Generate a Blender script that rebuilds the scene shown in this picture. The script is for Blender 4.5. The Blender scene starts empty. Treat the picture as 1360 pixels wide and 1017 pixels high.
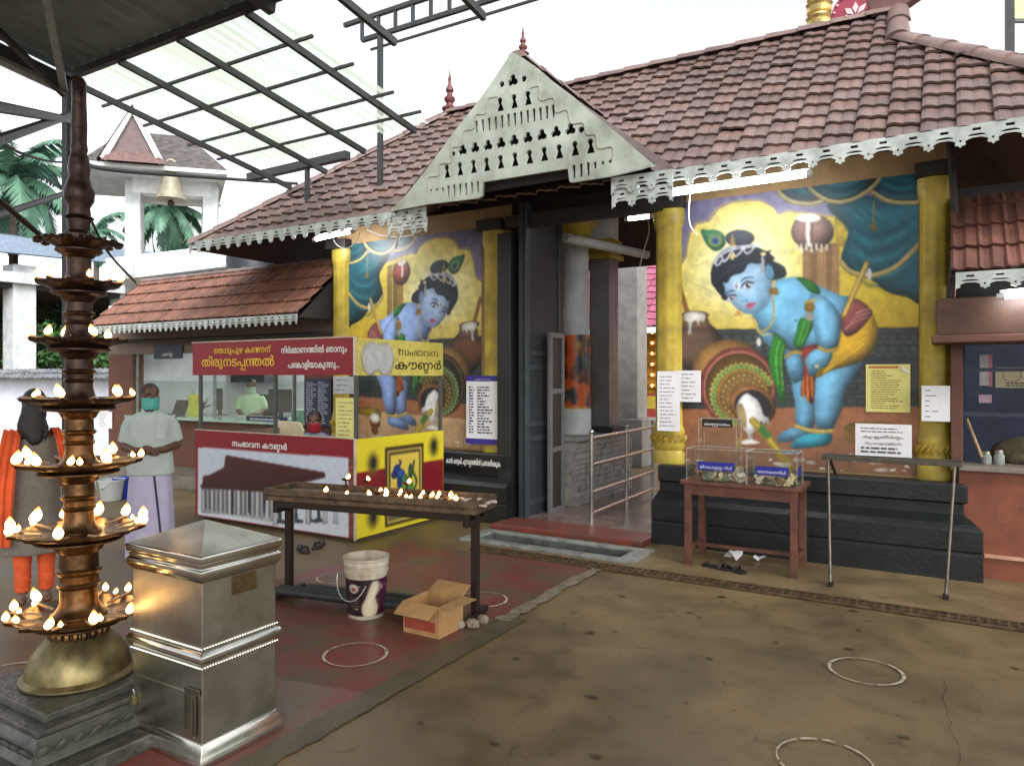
import bpy, bmesh, math, random
import numpy as np
from mathutils import Vector, Matrix, noise as mnoise

# ---------------------------------------------------------------- camera, world, sun, exposure
SC = bpy.context.scene
COL = SC.collection
R = math.radians
HC = 1.62                                   # camera height
YAW = R(31)
cam = bpy.data.objects.new('camera', bpy.data.cameras.new('camera'))
COL.objects.link(cam)
cam.location = (0, 0, HC)
cam.rotation_euler = (R(90), 0, YAW)
cam.data.sensor_width = 36
cam.data.lens = 970 / 1360 * 36
cam.data.shift_y = -8.5 / 1360
cam.data.clip_end = 600
cam.data.clip_start = 0.05
SC.camera = cam
SUN_EL, SUN_AZ = R(40), R(128)              # soft light through cloud from the front right
W = bpy.data.worlds.new('World'); SC.world = W; W.use_nodes = True
nt = W.node_tree
bg = nt.nodes['Background']
sky = nt.nodes.new('ShaderNodeTexSky'); sky.sky_type = 'NISHITA'; sky.sun_disc = False
sky.sun_elevation = SUN_EL; sky.sun_rotation = SUN_AZ
sky.air_density = 1.0; sky.dust_density = 4.0; sky.ozone_density = 1.0
hs = nt.nodes.new('ShaderNodeHueSaturation'); hs.inputs['Saturation'].default_value = 0.18
nt.links.new(sky.outputs[0], hs.inputs['Color']); nt.links.new(hs.outputs[0], bg.inputs[0])
bg.inputs[1].default_value = 0.15
sun = bpy.data.objects.new('sun', bpy.data.lights.new('sun', 'SUN'))
COL.objects.link(sun)
sun.data.energy = 0.5; sun.data.angle = R(25); sun.data.color = (.98, .98, 1.)
sun.rotation_euler = Vector((math.sin(SUN_AZ)*math.cos(SUN_EL), math.cos(SUN_AZ)*math.cos(SUN_EL), math.sin(SUN_EL))).to_track_quat('Z', 'Y').to_euler()
SC.view_settings.view_transform = 'Standard'; SC.view_settings.look = 'None'
SC.view_settings.exposure = 1.3; SC.view_settings.gamma = 1.0
SC.render.engine = 'CYCLES'
SC.cycles.use_denoising = True
SC.cycles.max_bounces = 8; SC.cycles.transparent_max_bounces = 16
SC.cycles.sample_clamp_indirect = 6
random.seed(7); rng = np.random.default_rng(7)

# ---------------------------------------------------------------- places in the world read off the photograph
CA, SA = math.cos(YAW), math.sin(YAW)
def onY(px, py, Y):
    k = (px - 680) / 970; X = (CA * Y * k - SA * Y) / (CA + SA * k); d = -SA * X + CA * Y
    return Vector((X, Y, HC + (500 - py) * d / 970))
def onX(px, py, X):
    k = (px - 680) / 970; Y = (CA * X + SA * k * X) / (CA * k - SA); d = -SA * X + CA * Y
    return Vector((X, Y, HC + (500 - py) * d / 970))
def gnd(px, py, z=0.0):
    d = 970 * (HC - z) / (py - 500); r = (px - 680) / 970 * d
    return Vector((-SA * d + CA * r, CA * d + SA * r, z))
def atd(px, py, d):
    r = (px - 680) / 970 * d
    return Vector((-SA * d + CA * r, CA * d + SA * r, HC + (500 - py) * d / 970))

# ---------------------------------------------------------------- materials
def s2l(c):
    return tuple(((v / 255) / 12.92 if v / 255 <= .04045 else ((v / 255 + .055) / 1.055) ** 2.4) for v in c)
MATS = {}
def mat(name, col, rough=.6, metal=0., var=.18, scale=9., bump=.0, bscale=60., col2=None, rvar=.1, emit=None, alpha=None, spec=.5, attr=None, thresh=None):
    """procedural material: colour broken by two noises, roughness varied, optional bump. col is sRGB 0-255."""
    if name in MATS: return MATS[name]
    m = bpy.data.materials.new(name); MATS[name] = m; m.use_nodes = True
    n, l = m.node_tree.nodes, m.node_tree.links
    b = n['Principled BSDF']
    c = s2l(col); c2 = s2l(col2) if col2 else tuple(v * (1 - var * 1.6) for v in c)
    tc = n.new('ShaderNodeTexCoord')
    nz = n.new('ShaderNodeTexNoise'); nz.inputs['Scale'].default_value = scale; nz.inputs['Detail'].default_value = 7; nz.inputs['Roughness'].default_value = .65
    l.new(tc.outputs['Object'], nz.inputs['Vector'])
    ramp = n.new('ShaderNodeValToRGB')
    t0, t1 = thresh or (.32, .68)
    ramp.color_ramp.elements[0].position = t0; ramp.color_ramp.elements[1].position = t1
    ramp.color_ramp.elements[0].color = (*c2, 1); ramp.color_ramp.elements[1].color = (*tuple(min(1, v * (1 + var * .4)) for v in c), 1)
    l.new(nz.outputs['Fac'], ramp.inputs['Fac'])
    src = ramp.outputs['Color']
    if attr:
        at = n.new('ShaderNodeAttribute'); at.attribute_name = attr
        mx = n.new('ShaderNodeMix'); mx.data_type = 'RGBA'; mx.blend_type = 'MULTIPLY'; mx.inputs['Factor'].default_value = 1
        l.new(src, mx.inputs['A']); l.new(at.outputs['Color'], mx.inputs['B']); src = mx.outputs['Result']
    l.new(src, b.inputs['Base Color'])
    mr = n.new('ShaderNodeMapRange'); mr.inputs['To Min'].default_value = max(.03, rough - rvar); mr.inputs['To Max'].default_value = min(1, rough + rvar)
    nz2 = n.new('ShaderNodeTexNoise'); nz2.inputs['Scale'].default_value = scale * 2.3; nz2.inputs['Detail'].default_value = 4
    l.new(tc.outputs['Object'], nz2.inputs['Vector']); l.new(nz2.outputs['Fac'], mr.inputs['Value']); l.new(mr.outputs[0], b.inputs['Roughness'])
    b.inputs['Metallic'].default_value = metal
    b.inputs['Specular IOR Level'].default_value = spec
    if bump:
        nb = n.new('ShaderNodeTexNoise'); nb.inputs['Scale'].default_value = bscale; nb.inputs['Detail'].default_value = 5
        bp = n.new('ShaderNodeBump'); bp.inputs['Strength'].default_value = bump; bp.inputs['Distance'].default_value = .02
        l.new(tc.outputs['Object'], nb.inputs['Vector']); l.new(nb.outputs['Fac'], bp.inputs['Height']); l.new(bp.outputs[0], b.inputs['Normal'])
    if emit:
        b.inputs['Emission Color'].default_value = (*emit[0], 1); b.inputs['Emission Strength'].default_value = emit[1]
    if alpha is not None: b.inputs['Alpha'].default_value = alpha
    return m

def paint_mat(name, rough=.45, var=.12):
    if name in MATS: return MATS[name]
    m = mat(name, (255, 255, 255), rough, var=var, scale=14, attr='Col', bump=.06, bscale=90)
    return m
def sheet_mat():
    m = bpy.data.materials.new('translucent_sheet'); m.use_nodes = True
    n, l = m.node_tree.nodes, m.node_tree.links; n.remove(n['Principled BSDF'])
    out = n['Material Output']
    tc = n.new('ShaderNodeTexCoord'); mp = n.new('ShaderNodeMapping'); mp.inputs['Scale'].default_value = (1.1, .25, 1)
    nz = n.new('ShaderNodeTexNoise'); nz.inputs['Scale'].default_value = 2.2; nz.inputs['Detail'].default_value = 6
    rp = n.new('ShaderNodeValToRGB'); rp.color_ramp.elements[0].position = .38; rp.color_ramp.elements[1].position = .62
    rp.color_ramp.elements[0].color = (.80, .87, .70, 1); rp.color_ramp.elements[1].color = (.94, .96, .93, 1)
    l.new(tc.outputs['Object'], mp.inputs[0]); l.new(mp.outputs[0], nz.inputs['Vector']); l.new(nz.outputs['Fac'], rp.inputs[0])
    tr = n.new('ShaderNodeBsdfTranslucent'); tp = n.new('ShaderNodeBsdfTransparent'); df = n.new('ShaderNodeBsdfDiffuse')
    l.new(rp.outputs[0], tr.inputs[0]); l.new(rp.outputs[0], tp.inputs[0]); l.new(rp.outputs[0], df.inputs[0])
    m1 = n.new('ShaderNodeMixShader'); m1.inputs[0].default_value = .45
    l.new(tr.outputs[0], m1.inputs[1]); l.new(tp.outputs[0], m1.inputs[2])
    m2 = n.new('ShaderNodeMixShader'); m2.inputs[0].default_value = .12
    l.new(m1.outputs[0], m2.inputs[1]); l.new(df.outputs[0], m2.inputs[2]); l.new(m2.outputs[0], out.inputs[0])
    return m
def glass_mat(name, tint=(.9, .95, .93), g=.1):
    m = bpy.data.materials.new(name); m.use_nodes = True
    n, l = m.node_tree.nodes, m.node_tree.links; n.remove(n['Principled BSDF'])
    tp = n.new('ShaderNodeBsdfTransparent'); tp.inputs[0].default_value = (*tint, 1)
    gl = n.new('ShaderNodeBsdfGlossy'); gl.inputs['Roughness'].default_value = .08
    lw = n.new('ShaderNodeLayerWeight'); lw.inputs[0].default_value = g
    nz = n.new('ShaderNodeTexNoise'); nz.inputs['Scale'].default_value = 6
    df = n.new('ShaderNodeBsdfDiffuse'); df.inputs[0].default_value = (.6, .58, .5, 1)
    rr = n.new('ShaderNodeMapRange'); rr.inputs['To Min'].default_value = .0; rr.inputs['To Max'].default_value = .03
    l.new(nz.outputs['Fac'], rr.inputs['Value'])
    mx = n.new('ShaderNodeMixShader'); m2 = n.new('ShaderNodeMixShader')
    l.new(lw.outputs['Facing'], mx.inputs[0]); l.new(tp.outputs[0], mx.inputs[1]); l.new(gl.outputs[0], mx.inputs[2])
    l.new(rr.outputs[0], m2.inputs[0]); l.new(mx.outputs[0], m2.inputs[1]); l.new(df.outputs[0], m2.inputs[2])
    l.new(m2.outputs[0], n['Material Output'].inputs[0])
    return m
def emit_mat(name, col, strength):
    m = bpy.data.materials.new(name); m.use_nodes = True
    n, l = m.node_tree.nodes, m.node_tree.links; n.remove(n['Principled BSDF'])
    e = n.new('ShaderNodeEmission'); e.inputs[0].default_value = (*col, 1); e.inputs[1].default_value = strength
    l.new(e.outputs[0], n['Material Output'].inputs[0]); MATS[name] = m
    return m

# ---------------------------------------------------------------- mesh builder
class MB:
    def __init__(s): s.v = []; s.f = []; s.c = []          # c: optional per-vertex grey/colour
    def add(s, v, f):
        o = len(s.v); s.v += [tuple(p) for p in v]; s.f += [tuple(i + o for i in q) for q in f]; return s
    def box(s, lo, hi, rz=0, piv=None):
        x0, y0, z0 = lo; x1, y1, z1 = hi
        v = [(x0,y0,z0),(x1,y0,z0),(x1,y1,z0),(x0,y1,z0),(x0,y0,z1),(x1,y0,z1),(x1,y1,z1),(x0,y1,z1)]
        if rz:
            M = Matrix.Rotation(rz, 4, 'Z'); p = Vector(piv or ((x0+x1)/2, (y0+y1)/2, 0))
            v = [M @ (Vector(q) - p) + p for q in v]
        return s.add(v, [(0,3,2,1),(4,5,6,7),(0,1,5,4),(1,2,6,5),(2,3,7,6),(3,0,4,7)])
    def bar(s, p0, p1, w, h=None, up=(0, 0, 1)):
        h = h or w; p0, p1 = Vector(p0), Vector(p1); d = (p1 - p0).normalized(); u = Vector(up)
        if abs(d.dot(u)) > .98: u = Vector((0, 1, 0))
        a = d.cross(u).normalized(); b = a.cross(d).normalized()
        v = [p + a * (sx * w / 2) + b * (sy * h / 2) for p in (p0, p1) for sx, sy in ((-1,-1),(1,-1),(1,1),(-1,1))]
        return s.add(v, [(0,1,2,3),(7,6,5,4),(0,4,5,1),(1,5,6,2),(2,6,7,3),(3,7,4,0)])
    def tube(s, pts, r, n=8, cap=True, flat=None):
        pts = [Vector(p) for p in pts]; rr = r if isinstance(r, (list, tuple)) else [r] * len(pts)
        rings = []; a = None
        for i, p in enumerate(pts):
            d = (pts[min(i+1, len(pts)-1)] - pts[max(i-1, 0)]).normalized()
            if a is None:
                a = d.cross(Vector((0, 0, 1)) if abs(d.z) < .9 else Vector((1, 0, 0))).normalized()
            a = (a - d * a.dot(d)).normalized(); b = d.cross(a)
            rings.append([p + (a * math.cos(t) + b * math.sin(t) * (flat or 1)) * rr[i] for t in (2*math.pi*k/n for k in range(n))])
        v = [q for g in rings for q in g]; f = []
        for i in range(len(pts) - 1):
            for k in range(n):
                f.append((i*n+k, i*n+(k+1)%n, (i+1)*n+(k+1)%n, (i+1)*n+k))
        if cap: f.append(tuple(range(n))[::-1]); f.append(tuple((len(pts)-1)*n+k for k in range(n)))
        return s.add(v, f)
    def lathe(s, prof, c=(0, 0, 0), n=24, a0=0., a1=2*math.pi, cap=True):
        full = abs(a1 - a0 - 2*math.pi) < 1e-6; m = n if full else n + 1
        v = [(c[0] + r*math.cos(a0+(a1-a0)*k/n), c[1] + r*math.sin(a0+(a1-a0)*k/n), c[2] + z) for r, z in prof for k in range(m)]
        f = []
        for i in range(len(prof) - 1):
            for k in range(n):
                k2 = (k + 1) % m if full else k + 1
                f.append((i*m+k, i*m+k2, (i+1)*m+k2, (i+1)*m+k))
        if cap and full: f.append(tuple(range(m))[::-1]); f.append(tuple((len(prof)-1)*m+k for k in range(m)))
        return s.add(v, f)
    def ell(s, c, r, n=14, m=9, M=None):
        r = r if isinstance(r, (tuple, list)) else (r, r, r)
        v = []; c = Vector(c)
        for i in range(m + 1):
            th = math.pi * i / m
            for k in range(n):
                ph = 2*math.pi*k/n
                q = Vector((r[0]*math.sin(th)*math.cos(ph), r[1]*math.sin(th)*math.sin(ph), r[2]*math.cos(th)))
                v.append(c + (M @ q if M else q))
        f = [(i*n+k, (i+1)*n+k, (i+1)*n+(k+1)%n, i*n+(k+1)%n) for i in range(m) for k in range(n)]
        return s.add(v, f)
    def loft(s, rings, cap=True):
        n = len(rings[0]); v = [p for g in rings for p in g]; f = []
        for i in range(len(rings)-1):
            for k in range(n): f.append((i*n+k, i*n+(k+1)%n, (i+1)*n+(k+1)%n, (i+1)*n+k))
        if cap: f.append(tuple(range(n))[::-1]); f.append(tuple((len(rings)-1)*n+k for k in range(n)))
        return s.add(v, f)
    def prism(s, poly, axis, lo, hi):
        """extrude a 2-D polygon along axis 0/1/2; poly gives the other two coordinates in order"""
        def P(q, t):
            l = list(q); l.insert(axis, t); return tuple(l)
        n = len(poly); v = [P(q, lo) for q in poly] + [P(q, hi) for q in poly]
        f = [tuple(range(n))[::-1], tuple(range(n, 2*n))] + [(i, (i+1)%n, n+(i+1)%n, n+i) for i in range(n)]
        return s.add(v, f)
    def quad(s, a, b, c, d): return s.add([a, b, c, d], [(0, 1, 2, 3)])

def setp(o, label=None, cat=None, group=None, kind=None):
    if label: o['label'] = label
    if cat: o['category'] = cat
    if group: o['group'] = group
    if kind: o['kind'] = kind
    return o
def link(o, parent=None):
    COL.objects.link(o)
    if parent:
        o.parent = parent
        if parent.type == 'EMPTY' and not parent.get('_loc'):
            M = Matrix.Translation(parent.location) @ Matrix.Rotation(parent.rotation_euler.z, 4, 'Z')
            o.matrix_parent_inverse = M.inverted()
    return o
def E(name, loc, label=None, cat=None, group=None, kind=None, rz=0, local=False):
    """a thing: an empty at its base. local=True: its parts are modelled round the origin"""
    o = bpy.data.objects.new(name, None); o.location = loc; o.rotation_euler = (0, 0, rz); o.empty_display_size = .1
    COL.objects.link(o); setp(o, label, cat, group, kind)
    if local: o['_loc'] = 1
    return o
def ob(name, mb, m, parent=None, smooth=False, bevel=0, seg=2, **kw):
    me = bpy.data.meshes.new(name); me.from_pydata(mb.v, [], mb.f); me.update()
    bm = bmesh.new(); bm.from_mesh(me)
    if mb.c:
        pass
    else:
        bmesh.ops.recalc_face_normals(bm, faces=bm.faces)
    if bevel:
        es = [e for e in bm.edges if len(e.link_faces) == 2 and e.calc_face_angle(0) > .5]
        bmesh.ops.bevel(bm, geom=es, offset=bevel, segments=seg, affect='EDGES', profile=.6)
    bm.to_mesh(me); bm.free()
    if mb.c:
        a = me.color_attributes.new('Col', 'FLOAT_COLOR', 'POINT')
        a.data.foreach_set('color', np.array([(*c[:3], 1) for c in mb.c], dtype=np.float32).ravel())
    if smooth:
        me.shade_smooth()
        me.set_sharp_from_angle(angle=R(38))
    if m: me.materials.append(m)
    o = bpy.data.objects.new(name, me); link(o, parent); setp(o, **kw)
    return o
def evaluated(o):
    """bake an object's modifiers into its mesh"""
    dg = bpy.context.evaluated_depsgraph_get(); dg.update()
    me = bpy.data.meshes.new_from_object(o.evaluated_get(dg)); o.modifiers.clear()
    if o.type == 'MESH': old = o.data; o.data = me; bpy.data.meshes.remove(old)
    return me
def fused(name, mb, m, parent=None, voxel=.008, smooth_it=4, **kw):
    """several overlapping volumes grown into one continuous surface"""
    o = ob(name, mb, m, parent, **kw)
    r = o.modifiers.new('r', 'REMESH'); r.mode = 'VOXEL'; r.voxel_size = voxel
    if smooth_it:
        q = o.modifiers.new('s', 'SMOOTH'); q.iterations = smooth_it; q.factor = .5
    bpy.context.view_layer.update()
    evaluated(o); o.data.shade_smooth()
    if not o.data.materials and m: o.data.materials.append(m)
    return o
def copy_tree(o, parent=None):
    c = o.copy(); COL.objects.link(c)
    if parent: c.parent = parent
    for ch in list(o.children): copy_tree(ch, c)
    return c
def flatcurve(name, outer, holes, frame, thick, m, parent=None, **kw):
    """a cut-out board: outline(s) with holes, filled and given thickness. frame = (origin, u, v)"""
    cu = bpy.data.curves.new(name, 'CURVE'); cu.dimensions = '2D'; cu.fill_mode = 'BOTH'; cu.extrude = thick / 2
    for poly in outer + holes:
        sp = cu.splines.new('POLY'); sp.points.add(len(poly) - 1)
        for i, q in enumerate(poly): sp.points[i].co = (q[0], q[1], 0, 1)
        sp.use_cyclic_u = True
    t = bpy.data.objects.new(name, cu); COL.objects.link(t); bpy.context.view_layer.update()
    dg = bpy.context.evaluated_depsgraph_get(); me = bpy.data.meshes.new_from_object(t.evaluated_get(dg))
    bpy.data.objects.remove(t); bpy.data.curves.remove(cu)
    o_, u, v = (Vector(x) for x in frame); w = u.cross(v)
    me.transform(Matrix(((u.x, v.x, w.x, o_.x), (u.y, v.y, w.y, o_.y), (u.z, v.z, w.z, o_.z), (0, 0, 0, 1))))
    me.materials.clear(); me.materials.append(m)
    o = bpy.data.objects.new(name, me); link(o, parent); setp(o, **kw)
    return o

# ---------------------------------------------------------------- lettering (one glyph after the other; '_' sets the next sign small below, '<' tucks it into the one before)
GL = {}
def glyph(ch):
    if ch not in GL:
        cu = bpy.data.curves.new('g', 'FONT'); cu.body = ch; cu.resolution_u = 3
        t = bpy.data.objects.new('g', cu); COL.objects.link(t); bpy.context.view_layer.update()
        cv = t.to_curve(bpy.context.evaluated_depsgraph_get()); loops = []
        for sp in cv.splines:                                # every stroke outline by itself, so crossing strokes stay solid
            L = []
            if sp.type == 'BEZIER':
                bp = sp.bezier_points; n = len(bp)
                for i in range(n):
                    p0, p1, p2, p3 = bp[i].co, bp[i].handle_right, bp[(i+1) % n].handle_left, bp[(i+1) % n].co
                    for q in range(4):
                        u = q / 4; w = 1 - u; c_ = p0*w**3 + p1*(3*w*w*u) + p2*(3*w*u*u) + p3*u**3
                        if not L or (Vector(L[-1]) - Vector((c_.x, c_.y))).length > 1e-4: L.append((c_.x, c_.y))
            else: L = [(p.co.x, p.co.y) for p in sp.points]
            if len(L) > 2: loops.append(L)
        t.to_curve_clear(); v, f = [], []
        if loops:
            V, Ed = [], []
            for L in loops:
                o_ = len(V); V += [Vector(p) for p in L]; Ed += [(o_ + i, o_ + (i+1) % len(L)) for i in range(len(L))]
            from mathutils.geometry import delaunay_2d_cdt
            vo, eo, fo = delaunay_2d_cdt(V, Ed, [], 0, 1e-6)[:3]
            SX = [(np.array(L), np.roll(np.array(L), -1, 0)) for L in loops]
            def wind(x, y):
                n = 0
                for A, B in SX:
                    up = (A[:, 1] <= y) & (B[:, 1] > y); dn = (A[:, 1] > y) & (B[:, 1] <= y)
                    side = (B[:, 0]-A[:, 0])*(y-A[:, 1]) - (x-A[:, 0])*(B[:, 1]-A[:, 1])
                    n += int((up & (side > 0)).sum()) - int((dn & (side < 0)).sum())
                return n
            v = [(p.x, p.y, 0) for p in vo]
            f = [tuple(q) for q in fo if wind(sum(vo[i].x for i in q)/len(q), sum(vo[i].y for i in q)/len(q)) != 0]
        bpy.data.objects.remove(t); bpy.data.curves.remove(cu)
        GL[ch] = (v, f, max([p[0] for p in v], default=.3), min([p[0] for p in v], default=0))
    return GL[ch]
def letters(name, s, o_, u, v, width, height, m, parent=None, lift=.003, align='c', bold=0, **kw):
    vs, fs = [], []; x = 0.; last = (0, 0); i = 0
    while i < len(s):
        ch = s[i]
        if ch == ' ': x += .32; i += 1; continue
        sub = ch == '_'; tuck = ch == '<'
        if sub or tuck: i += 1; ch = s[i]
        g, f, xm, xn = glyph(ch); o = len(vs)
        if sub:
            sc = .62; x0 = last[0] + (last[1] - last[0]) * .42
            vs += [(x0 + (p[0] - xn) * sc, p[1] * sc - .36, p[2] + 5) for p in g]; x = max(x, x0 + (xm - xn) * sc)
        else:
            if tuck: x -= (last[1] - last[0]) * .34
            st = x; adv = xm - min(xn, 0) * 0 + .045
            vs += [(x + p[0], p[1], p[2] + (9 if tuck else 0)) for p in g]; last = (x + xn, x + xm); x += max(.05, adv)
        fs += [tuple(q + o for q in t) for t in f]; i += 1
    xs = [p[0] for p in vs]; a, b = min(xs), max(xs)
    ku = width / (b - a); kv = height
    o_, u, v = Vector(o_), Vector(u).normalized(), Vector(v).normalized(); w = u.cross(v)
    off = {'c': (a + b) / 2, 'l': a}[align]
    mb = MB()
    for dx, dz in ([(0, 0)] if not bold else [(-bold, 0), (bold, 0), (0, bold), (0, -bold)]):
        mb.add([o_ + u * ((p[0] - off) * ku + dx) + v * (p[1] * kv + dz) + w * (lift + p[2] * .00012 + (.0003 * (dx + 2 * dz) / bold if bold else 0)) for p in vs], fs)
    me = bpy.data.meshes.new(name); me.from_pydata(mb.v, [], mb.f); me.update(); me.materials.append(m)
    ob_ = bpy.data.objects.new(name, me); link(ob_, parent); setp(ob_, **kw)
    return ob_

# ---------------------------------------------------------------- a small painter for things that are flat pictures in the place (murals, printed panels, papers)
def catmull(pts, closed=True, n=6):
    P = [np.array(p, float) for p in pts]; L = len(P); out = []
    for i in range(L if closed else L - 1):
        p0, p1, p2, p3 = (P[(i-1) % L], P[i], P[(i+1) % L], P[(i+2) % L]) if closed else (P[max(i-1, 0)], P[i], P[i+1], P[min(i+2, L-1)])
        for k in range(n):
            t = k / n
            out.append(.5 * (2*p1 + (p2-p0)*t + (2*p0-5*p1+4*p2-p3)*t*t + (3*p1-p0-3*p2+p3)*t**3))
    if not closed: out.append(P[-1])
    return np.array(out)
def bblur(a, r):
    r = max(1, int(r))
    for ax in (0, 1):
        for _ in range(2):
            p = np.pad(a, [(r + 1, r) if i == ax else (0, 0) for i in range(2)], mode='edge').cumsum(ax)
            a = (np.take(p, range(2*r+1, p.shape[ax]), ax) - np.take(p, range(0, p.shape[ax]-2*r-1), ax)) / (2*r+1)
    return a
class Paint:
    def __init__(s, QX, QY, base=(128, 128, 128)):
        s.x, s.y = QX, QY; s.c = np.ones(QX.shape + (3,)) * np.array(base, float)
    def mask(s, pts):
        x0, y0 = pts.min(0); x1, y1 = pts.max(0)
        m = np.zeros(s.x.shape)
        idx = np.where((s.x >= x0) & (s.x <= x1) & (s.y >= y0) & (s.y <= y1))
        if not len(idx[0]): return m
        X, Y = s.x[idx], s.y[idx]; ins = np.zeros(X.shape, bool)
        q = np.roll(pts, -1, 0)
        for (ax, ay), (bx, by) in zip(pts, q):
            if ay == by: continue
            c = ((ay > Y) != (by > Y)) & (X < (bx - ax) * (Y - ay) / (by - ay) + ax)
            ins ^= c
        m[idx] = ins
        return m
    def put(s, m, col, shade=0., blur=6, light=0., ldir=(-.5, -.8), soft=1, a=1.):
        if not m.any(): return s
        f = np.ones(m.shape)
        if shade or light:
            hb = bblur(m, blur)
            f = 1 - shade * (1 - np.clip((hb - .45) / .5, 0, 1))
            if light:
                gy, gx = np.gradient(hb); f = f + light * blur * (gx * .6 + gy * .8)
        mm = (bblur(m, soft) if soft else m) * a
        s.c = s.c * (1 - mm[..., None]) + np.clip(np.array(col, float)[None, None] * f[..., None], 0, 255) * mm[..., None]
        return s
    def fill(s, pts, col, smooth=True, **k):
        return s.put(s.mask(catmull(pts) if smooth else np.array(pts, float)), col, **k)
    def ell(s, cx, cy, rx, ry, col, rot=0, **k):
        c, t = math.cos(rot), math.sin(rot); X = (s.x - cx) * c + (s.y - cy) * t; Y = -(s.x - cx) * t + (s.y - cy) * c
        return s.put(((X / rx) ** 2 + (Y / ry) ** 2 <= 1).astype(float), col, **k)
    def ring(s, cx, cy, r0, r1, col, **k):
        d = np.hypot(s.x - cx, s.y - cy); return s.put(((d >= r0) & (d <= r1)).astype(float), col, **k)
    def line(s, pts, w, col, smooth=True, a=1., soft=1, taper=False):
        P = catmull(pts, False) if smooth and len(pts) > 2 else np.array(pts, float)
        x0, y0 = P.min(0) - w; x1, y1 = P.max(0) + w
        idx = np.where((s.x >= x0) & (s.x <= x1) & (s.y >= y0) & (s.y <= y1))
        if not len(idx[0]): return s
        X, Y = s.x[idx], s.y[idx]; best = np.full(X.shape, 1e9)
        for i in range(len(P) - 1):
            ax, ay = P[i]; bx, by = P[i+1]; dx, dy = bx-ax, by-ay; L = dx*dx+dy*dy + 1e-9
            t = np.clip(((X-ax)*dx + (Y-ay)*dy) / L, 0, 1); d = np.hypot(X-ax-t*dx, Y-ay-t*dy)
            if taper: d = d / max(.15, math.sin(math.pi * (i + .5) / (len(P) - 1)))
            best = np.minimum(best, d)
        m = np.zeros(s.x.shape); m[idx] = best <= w / 2
        return s.put(m, col, soft=soft, a=a)
    def grad(s, m, col, a):                       # blend a colour in with a weight field
        w = (m * a)[..., None]; s.c = s.c * (1 - w) + np.array(col, float) * w; return s
    def speckle(s, amt, sc=1):
        nz = bblur(rng.standard_normal(s.x.shape), sc) * sc * 2; s.c = np.clip(s.c * (1 + amt * nz[..., None]), 0, 255); return s
def picture(name, P, pos, m, parent=None, **kw):
    """the painted grid as a flat mesh; pos = (h, w, 3) world places"""
    h, w = P.x.shape; me = bpy.data.meshes.new(name)
    i = np.arange(h*w).reshape(h, w); q = np.stack([i[:-1, :-1], i[1:, :-1], i[1:, 1:], i[:-1, 1:]], -1).reshape(-1, 4)
    me.vertices.add(h*w); me.vertices.foreach_set('co', pos.reshape(-1).astype(np.float32))
    me.loops.add(q.size); me.loops.foreach_set('vertex_index', q.ravel().astype(np.int32))
    me.polygons.add(len(q)); me.polygons.foreach_set('loop_start', np.arange(0, q.size, 4, dtype=np.int32))
    me.update(calc_edges=True)
    c = np.clip(P.c / 255, 0, 1); c = np.where(c <= .04045, c / 12.92, ((c + .055) / 1.055) ** 2.4)
    a = me.color_attributes.new('Col', 'FLOAT_COLOR', 'POINT')
    a.data.foreach_set('color', np.concatenate([c, np.ones((h, w, 1))], -1).astype(np.float32).ravel())
    me.materials.append(m)
    o = bpy.data.objects.new(name, me); link(o, parent); setp(o, **kw)
    return o
def canvas(o_, u, v, wm, hm, res, qw, qh, base=(255, 255, 255)):
    """Paint + world grid for a rectangle at o_ (upper left) going u right and v down; picture coordinates 0..qw, 0..qh"""
    w, h = max(2, int(wm / res)), max(2, int(hm / res))
    a = np.linspace(0, 1, w)[None, :].repeat(h, 0); b = np.linspace(0, 1, h)[:, None].repeat(w, 1)
    o_, u, v = np.array(o_), np.array(Vector(u).normalized()), np.array(Vector(v).normalized())
    return Paint(a * qw, b * qh, base), o_ + a[..., None] * wm * u + b[..., None] * hm * v

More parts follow.
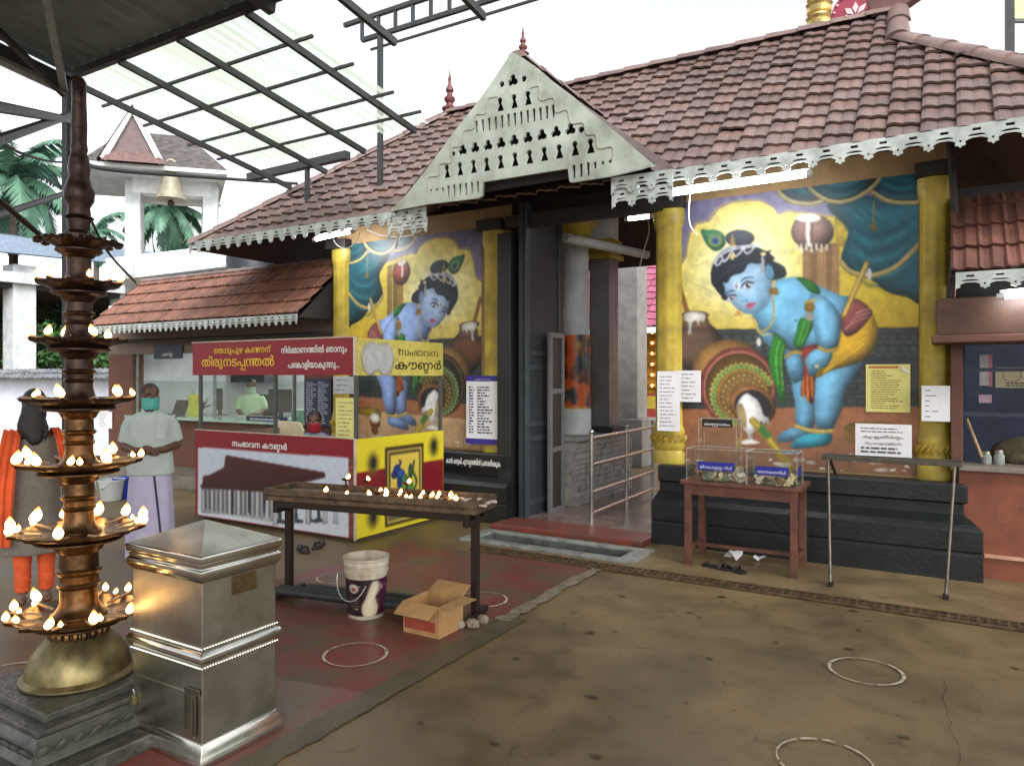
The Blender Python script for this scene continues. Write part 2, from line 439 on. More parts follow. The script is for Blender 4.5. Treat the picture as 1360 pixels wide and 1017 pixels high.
# ================================================================ materials used in many places
def floor_mat(name, c0, c1, c2):
    """damp trodden concrete: broad damp patches, mid mottling, fine grit; damp parts darker and smoother"""
    m = bpy.data.materials.new(name); MATS[name] = m; m.use_nodes = True
    n, l = m.node_tree.nodes, m.node_tree.links; b = n['Principled BSDF']; tc = n.new('ShaderNodeTexCoord')
    def noise(sc, det, rough=.6, dist=0.):
        q = n.new('ShaderNodeTexNoise'); q.inputs['Scale'].default_value = sc; q.inputs['Detail'].default_value = det; q.inputs['Roughness'].default_value = rough; q.inputs['Distortion'].default_value = dist
        l.new(tc.outputs['Object'], q.inputs['Vector']); return q.outputs['Fac']
    def ramp(f, stops):
        r = n.new('ShaderNodeValToRGB'); e = r.color_ramp.elements
        e[0].position, e[0].color = stops[0][0], (*stops[0][1], 1); e[1].position, e[1].color = stops[-1][0], (*stops[-1][1], 1)
        for p, c in stops[1:-1]: k = e.new(p); k.color = (*c, 1)
        l.new(f, r.inputs[0]); return r.outputs[0]
    def mul(a, b_, f=1.):
        x = n.new('ShaderNodeMix'); x.data_type = 'RGBA'; x.blend_type = 'MULTIPLY'; x.inputs['Factor'].default_value = f
        l.new(a, x.inputs['A']); l.new(b_, x.inputs['B']); return x.outputs['Result']
    big = noise(.55, 5, .55, .6); mid = noise(3.2, 8, .7, .3); fine = noise(70, 4, .7); blot = noise(7.5, 3, .5, 1.2)
    col = ramp(big, [(.30, s2l(c0)), (.5, s2l(c1)), (.68, s2l(c2))])
    col = mul(col, ramp(mid, [(.3, (.62, .62, .6)), (.55, (1., 1., 1.)), (.75, (1.12, 1.1, 1.06))]))
    col = mul(col, ramp(fine, [(.3, (.72, .72, .72)), (.6, (1.05, 1.05, 1.05))]), .8)
    col = mul(col, ramp(blot, [(.27, (.55, .53, .5)), (.36, (1., 1., 1.))]), .8)
    l.new(col, b.inputs['Base Color'])
    r = ramp(big, [(.32, (.36,)*3), (.62, (.62,)*3)]); rr = mul(r, ramp(mid, [(.3, (.75,)*3), (.7, (1.2,)*3)])); l.new(rr, b.inputs['Roughness'])
    bp = n.new('ShaderNodeBump'); bp.inputs['Strength'].default_value = .12; bp.inputs['Distance'].default_value = .006
    mx = n.new('ShaderNodeMath'); mx.operation = 'ADD'; l.new(fine, mx.inputs[0]); l.new(mid, mx.inputs[1]); l.new(mx.outputs[0], bp.inputs['Height']); l.new(bp.outputs[0], b.inputs['Normal'])
    return m
M_FLOOR = floor_mat('wet_brown_concrete', (92, 78, 55), (120, 101, 70), (138, 115, 79))
M_FLOOR2 = floor_mat('worn_concrete_apron', (102, 88, 63), (128, 109, 78), (144, 123, 87))
M_RED = mat('worn_red_floor_paint', (116, 54, 52), .42, var=.3, scale=2.2, bump=.2, bscale=30, col2=(96, 80, 62), rvar=.16, thresh=(.40, .62))
M_GATEFLOOR = mat('wet_gate_floor', (126, 114, 106), .2, var=.3, scale=3, bump=.15, bscale=20, col2=(104, 76, 68), rvar=.12)
M_DARKEDGE = mat('mossy_floor_edge', (94, 83, 61), .5, var=.3, scale=3, col2=(74, 67, 50), bump=.3, bscale=40)
M_CHALK = mat('white_floor_paint', (184, 173, 150), .7, var=.35, scale=24, col2=(118, 102, 76), thresh=(.3, .56))
M_TILE = mat('terracotta_roof_tile', (126, 104, 97), .34, var=.2, scale=5, bump=.25, bscale=45, col2=(96, 80, 77), attr='Col', rvar=.14)  # pale haze over the roof is put into this tile colour
M_TILE2 = mat('orange_roof_tile', (138, 94, 76), .55, var=.3, scale=6, bump=.2, bscale=45, col2=(98, 68, 58), attr='Col')
M_FRINGE = mat('painted_eave_board', (184, 192, 188), .55, var=.14, scale=5, col2=(134, 140, 134))
M_GABLE = mat('grey_green_gable_board', (166, 174, 164), .6, var=.12, scale=3.4, col2=(126, 132, 120), bump=.12)
M_YEL = mat('yellow_lime_paint', (188, 166, 60), .5, var=.2, scale=4, col2=(142, 122, 52), bump=.12, bscale=22)
M_BLACKSTONE = mat('black_painted_plinth', (27, 30, 32), .42, var=.3, scale=7, col2=(17, 19, 21), bump=.2, bscale=30, rvar=.15)
M_DARK = mat('dark_timber', (44, 40, 40), .6, var=.25, scale=9)
M_DOOR = mat('blue_grey_door_paint', (44, 50, 54), .6, var=.18, scale=6, col2=(34, 39, 44), bump=.08)
M_STEEL = mat('brushed_steel', (186, 186, 182), .25, 1., var=.04, scale=5)
M_SHINY = mat('stainless_sheet', (192, 190, 180), .33, 1., var=.2, scale=3.2, bump=.08, bscale=7, rvar=.1, col2=(146, 142, 126))
M_SHINYTRIM = mat('polished_stainless_trim', (214, 212, 202), .16, 1., var=.1, scale=12)
M_IRON = mat('black_iron', (42, 40, 38), .5, .6, var=.3, scale=22, col2=(62, 48, 38), bump=.15)
M_BRASS = mat('sooty_brass', (112, 82, 50), .34, .85, var=.4, scale=11, col2=(50, 36, 26), rvar=.14, bump=.1, bscale=40)
M_BRASSD = mat('blackened_brass', (64, 46, 38), .38, .7, var=.4, scale=14, col2=(34, 24, 22), bump=.15, bscale=40)
M_BRASSL = mat('pale_brass', (142, 130, 88), .42, .75, var=.3, scale=9, col2=(92, 84, 60))
M_WHITE = mat('white_wall_paint', (226, 230, 230), .7, var=.1, scale=4)
M_WHITE2 = mat('weathered_white_paint', (204, 208, 210), .75, var=.2, scale=2.5, col2=(168, 174, 178))
M_BROWNWALL = mat('brown_wall_paint', (96, 60, 46), .55, var=.18, scale=6)
M_TERRA = mat('terracotta_wall_paint', (132, 74, 52), .5, var=.2, scale=6, col2=(106, 58, 42), bump=.1)
M_BLUEBLACK = mat('dark_blue_board', (34, 42, 64), .4, var=.2, scale=15)
M_PAPER = mat('white_paper', (222, 222, 224), .8, var=.05, scale=8)
M_BOARDWHITE = mat('white_letter_paint', (232, 232, 228), .6, var=.06, scale=20)
M_GOLDLETTER = mat('yellow_letter_paint', (236, 190, 62), .5, var=.15, scale=18)
M_REDBOARD = mat('red_printed_board', (142, 30, 42), .4, var=.1, scale=10)
M_BLACKLETTER = mat('black_letter_paint', (36, 30, 30), .5, var=.1, scale=20)
M_CABLE = mat('black_cable', (38, 40, 42), .6, var=.15, scale=20)
M_WCABLE = mat('white_cable', (214, 214, 210), .6, var=.1, scale=20)
M_TUBE = emit_mat('lit_tube', (.93, .97, 1.), 28)
M_FLAME = emit_mat('oil_flame', (1., .44, .085), 4.2)
def _flame_nodes(m):                                          # hot body, redder root and tip along the flame's own height
    n, l = m.node_tree.nodes, m.node_tree.links; e = n['Emission']
    tc = n.new('ShaderNodeTexCoord'); sx = n.new('ShaderNodeSeparateXYZ'); l.new(tc.outputs['Generated'], sx.inputs[0])
    r1 = n.new('ShaderNodeValToRGB'); r1.color_ramp.elements[0].color = (1, .2, .02, 1); r1.color_ramp.elements[1].color = (1, .22, .03, 1)
    k = r1.color_ramp.elements.new(.3); k.color = (1, .62, .24, 1); k = r1.color_ramp.elements.new(.55); k.color = (1, .55, .17, 1)
    r2 = n.new('ShaderNodeValToRGB'); r2.color_ramp.elements[0].color = (.12, .12, .12, 1); r2.color_ramp.elements[1].color = (.1, .1, .1, 1)
    k = r2.color_ramp.elements.new(.35); k.color = (1, 1, 1, 1); k = r2.color_ramp.elements.new(.6); k.color = (.6, .6, .6, 1)
    mu = n.new('ShaderNodeMath'); mu.operation = 'MULTIPLY'; mu.inputs[1].default_value = 9
    l.new(sx.outputs['Z'], r1.inputs[0]); l.new(sx.outputs['Z'], r2.inputs[0]); l.new(r1.outputs[0], e.inputs[0]); l.new(r2.outputs[0], mu.inputs[0]); l.new(mu.outputs[0], e.inputs[1])
_flame_nodes(M_FLAME)
M_FLAMEC = emit_mat('oil_flame_core', (1., .83, .5), 22)
M_PAINT = paint_mat('wall_painting', .42)
M_PRINT = paint_mat('printed_vinyl', .35, .06)
M_SKINP = paint_mat('printed_paper', .7, .06)
M_SHEET = sheet_mat()
M_CANOPYSTEEL = mat('canopy_steel', (62, 64, 64), .5, .3, var=.2, scale=8)
M_METALSHEET = mat('grey_roof_sheet', (118, 132, 134), .55, .1, var=.2, scale=3)
M_CARD = mat('brown_cardboard', (176, 136, 88), .8, var=.16, scale=10)
M_LEAF = mat('palm_leaf', (92, 132, 108), .55, var=.3, scale=2.2, col2=(58, 92, 74))  # haze put into the colour: leaves paler and bluer
M_LEAF2 = mat('broad_leaf', (74, 116, 60), .55, var=.4, scale=1.2, col2=(34, 64, 34))
M_TRUNK = mat('tree_bark', (104, 92, 80), .85, var=.3, scale=8, bump=.4)
M_STONE = mat('grey_stone_block', (140, 138, 134), .6, var=.2, scale=5, bump=.3, bscale=24)

# ================================================================ the ground and what is painted on it
cx0, cx1, cy0, cy1 = -4.05, -2.5, 6.02, 6.36                # the foot-wash channel cut into the floor
xs, ys = [-90, -14, cx0, cx1, 14, 90], [-40, cy0, cy1, 20, 160]
g = MB()
for i in range(5):
    for j in range(4):
        if (i, j) == (2, 1): continue
        g.quad((xs[i], ys[j], 0), (xs[i+1], ys[j], 0), (xs[i+1], ys[j+1], 0), (xs[i], ys[j+1], 0))
ground = ob('ground', g, M_FLOOR, kind='structure')
g = MB(); z = -.22
g.quad((cx0, cy0, z), (cx1, cy0, z), (cx1, cy1, z), (cx0, cy1, z))
for a, b in (((cx0, cy0), (cx1, cy0)), ((cx1, cy0), (cx1, cy1)), ((cx1, cy1), (cx0, cy1)), ((cx0, cy1), (cx0, cy0))):
    g.quad((*a, z), (*b, z), (*b, 0), (*a, 0))
ob('channel_wall', g, mat('wet_channel', (104, 108, 104), .3, var=.35, scale=6, col2=(66, 70, 68)), ground)
g = MB()
for k in range(9):
    x = cx0 + .12 + k * .165
    g.box((x, cy1 - .012, -.13), (x + .035, cy1 - .003, -.055))
ob('channel_hole', g, mat('black_hole', (14, 14, 14), .9), ground)
g = MB()
for lo, hi in (((cx0-.12, cy0-.1, 0), (cx1+.16, cy0, .03)), ((cx0-.12, cy1, 0), (cx1+.16, cy1+.08, .03)), ((cx0-.12, cy0, 0), (cx0, cy1, .03)), ((cx1, cy0, 0), (cx1+.16, cy1, .03))):
    g.box(lo, hi)
ob('channel_rim', g, mat('wet_grey_rim', (152, 156, 150), .22, var=.2, scale=9, col2=(112, 114, 108)), ground, bevel=.006)
g = MB(); g.quad((-4.6, -3, .004), (-2.56, -3, .004), (-2.56, 5.6, .004), (-4.6, 5.6, .004))
ob('red_floor_strip', g, M_RED, kind='structure')
def ragged(x0, x1, y0, y1, z, n, amp):
    g = MB(); P = [(y0 + (y1-y0)*k/n) for k in range(n+1)]
    L = [x0 + random.uniform(-amp, amp) for _ in P]; Q = [x1 + random.uniform(-amp, amp) for _ in P]
    for k in range(n): g.quad((L[k], P[k], z), (Q[k], P[k], z), (Q[k+1], P[k+1], z), (L[k+1], P[k+1], z))
    return g
ob('floor_edge_band', ragged(-2.57, -2.42, -3, 4.2, .008, 200, .010), M_DARKEDGE, ground)
ob('broken_concrete_edge', ragged(-2.6, -2.5, 4.1, 5.62, .010, 40, .022), mat('broken_concrete', (138, 126, 104), .8, var=.4, scale=18, col2=(88, 78, 60), bump=.5), ground)
g = MB(); g.quad((-2.4, 5.78, .004), (6, 5.78, .004), (6, 6.86, .004), (-2.4, 6.86, .004))
ob('concrete_apron', g, M_FLOOR2, kind='structure')
for px, py, rr in ((472, 870, .18), (1150, 892, .185), (1095, 1012, .19), (640, 797, .18), (10, 900, .2), (450, 768, .17)):
    c = gnd(px, py); g = MB(); n = 64; ph = random.random() * 6
    for k in range(n):
        a0, a1 = 2*math.pi*k/n, 2*math.pi*(k+1)/n
        if mnoise.noise((k*.35, px*.1, 0)) > .33: continue      # worn away
        w = lambda a: .0065 + .003 * math.sin(2*a + ph) + .0012 * math.sin(9*a)
        q = lambda a, s: (c.x + (rr + s*w(a)) * math.cos(a), c.y + (rr + s*w(a)) * math.sin(a), .0085)
        g.quad(q(a0, -1), q(a0, 1), q(a1, 1), q(a1, -1))
    ob('painted_circle', g, M_CHALK, ground)
# floor stains with shapes of their own
g = MB()
for _ in range(70):
    x, y = random.uniform(-2.3, 3), random.uniform(2.2, 5.6); a0 = random.random()*6; r0 = random.uniform(.006, .03); n = 7
    pts = [(x + r0*random.uniform(.6, 1.6)*math.cos(a0+2*math.pi*k/n), y + r0*random.uniform(.4, 1.)*math.sin(a0+2*math.pi*k/n), .0065) for k in range(n)]
    g.add(pts, [tuple(range(n))])
st = ob('floor_stain', g, mat('dark_oil_stain', (82, 70, 50), .35, var=.3, scale=20), ground)
# cracks and small litter on the floor
def crack(pts, w, z):
    g = MB(); P = catmull(pts, False, 8); L, Q = [], []
    for i, p in enumerate(P):
        d = P[min(i+1, len(P)-1)] - P[max(i-1, 0)]; d = d / (np.linalg.norm(d) + 1e-9); n = np.array((-d[1], d[0])); j = random.uniform(-.012, .012); k = w * random.uniform(.4, 1.2)
        L.append((*(p + n*(j + k)), z)); Q.append((*(p + n*(j - k)), z))
    for i in range(len(P)-1): g.quad(L[i], Q[i], Q[i+1], L[i+1])
    return g
M_CRACK = mat('floor_crack_dark', (52, 45, 33), .8, var=.2, scale=20)
for pts in (((-.03, 4.55), (-.02, 4.1), (.03, 3.6), (.0, 3.1), (.04, 2.6)), ((.1, 6.72), (.35, 6.5), (.62, 6.44), (.9, 6.3)), ((-2.2, 4.9), (-1.7, 4.75), (-1.2, 4.82), (-.7, 4.7))):
    ob('floor_crack', crack(pts, .0014, .0072), M_CRACK, ground)
lr = random.Random(12)
for nm, col, n in (('dry_leaf_bit', (96, 70, 40), 34), ('pale_grit', (170, 158, 134), 60), ('dark_grit', (50, 44, 36), 60)):
    g = MB()
    for _ in range(n):
        x, y = lr.uniform(-2.3, 1.2), lr.uniform(2.2, 5.5); s_ = lr.uniform(.006, .016) if nm == 'dry_leaf_bit' else lr.uniform(.002, .006); a = lr.uniform(0, 6.3)
        c_, t_ = math.cos(a)*s_, math.sin(a)*s_
        g.add([(x+c_, y+t_, .006), (x-t_*.45, y+c_*.45, .006 + s_*.5), (x-c_, y-t_, .007), (x+t_*.45, y-c_*.45, .008)], [(0, 1, 2, 3)])
    ob(nm, g, mat(nm, col, .8, var=.25, scale=30), ground, kind='stuff')
# drain grate along the wall
dg_ = E('drain_grate', (-1, 5.7, 0), 'long rusty steel drain grate running across the brown floor below the plinth', 'drain')
g = MB(); g.quad((-3.85, 5.64, .006), (4, 5.64, .006), (4, 5.78, .006), (-3.85, 5.78, .006)); ob('drain_bed', g, mat('drain_dark', (22, 20, 17), .7), dg_)
g = MB()
for y in (5.64, 5.71, 5.78): g.box((-3.85, y-.009, .006), (4, y+.009, .022))
ob('rail', g, mat('rusty_grate', (112, 92, 66), .6, .4, var=.4, scale=14, col2=(64, 48, 34)), dg_)
g = MB(); k = -3.83
while k < 4: g.box((k, 5.64, .008), (k+.018, 5.78, .020)); k += .056
ob('cross_bar', g, MATS['rusty_grate'], dg_, kind='stuff')

# ================================================================ tiled roofs
def tile_face(p0, p1, up, length, fl, fr, tw=.235, rh=.235, prof=0, lift=.03, hgt=.036):
    """rows of clay tiles: p0->p1 along the eave, up the slope; fl/fr(v) give the left and right limit (metres along the eave) at slope distance v"""
    p0, p1 = Vector(p0), Vector(p1); u = (p1 - p0).normalized(); up = Vector(up).normalized(); nrm = u.cross(up).normalized()
    if nrm.z < 0: nrm = -nrm
    mb = MB(); nr = int(length / rh); sub = 6
    TP = ([0, .04, .16, .30, .42, .5, .56, .68, .80, .9, 1.], [0, .8, 1, .88, .6, .42, .5, .5, .34, .1, 0]) if prof == 0 else ([0, .1, .25, .45, .6, 1], [.1, 1, .1, .1, 1, .1])
    for r in range(nr + 1):
        v0 = r * rh; v1 = min(length, v0 + rh * 1.06)
        if v1 - v0 < .02: continue
        off = tw * .5 * (r % 2) * 0
        a, b = min(fl(v0), fl(v1)), max(fr(v0), fr(v1))
        i0, i1 = math.floor((a - off) / tw), math.ceil((b - off) / tw)
        for i in range(i0, i1):
            tone = .90 + .16 * random.random(); tone *= (1, .84, 1.06)[random.choice((0, 0, 0, 0, 1, 2))]
            tone *= .92 + .22 * mnoise.noise((i*.23, r*.3, p0.x)); warm = random.uniform(-.05, .05); jl = random.uniform(-.004, .006) + (.014 if random.random() < .035 else 0)
            o = len(mb.v); us = [off + (i + t) * tw for t in TP[0]]; ok = False
            for vv, lf in ((v0, lift + jl), (v1, 0.)):
                A, B = fl(vv), fr(vv)
                for uu, h in zip(us, TP[1]):
                    uc = min(max(uu, A), B)
                    mb.v.append(tuple(p0 + u * uc + up * vv + nrm * (lf + h * hgt)))
                    mb.c.append((tone * (1 + warm), tone, tone * (1 - warm)))
            A, B = fl(v0), fr(v0)
            for uu, h in zip(us, TP[1]):                     # the lower lip
                uc = min(max(uu, A), B)
                mb.v.append(tuple(p0 + u * uc + up * (v0 + .004) + nrm * (lift + jl + h * hgt - .024)))
                mb.c.append((tone * .9, tone * .9, tone * .9))
            n = len(us)
            if us[-1] <= min(fl(v0), fl(v1)) or us[0] >= max(fr(v0), fr(v1)): del mb.v[o:]; del mb.c[o:]; continue
            for k in range(n - 1):
                mb.f.append((o+k, o+k+1, o+n+k+1, o+n+k)); mb.f.append((o+2*n+k, o+2*n+k+1, o+k+1, o+k))
    return mb
def caps(a, b, r=.1, step=.34, tone=1):
    """half-round ridge tiles lapped from a up to b"""
    a, b = Vector(a), Vector(b); L = (b - a).length; n = max(1, int(L / step)); d = (b - a) / n; mb = MB()
    sd = d.normalized().cross(Vector((0, 0, 1))).normalized(); upv = sd.cross(d.normalized())
    for i in range(n):
        p, q = a + d * i, a + d * (i + 1.1); t = .85 + .3 * random.random(); o = len(mb.v); m = 8
        for pt, rr in ((p, r * 1.18), (q, r * .94)):
            for k in range(m + 1):
                th = math.pi * k / m; mb.v.append(tuple(pt + sd * (rr * math.cos(th)) + upv * (rr * .75 * math.sin(th) - .01))); mb.c.append((t, t, t))
        for k in range(m): mb.f.append((o+k, o+k+1, o+m+1+k+1, o+m+1+k))
        mb.f.append(tuple(o+k for k in range(m+1)))
    return mb
def fringe_board(name, x0, x1, y, ztop, parent, mod=.2, h=.16, mt=None, thick=.014, direction=None):
    """cut-out eave board: slots along the top, scallops and trefoil drops along the bottom"""
    L = x1 - x0; n = max(1, round(L / mod)); w = L / n; s = h / .16; bot = []; holes = []
    for i in range(n):
        o = i * w
        tip = [(0, -.16), (.010, -.152), (.013, -.143), (.024, -.146), (.034, -.138), (.034, -.128), (.026, -.120), (.045, -.108), (.07, -.098)]
        pts = [(o + a * w / .2, b * s) for a, b in tip] + [(o + w - a * w / .2, b * s) for a, b in tip[::-1][:-1]]
        bot += pts
        cx = o + w / 2
        holes.append([(cx - .026, -.048*s), (cx + .026, -.048*s), (cx + .026, -.028*s), (cx - .026, -.028*s)])
        holes.append([(cx + .058*math.cos(t), -.085*s + .016*s*math.sin(t)) for t in [math.pi*k/8 for k in range(9)]])
        if i: holes.append([(o + .009*math.cos(t), -.112*s + .009*math.sin(t)) for t in [2*math.pi*k/8 for k in range(8)]])
    bot.append((L, -.16*s))
    outer = [(0, 0)] + bot + [(L, 0)]
    return flatcurve(name, [outer], holes, ((x0, y, ztop), (1, 0, 0), (0, 0, 1)), thick, mt or M_FRINGE, parent)

# ================================================================ the gatehouse
gh = E('temple_gatehouse', (-3.4, 7.5, 0), 'gatehouse with tiled hip roof, pierced gable and two murals beside an open gateway', 'building')
EY, EZ, RY, RZ = 6.3, 3.40, 8.6, 5.40
XL, XR, RL, RR = -8.9, 1.27, -6.22, -.52
SL = math.hypot(RY-EY, RZ-EZ); UP = Vector((0, RY-EY, RZ-EZ))
hipv = .745 * SL
def fr_(v): return (XR - XL) - (1.7 / hipv) * v if v < hipv else (XR - XL) - 1.7 - (v - hipv) * .12
roof = ob('roof', tile_face((XL, EY, EZ), (XR, EY, EZ), UP, SL, lambda v: (RL-XL) * v / SL, fr_), M_TILE, gh)
b = MB()                                                     # other slopes and the boarded underside
yb = 2*RY - EY
b.add([(XL, EY, EZ-.05), (XR, EY, EZ-.05), (XR-1.7, 8.0, 4.83), (RR, RY, RZ-.05), (RL, RY, RZ-.05)], [(0, 1, 2, 3, 4)])
b.add([(XL, yb, EZ-.05), (XR, yb, EZ-.05), (XR-1.7, 2*RY-8.0, 4.83), (RR, RY, RZ-.05), (RL, RY, RZ-.05)], [(4, 3, 2, 1, 0)])
b.add([(XL, EY, EZ-.05), (XL, yb, EZ-.05), (RL, RY, RZ-.05)], [(0, 2, 1)])
b.add([(XR, EY, EZ-.05), (XR, yb, EZ-.05), (XR-1.7, 2*RY-8.0, 4.83), (XR-1.7, 8.0, 4.83)], [(0, 1, 2, 3)])
ob('roof_boarding', b, mat('roof_boards', (70, 50, 44), .75, var=.3, scale=6), roof)
ob('back_tiles', tile_face((XR, yb, EZ), (XL, yb, EZ), (0, EY-RY, RZ-EZ), SL, lambda v: 1.7*min(v, hipv)/hipv, lambda v: (XR-XL) - (RL-XL)*v/SL), M_TILE, roof)
hl = math.hypot(RL-XL, RZ-EZ)
ob('side_tiles', tile_face((XL, yb, EZ), (XL, EY, EZ), (RL-XL, 0, RZ-EZ), hl, lambda v: (RY-EY)*v/hl, lambda v: (yb-EY)-(RY-EY)*v/hl), M_TILE, roof)
ob('side_tiles', tile_face((XR, EY, EZ), (XR, yb, EZ), (-1.7, 0, 1.48), 2.25, lambda v: 1.7*v/2.25, lambda v: (yb-EY)-1.7*v/2.25), M_TILE, roof)
g = MB(); g.add([(-.42, 7.98, 4.8), (-.42, 9.22, 4.8), (-.47, 8.6, 5.48)], [(0, 1, 2)]); ob('gablet_board', g, mat('maroon_board', (92, 44, 46), .6), roof)
for a, c_ in (((RL, RY, RZ+.02), (RR+.1, RY, RZ+.02)), ((XL, EY, EZ+.02), (RL, RY, RZ+.02)), ((XR, EY, EZ+.02), (XR-1.7, 8.0, 4.9)), ((XL, yb, EZ+.02), (RL, RY, RZ+.02)), ((-.44, 7.95, 4.88), (-.47, RY, 5.46))):
    cp = caps(a, c_); o = ob('ridge_tile', cp, M_TILE, roof, smooth=True)
FIN = [(.07, 0), (.12, .02), (.13, .06), (.07, .1), (.05, .16), (.085, .22), (.09, .27), (.045, .33), (.04, .38), (.065, .43), (.06, .48), (.028, .55), (.022, .62), (.03, .66), (.012, .78), (.003, .88)]
ob('finial', MB().lathe([(r*.9, z*.68) for r, z in FIN], (RL, RY, RZ+.06), 16), mat('maroon_finial', (104, 56, 54), .5, var=.2), roof, smooth=True)
p = onY(1137, 24, 8.75)
mp_ = mat('pink_ornament', (150, 50, 74), .5)
g = MB().prism([(p.x + .26*math.cos(t), p.z + .30*math.sin(t)) for t in [2*math.pi*k/22 for k in range(22)]], 1, 8.7, 8.8)
orn = ob('ridge_ornament', g, mp_, roof, bevel=.02)
g = MB()
for k in range(8):
    t = 2*math.pi*k/8; a = Vector((math.cos(t), 0, math.sin(t))); s_ = Vector((-math.sin(t), 0, math.cos(t))); c_ = Vector((p.x, 8.69, p.z))
    g.add([c_ + a*.02, c_ + a*.09 + s_*.03, c_ + a*.15, c_ + a*.09 - s_*.03], [(0, 1, 2, 3)])
for k in range(20):
    t = 2*math.pi*k/20; c_ = Vector((p.x + .225*math.cos(t), 8.69, p.z + .26*math.sin(t))); g.ell(c_, .014, 6, 4)
ob('rosette', g, mat('pale_pink_paint', (226, 190, 190), .5), orn)
g = MB().prism([(RR+.05, RZ), (RR+.38, RZ+.18), (RR+.33, RZ+.32), (RR+.1, RZ+.22), (RR-.25, RZ+.2), (RR-.2, RZ)], 1, 8.52, 8.68)
ob('ridge_horn', g, M_TILE if False else mat('horn_tile', (96, 62, 58), .5, var=.2), roof, bevel=.02)
# eave boards
fringe_board('eave_fringe', XL, -4.86, EY-.03, EZ+.05, gh)
fringe_board('eave_fringe', -2.16, XR, EY-.03, EZ+.05, gh)
for a, c_ in (((515, 300), (566, 300)), ((812, 250), (893, 250))):
    x0, x1 = onY(*a, 5.74).x, onY(*c_, 5.74).x
    for dz in (.0, .11): fringe_board('eave_fringe', x0, x1, 5.74 + dz * .12, 3.30 - dz, gh, mod=.17, h=.15)
# the pierced gable over the gate (crop of the photograph, 3.778 px to one, from 520,60, laid on the board's plane)
GY = 5.7
def gp(x, y): q = onY(520 + x/3.778, 60 + y/3.778, GY); return (q.x, q.z)
outer = [gp(*q) for q in [(-8, 838), (185, 800), (440, 770), (458, 756), (465, 688), (888, 622), (896, 686), (905, 692), (1100, 662), (1322, 604), (1220, 520), (1130, 440), (1000, 335), (900, 250), (800, 175), (740, 122), (722, 108), (668, 72), (640, 55), (610, 40), (596, 48), (585, 72), (500, 200), (420, 310), (330, 420), (250, 530), (160, 650), (80, 750)]]
outer = [outer[::-1]]
holes = []
PXM = (gp(600, 300)[0] - gp(560, 300)[0]) / 40
def circ(x, y, r, n=12): c = gp(x, y); return [(c[0] + r*PXM*math.cos(2*math.pi*k/n), c[1] + r*PXM*math.sin(2*math.pi*k/n)) for k in range(n)]
def keyhole(x, y, s=1):
    c = gp(x, y); P = [(c[0] + 13*s*PXM*math.cos(t), c[1] + (16 + 13*math.sin(t))*s*PXM) for t in [R(-50 + 280*k/12) for k in range(13)]]
    return P + [(c[0] - 21*s*PXM, c[1] - 30*s*PXM), (c[0] + 21*s*PXM, c[1] - 30*s*PXM)]
def trefoil(x, y, s=1):
    c = gp(x, y); P = []
    for k in range(3):
        a = R(90 + 120*k); cc = (c[0] + 13*s*PXM*math.cos(a), c[1] + 13*s*PXM*math.sin(a))
        P += [(cc[0] + 12.5*s*PXM*math.cos(a + R(q)), cc[1] + 12.5*s*PXM*math.sin(a + R(q))) for q in range(-110, 111, 22)]
    return P
def slot(x, y, w=12, h=54): a = gp(x, y); return [(a[0] - w/2*PXM, a[1] - h/2*PXM), (a[0] + w/2*PXM, a[1] - h/2*PXM), (a[0] + w/2*PXM, a[1] + h/2*PXM), (a[0] - w/2*PXM, a[1] + h/2*PXM)]
holes += [circ(557, 200, 13), trefoil(612, 182, 1.05), circ(668, 172, 13)]
holes += [keyhole(547, 300), keyhole(617, 284), keyhole(686, 268)]
holes += [slot(430 + 385*k/12, 413 - 78*k/12) for k in range(13)]
holes += [trefoil(x, y) for x, y in [(360, 530), (422, 518), (487, 507), (552, 495), (618, 482), (687, 468), (757, 455), (828, 440), (901, 427)]] + [circ(314, 548, 11), circ(955, 427, 13)]
holes += [keyhole(x, y) for x, y in [(280, 635), (345, 622), (413, 610), (479, 600), (549, 587), (621, 575), (694, 562), (768, 548), (843, 535), (922, 520), (1000, 508)]]
holes += [slot(290 + 29.4*k, 736 - 4.3*k, 11, 52) for k in range(6)] + [slot(262, 728, 10, 20), circ(232, 727, 6), circ(203, 731, 6)]
holes += [slot(919, 637), slot(955, 630), slot(990, 624), slot(1025, 605, 11, 26), circ(1063, 593, 7), circ(1100, 586, 7)]
gab = flatcurve('gable_board', outer, holes, ((0, GY, 0), (1, 0, 0), (0, 0, 1)), .03, M_GABLE, gh)
def wav(pts):
    g = MB()
    P = catmull([gp(*q) for q in pts], False, 5)
    g.tube([(a, GY - .018, c_) for a, c_ in P], .005, 5); return g
stepL = [(190, 735), (192, 668), (245, 655), (250, 600), (305, 590), (310, 520), (360, 505), (370, 435), (420, 420), (428, 355), (478, 345), (490, 275), (540, 262)]
stepR = [(1110, 580), (1112, 515), (1042, 520), (1030, 455), (985, 450), (965, 395), (905, 395), (885, 330), (830, 340), (818, 270), (752, 280), (745, 212), (700, 220)]
for s_ in (stepL, stepR): ob('carved_line', wav(s_), mat('gable_line', (150, 152, 138), .7), gab)
g = MB()                                                      # dark sheet painting the dormer's inner shade, and its roof, behind the board
ax, az = gp(612, 48); lx, lz = gp(10, 826); rx, rz_ = gp(1300, 598)
g.add([(lx+.1, GY+.09, lz+.05), (ax, GY+.09, az-.03), (rx-.1, GY+.09, rz_+.02)], [(0, 1, 2)]); ob('dormer_shade_sheet', g, mat('dormer_shade', (40, 38, 38), .8), gh)
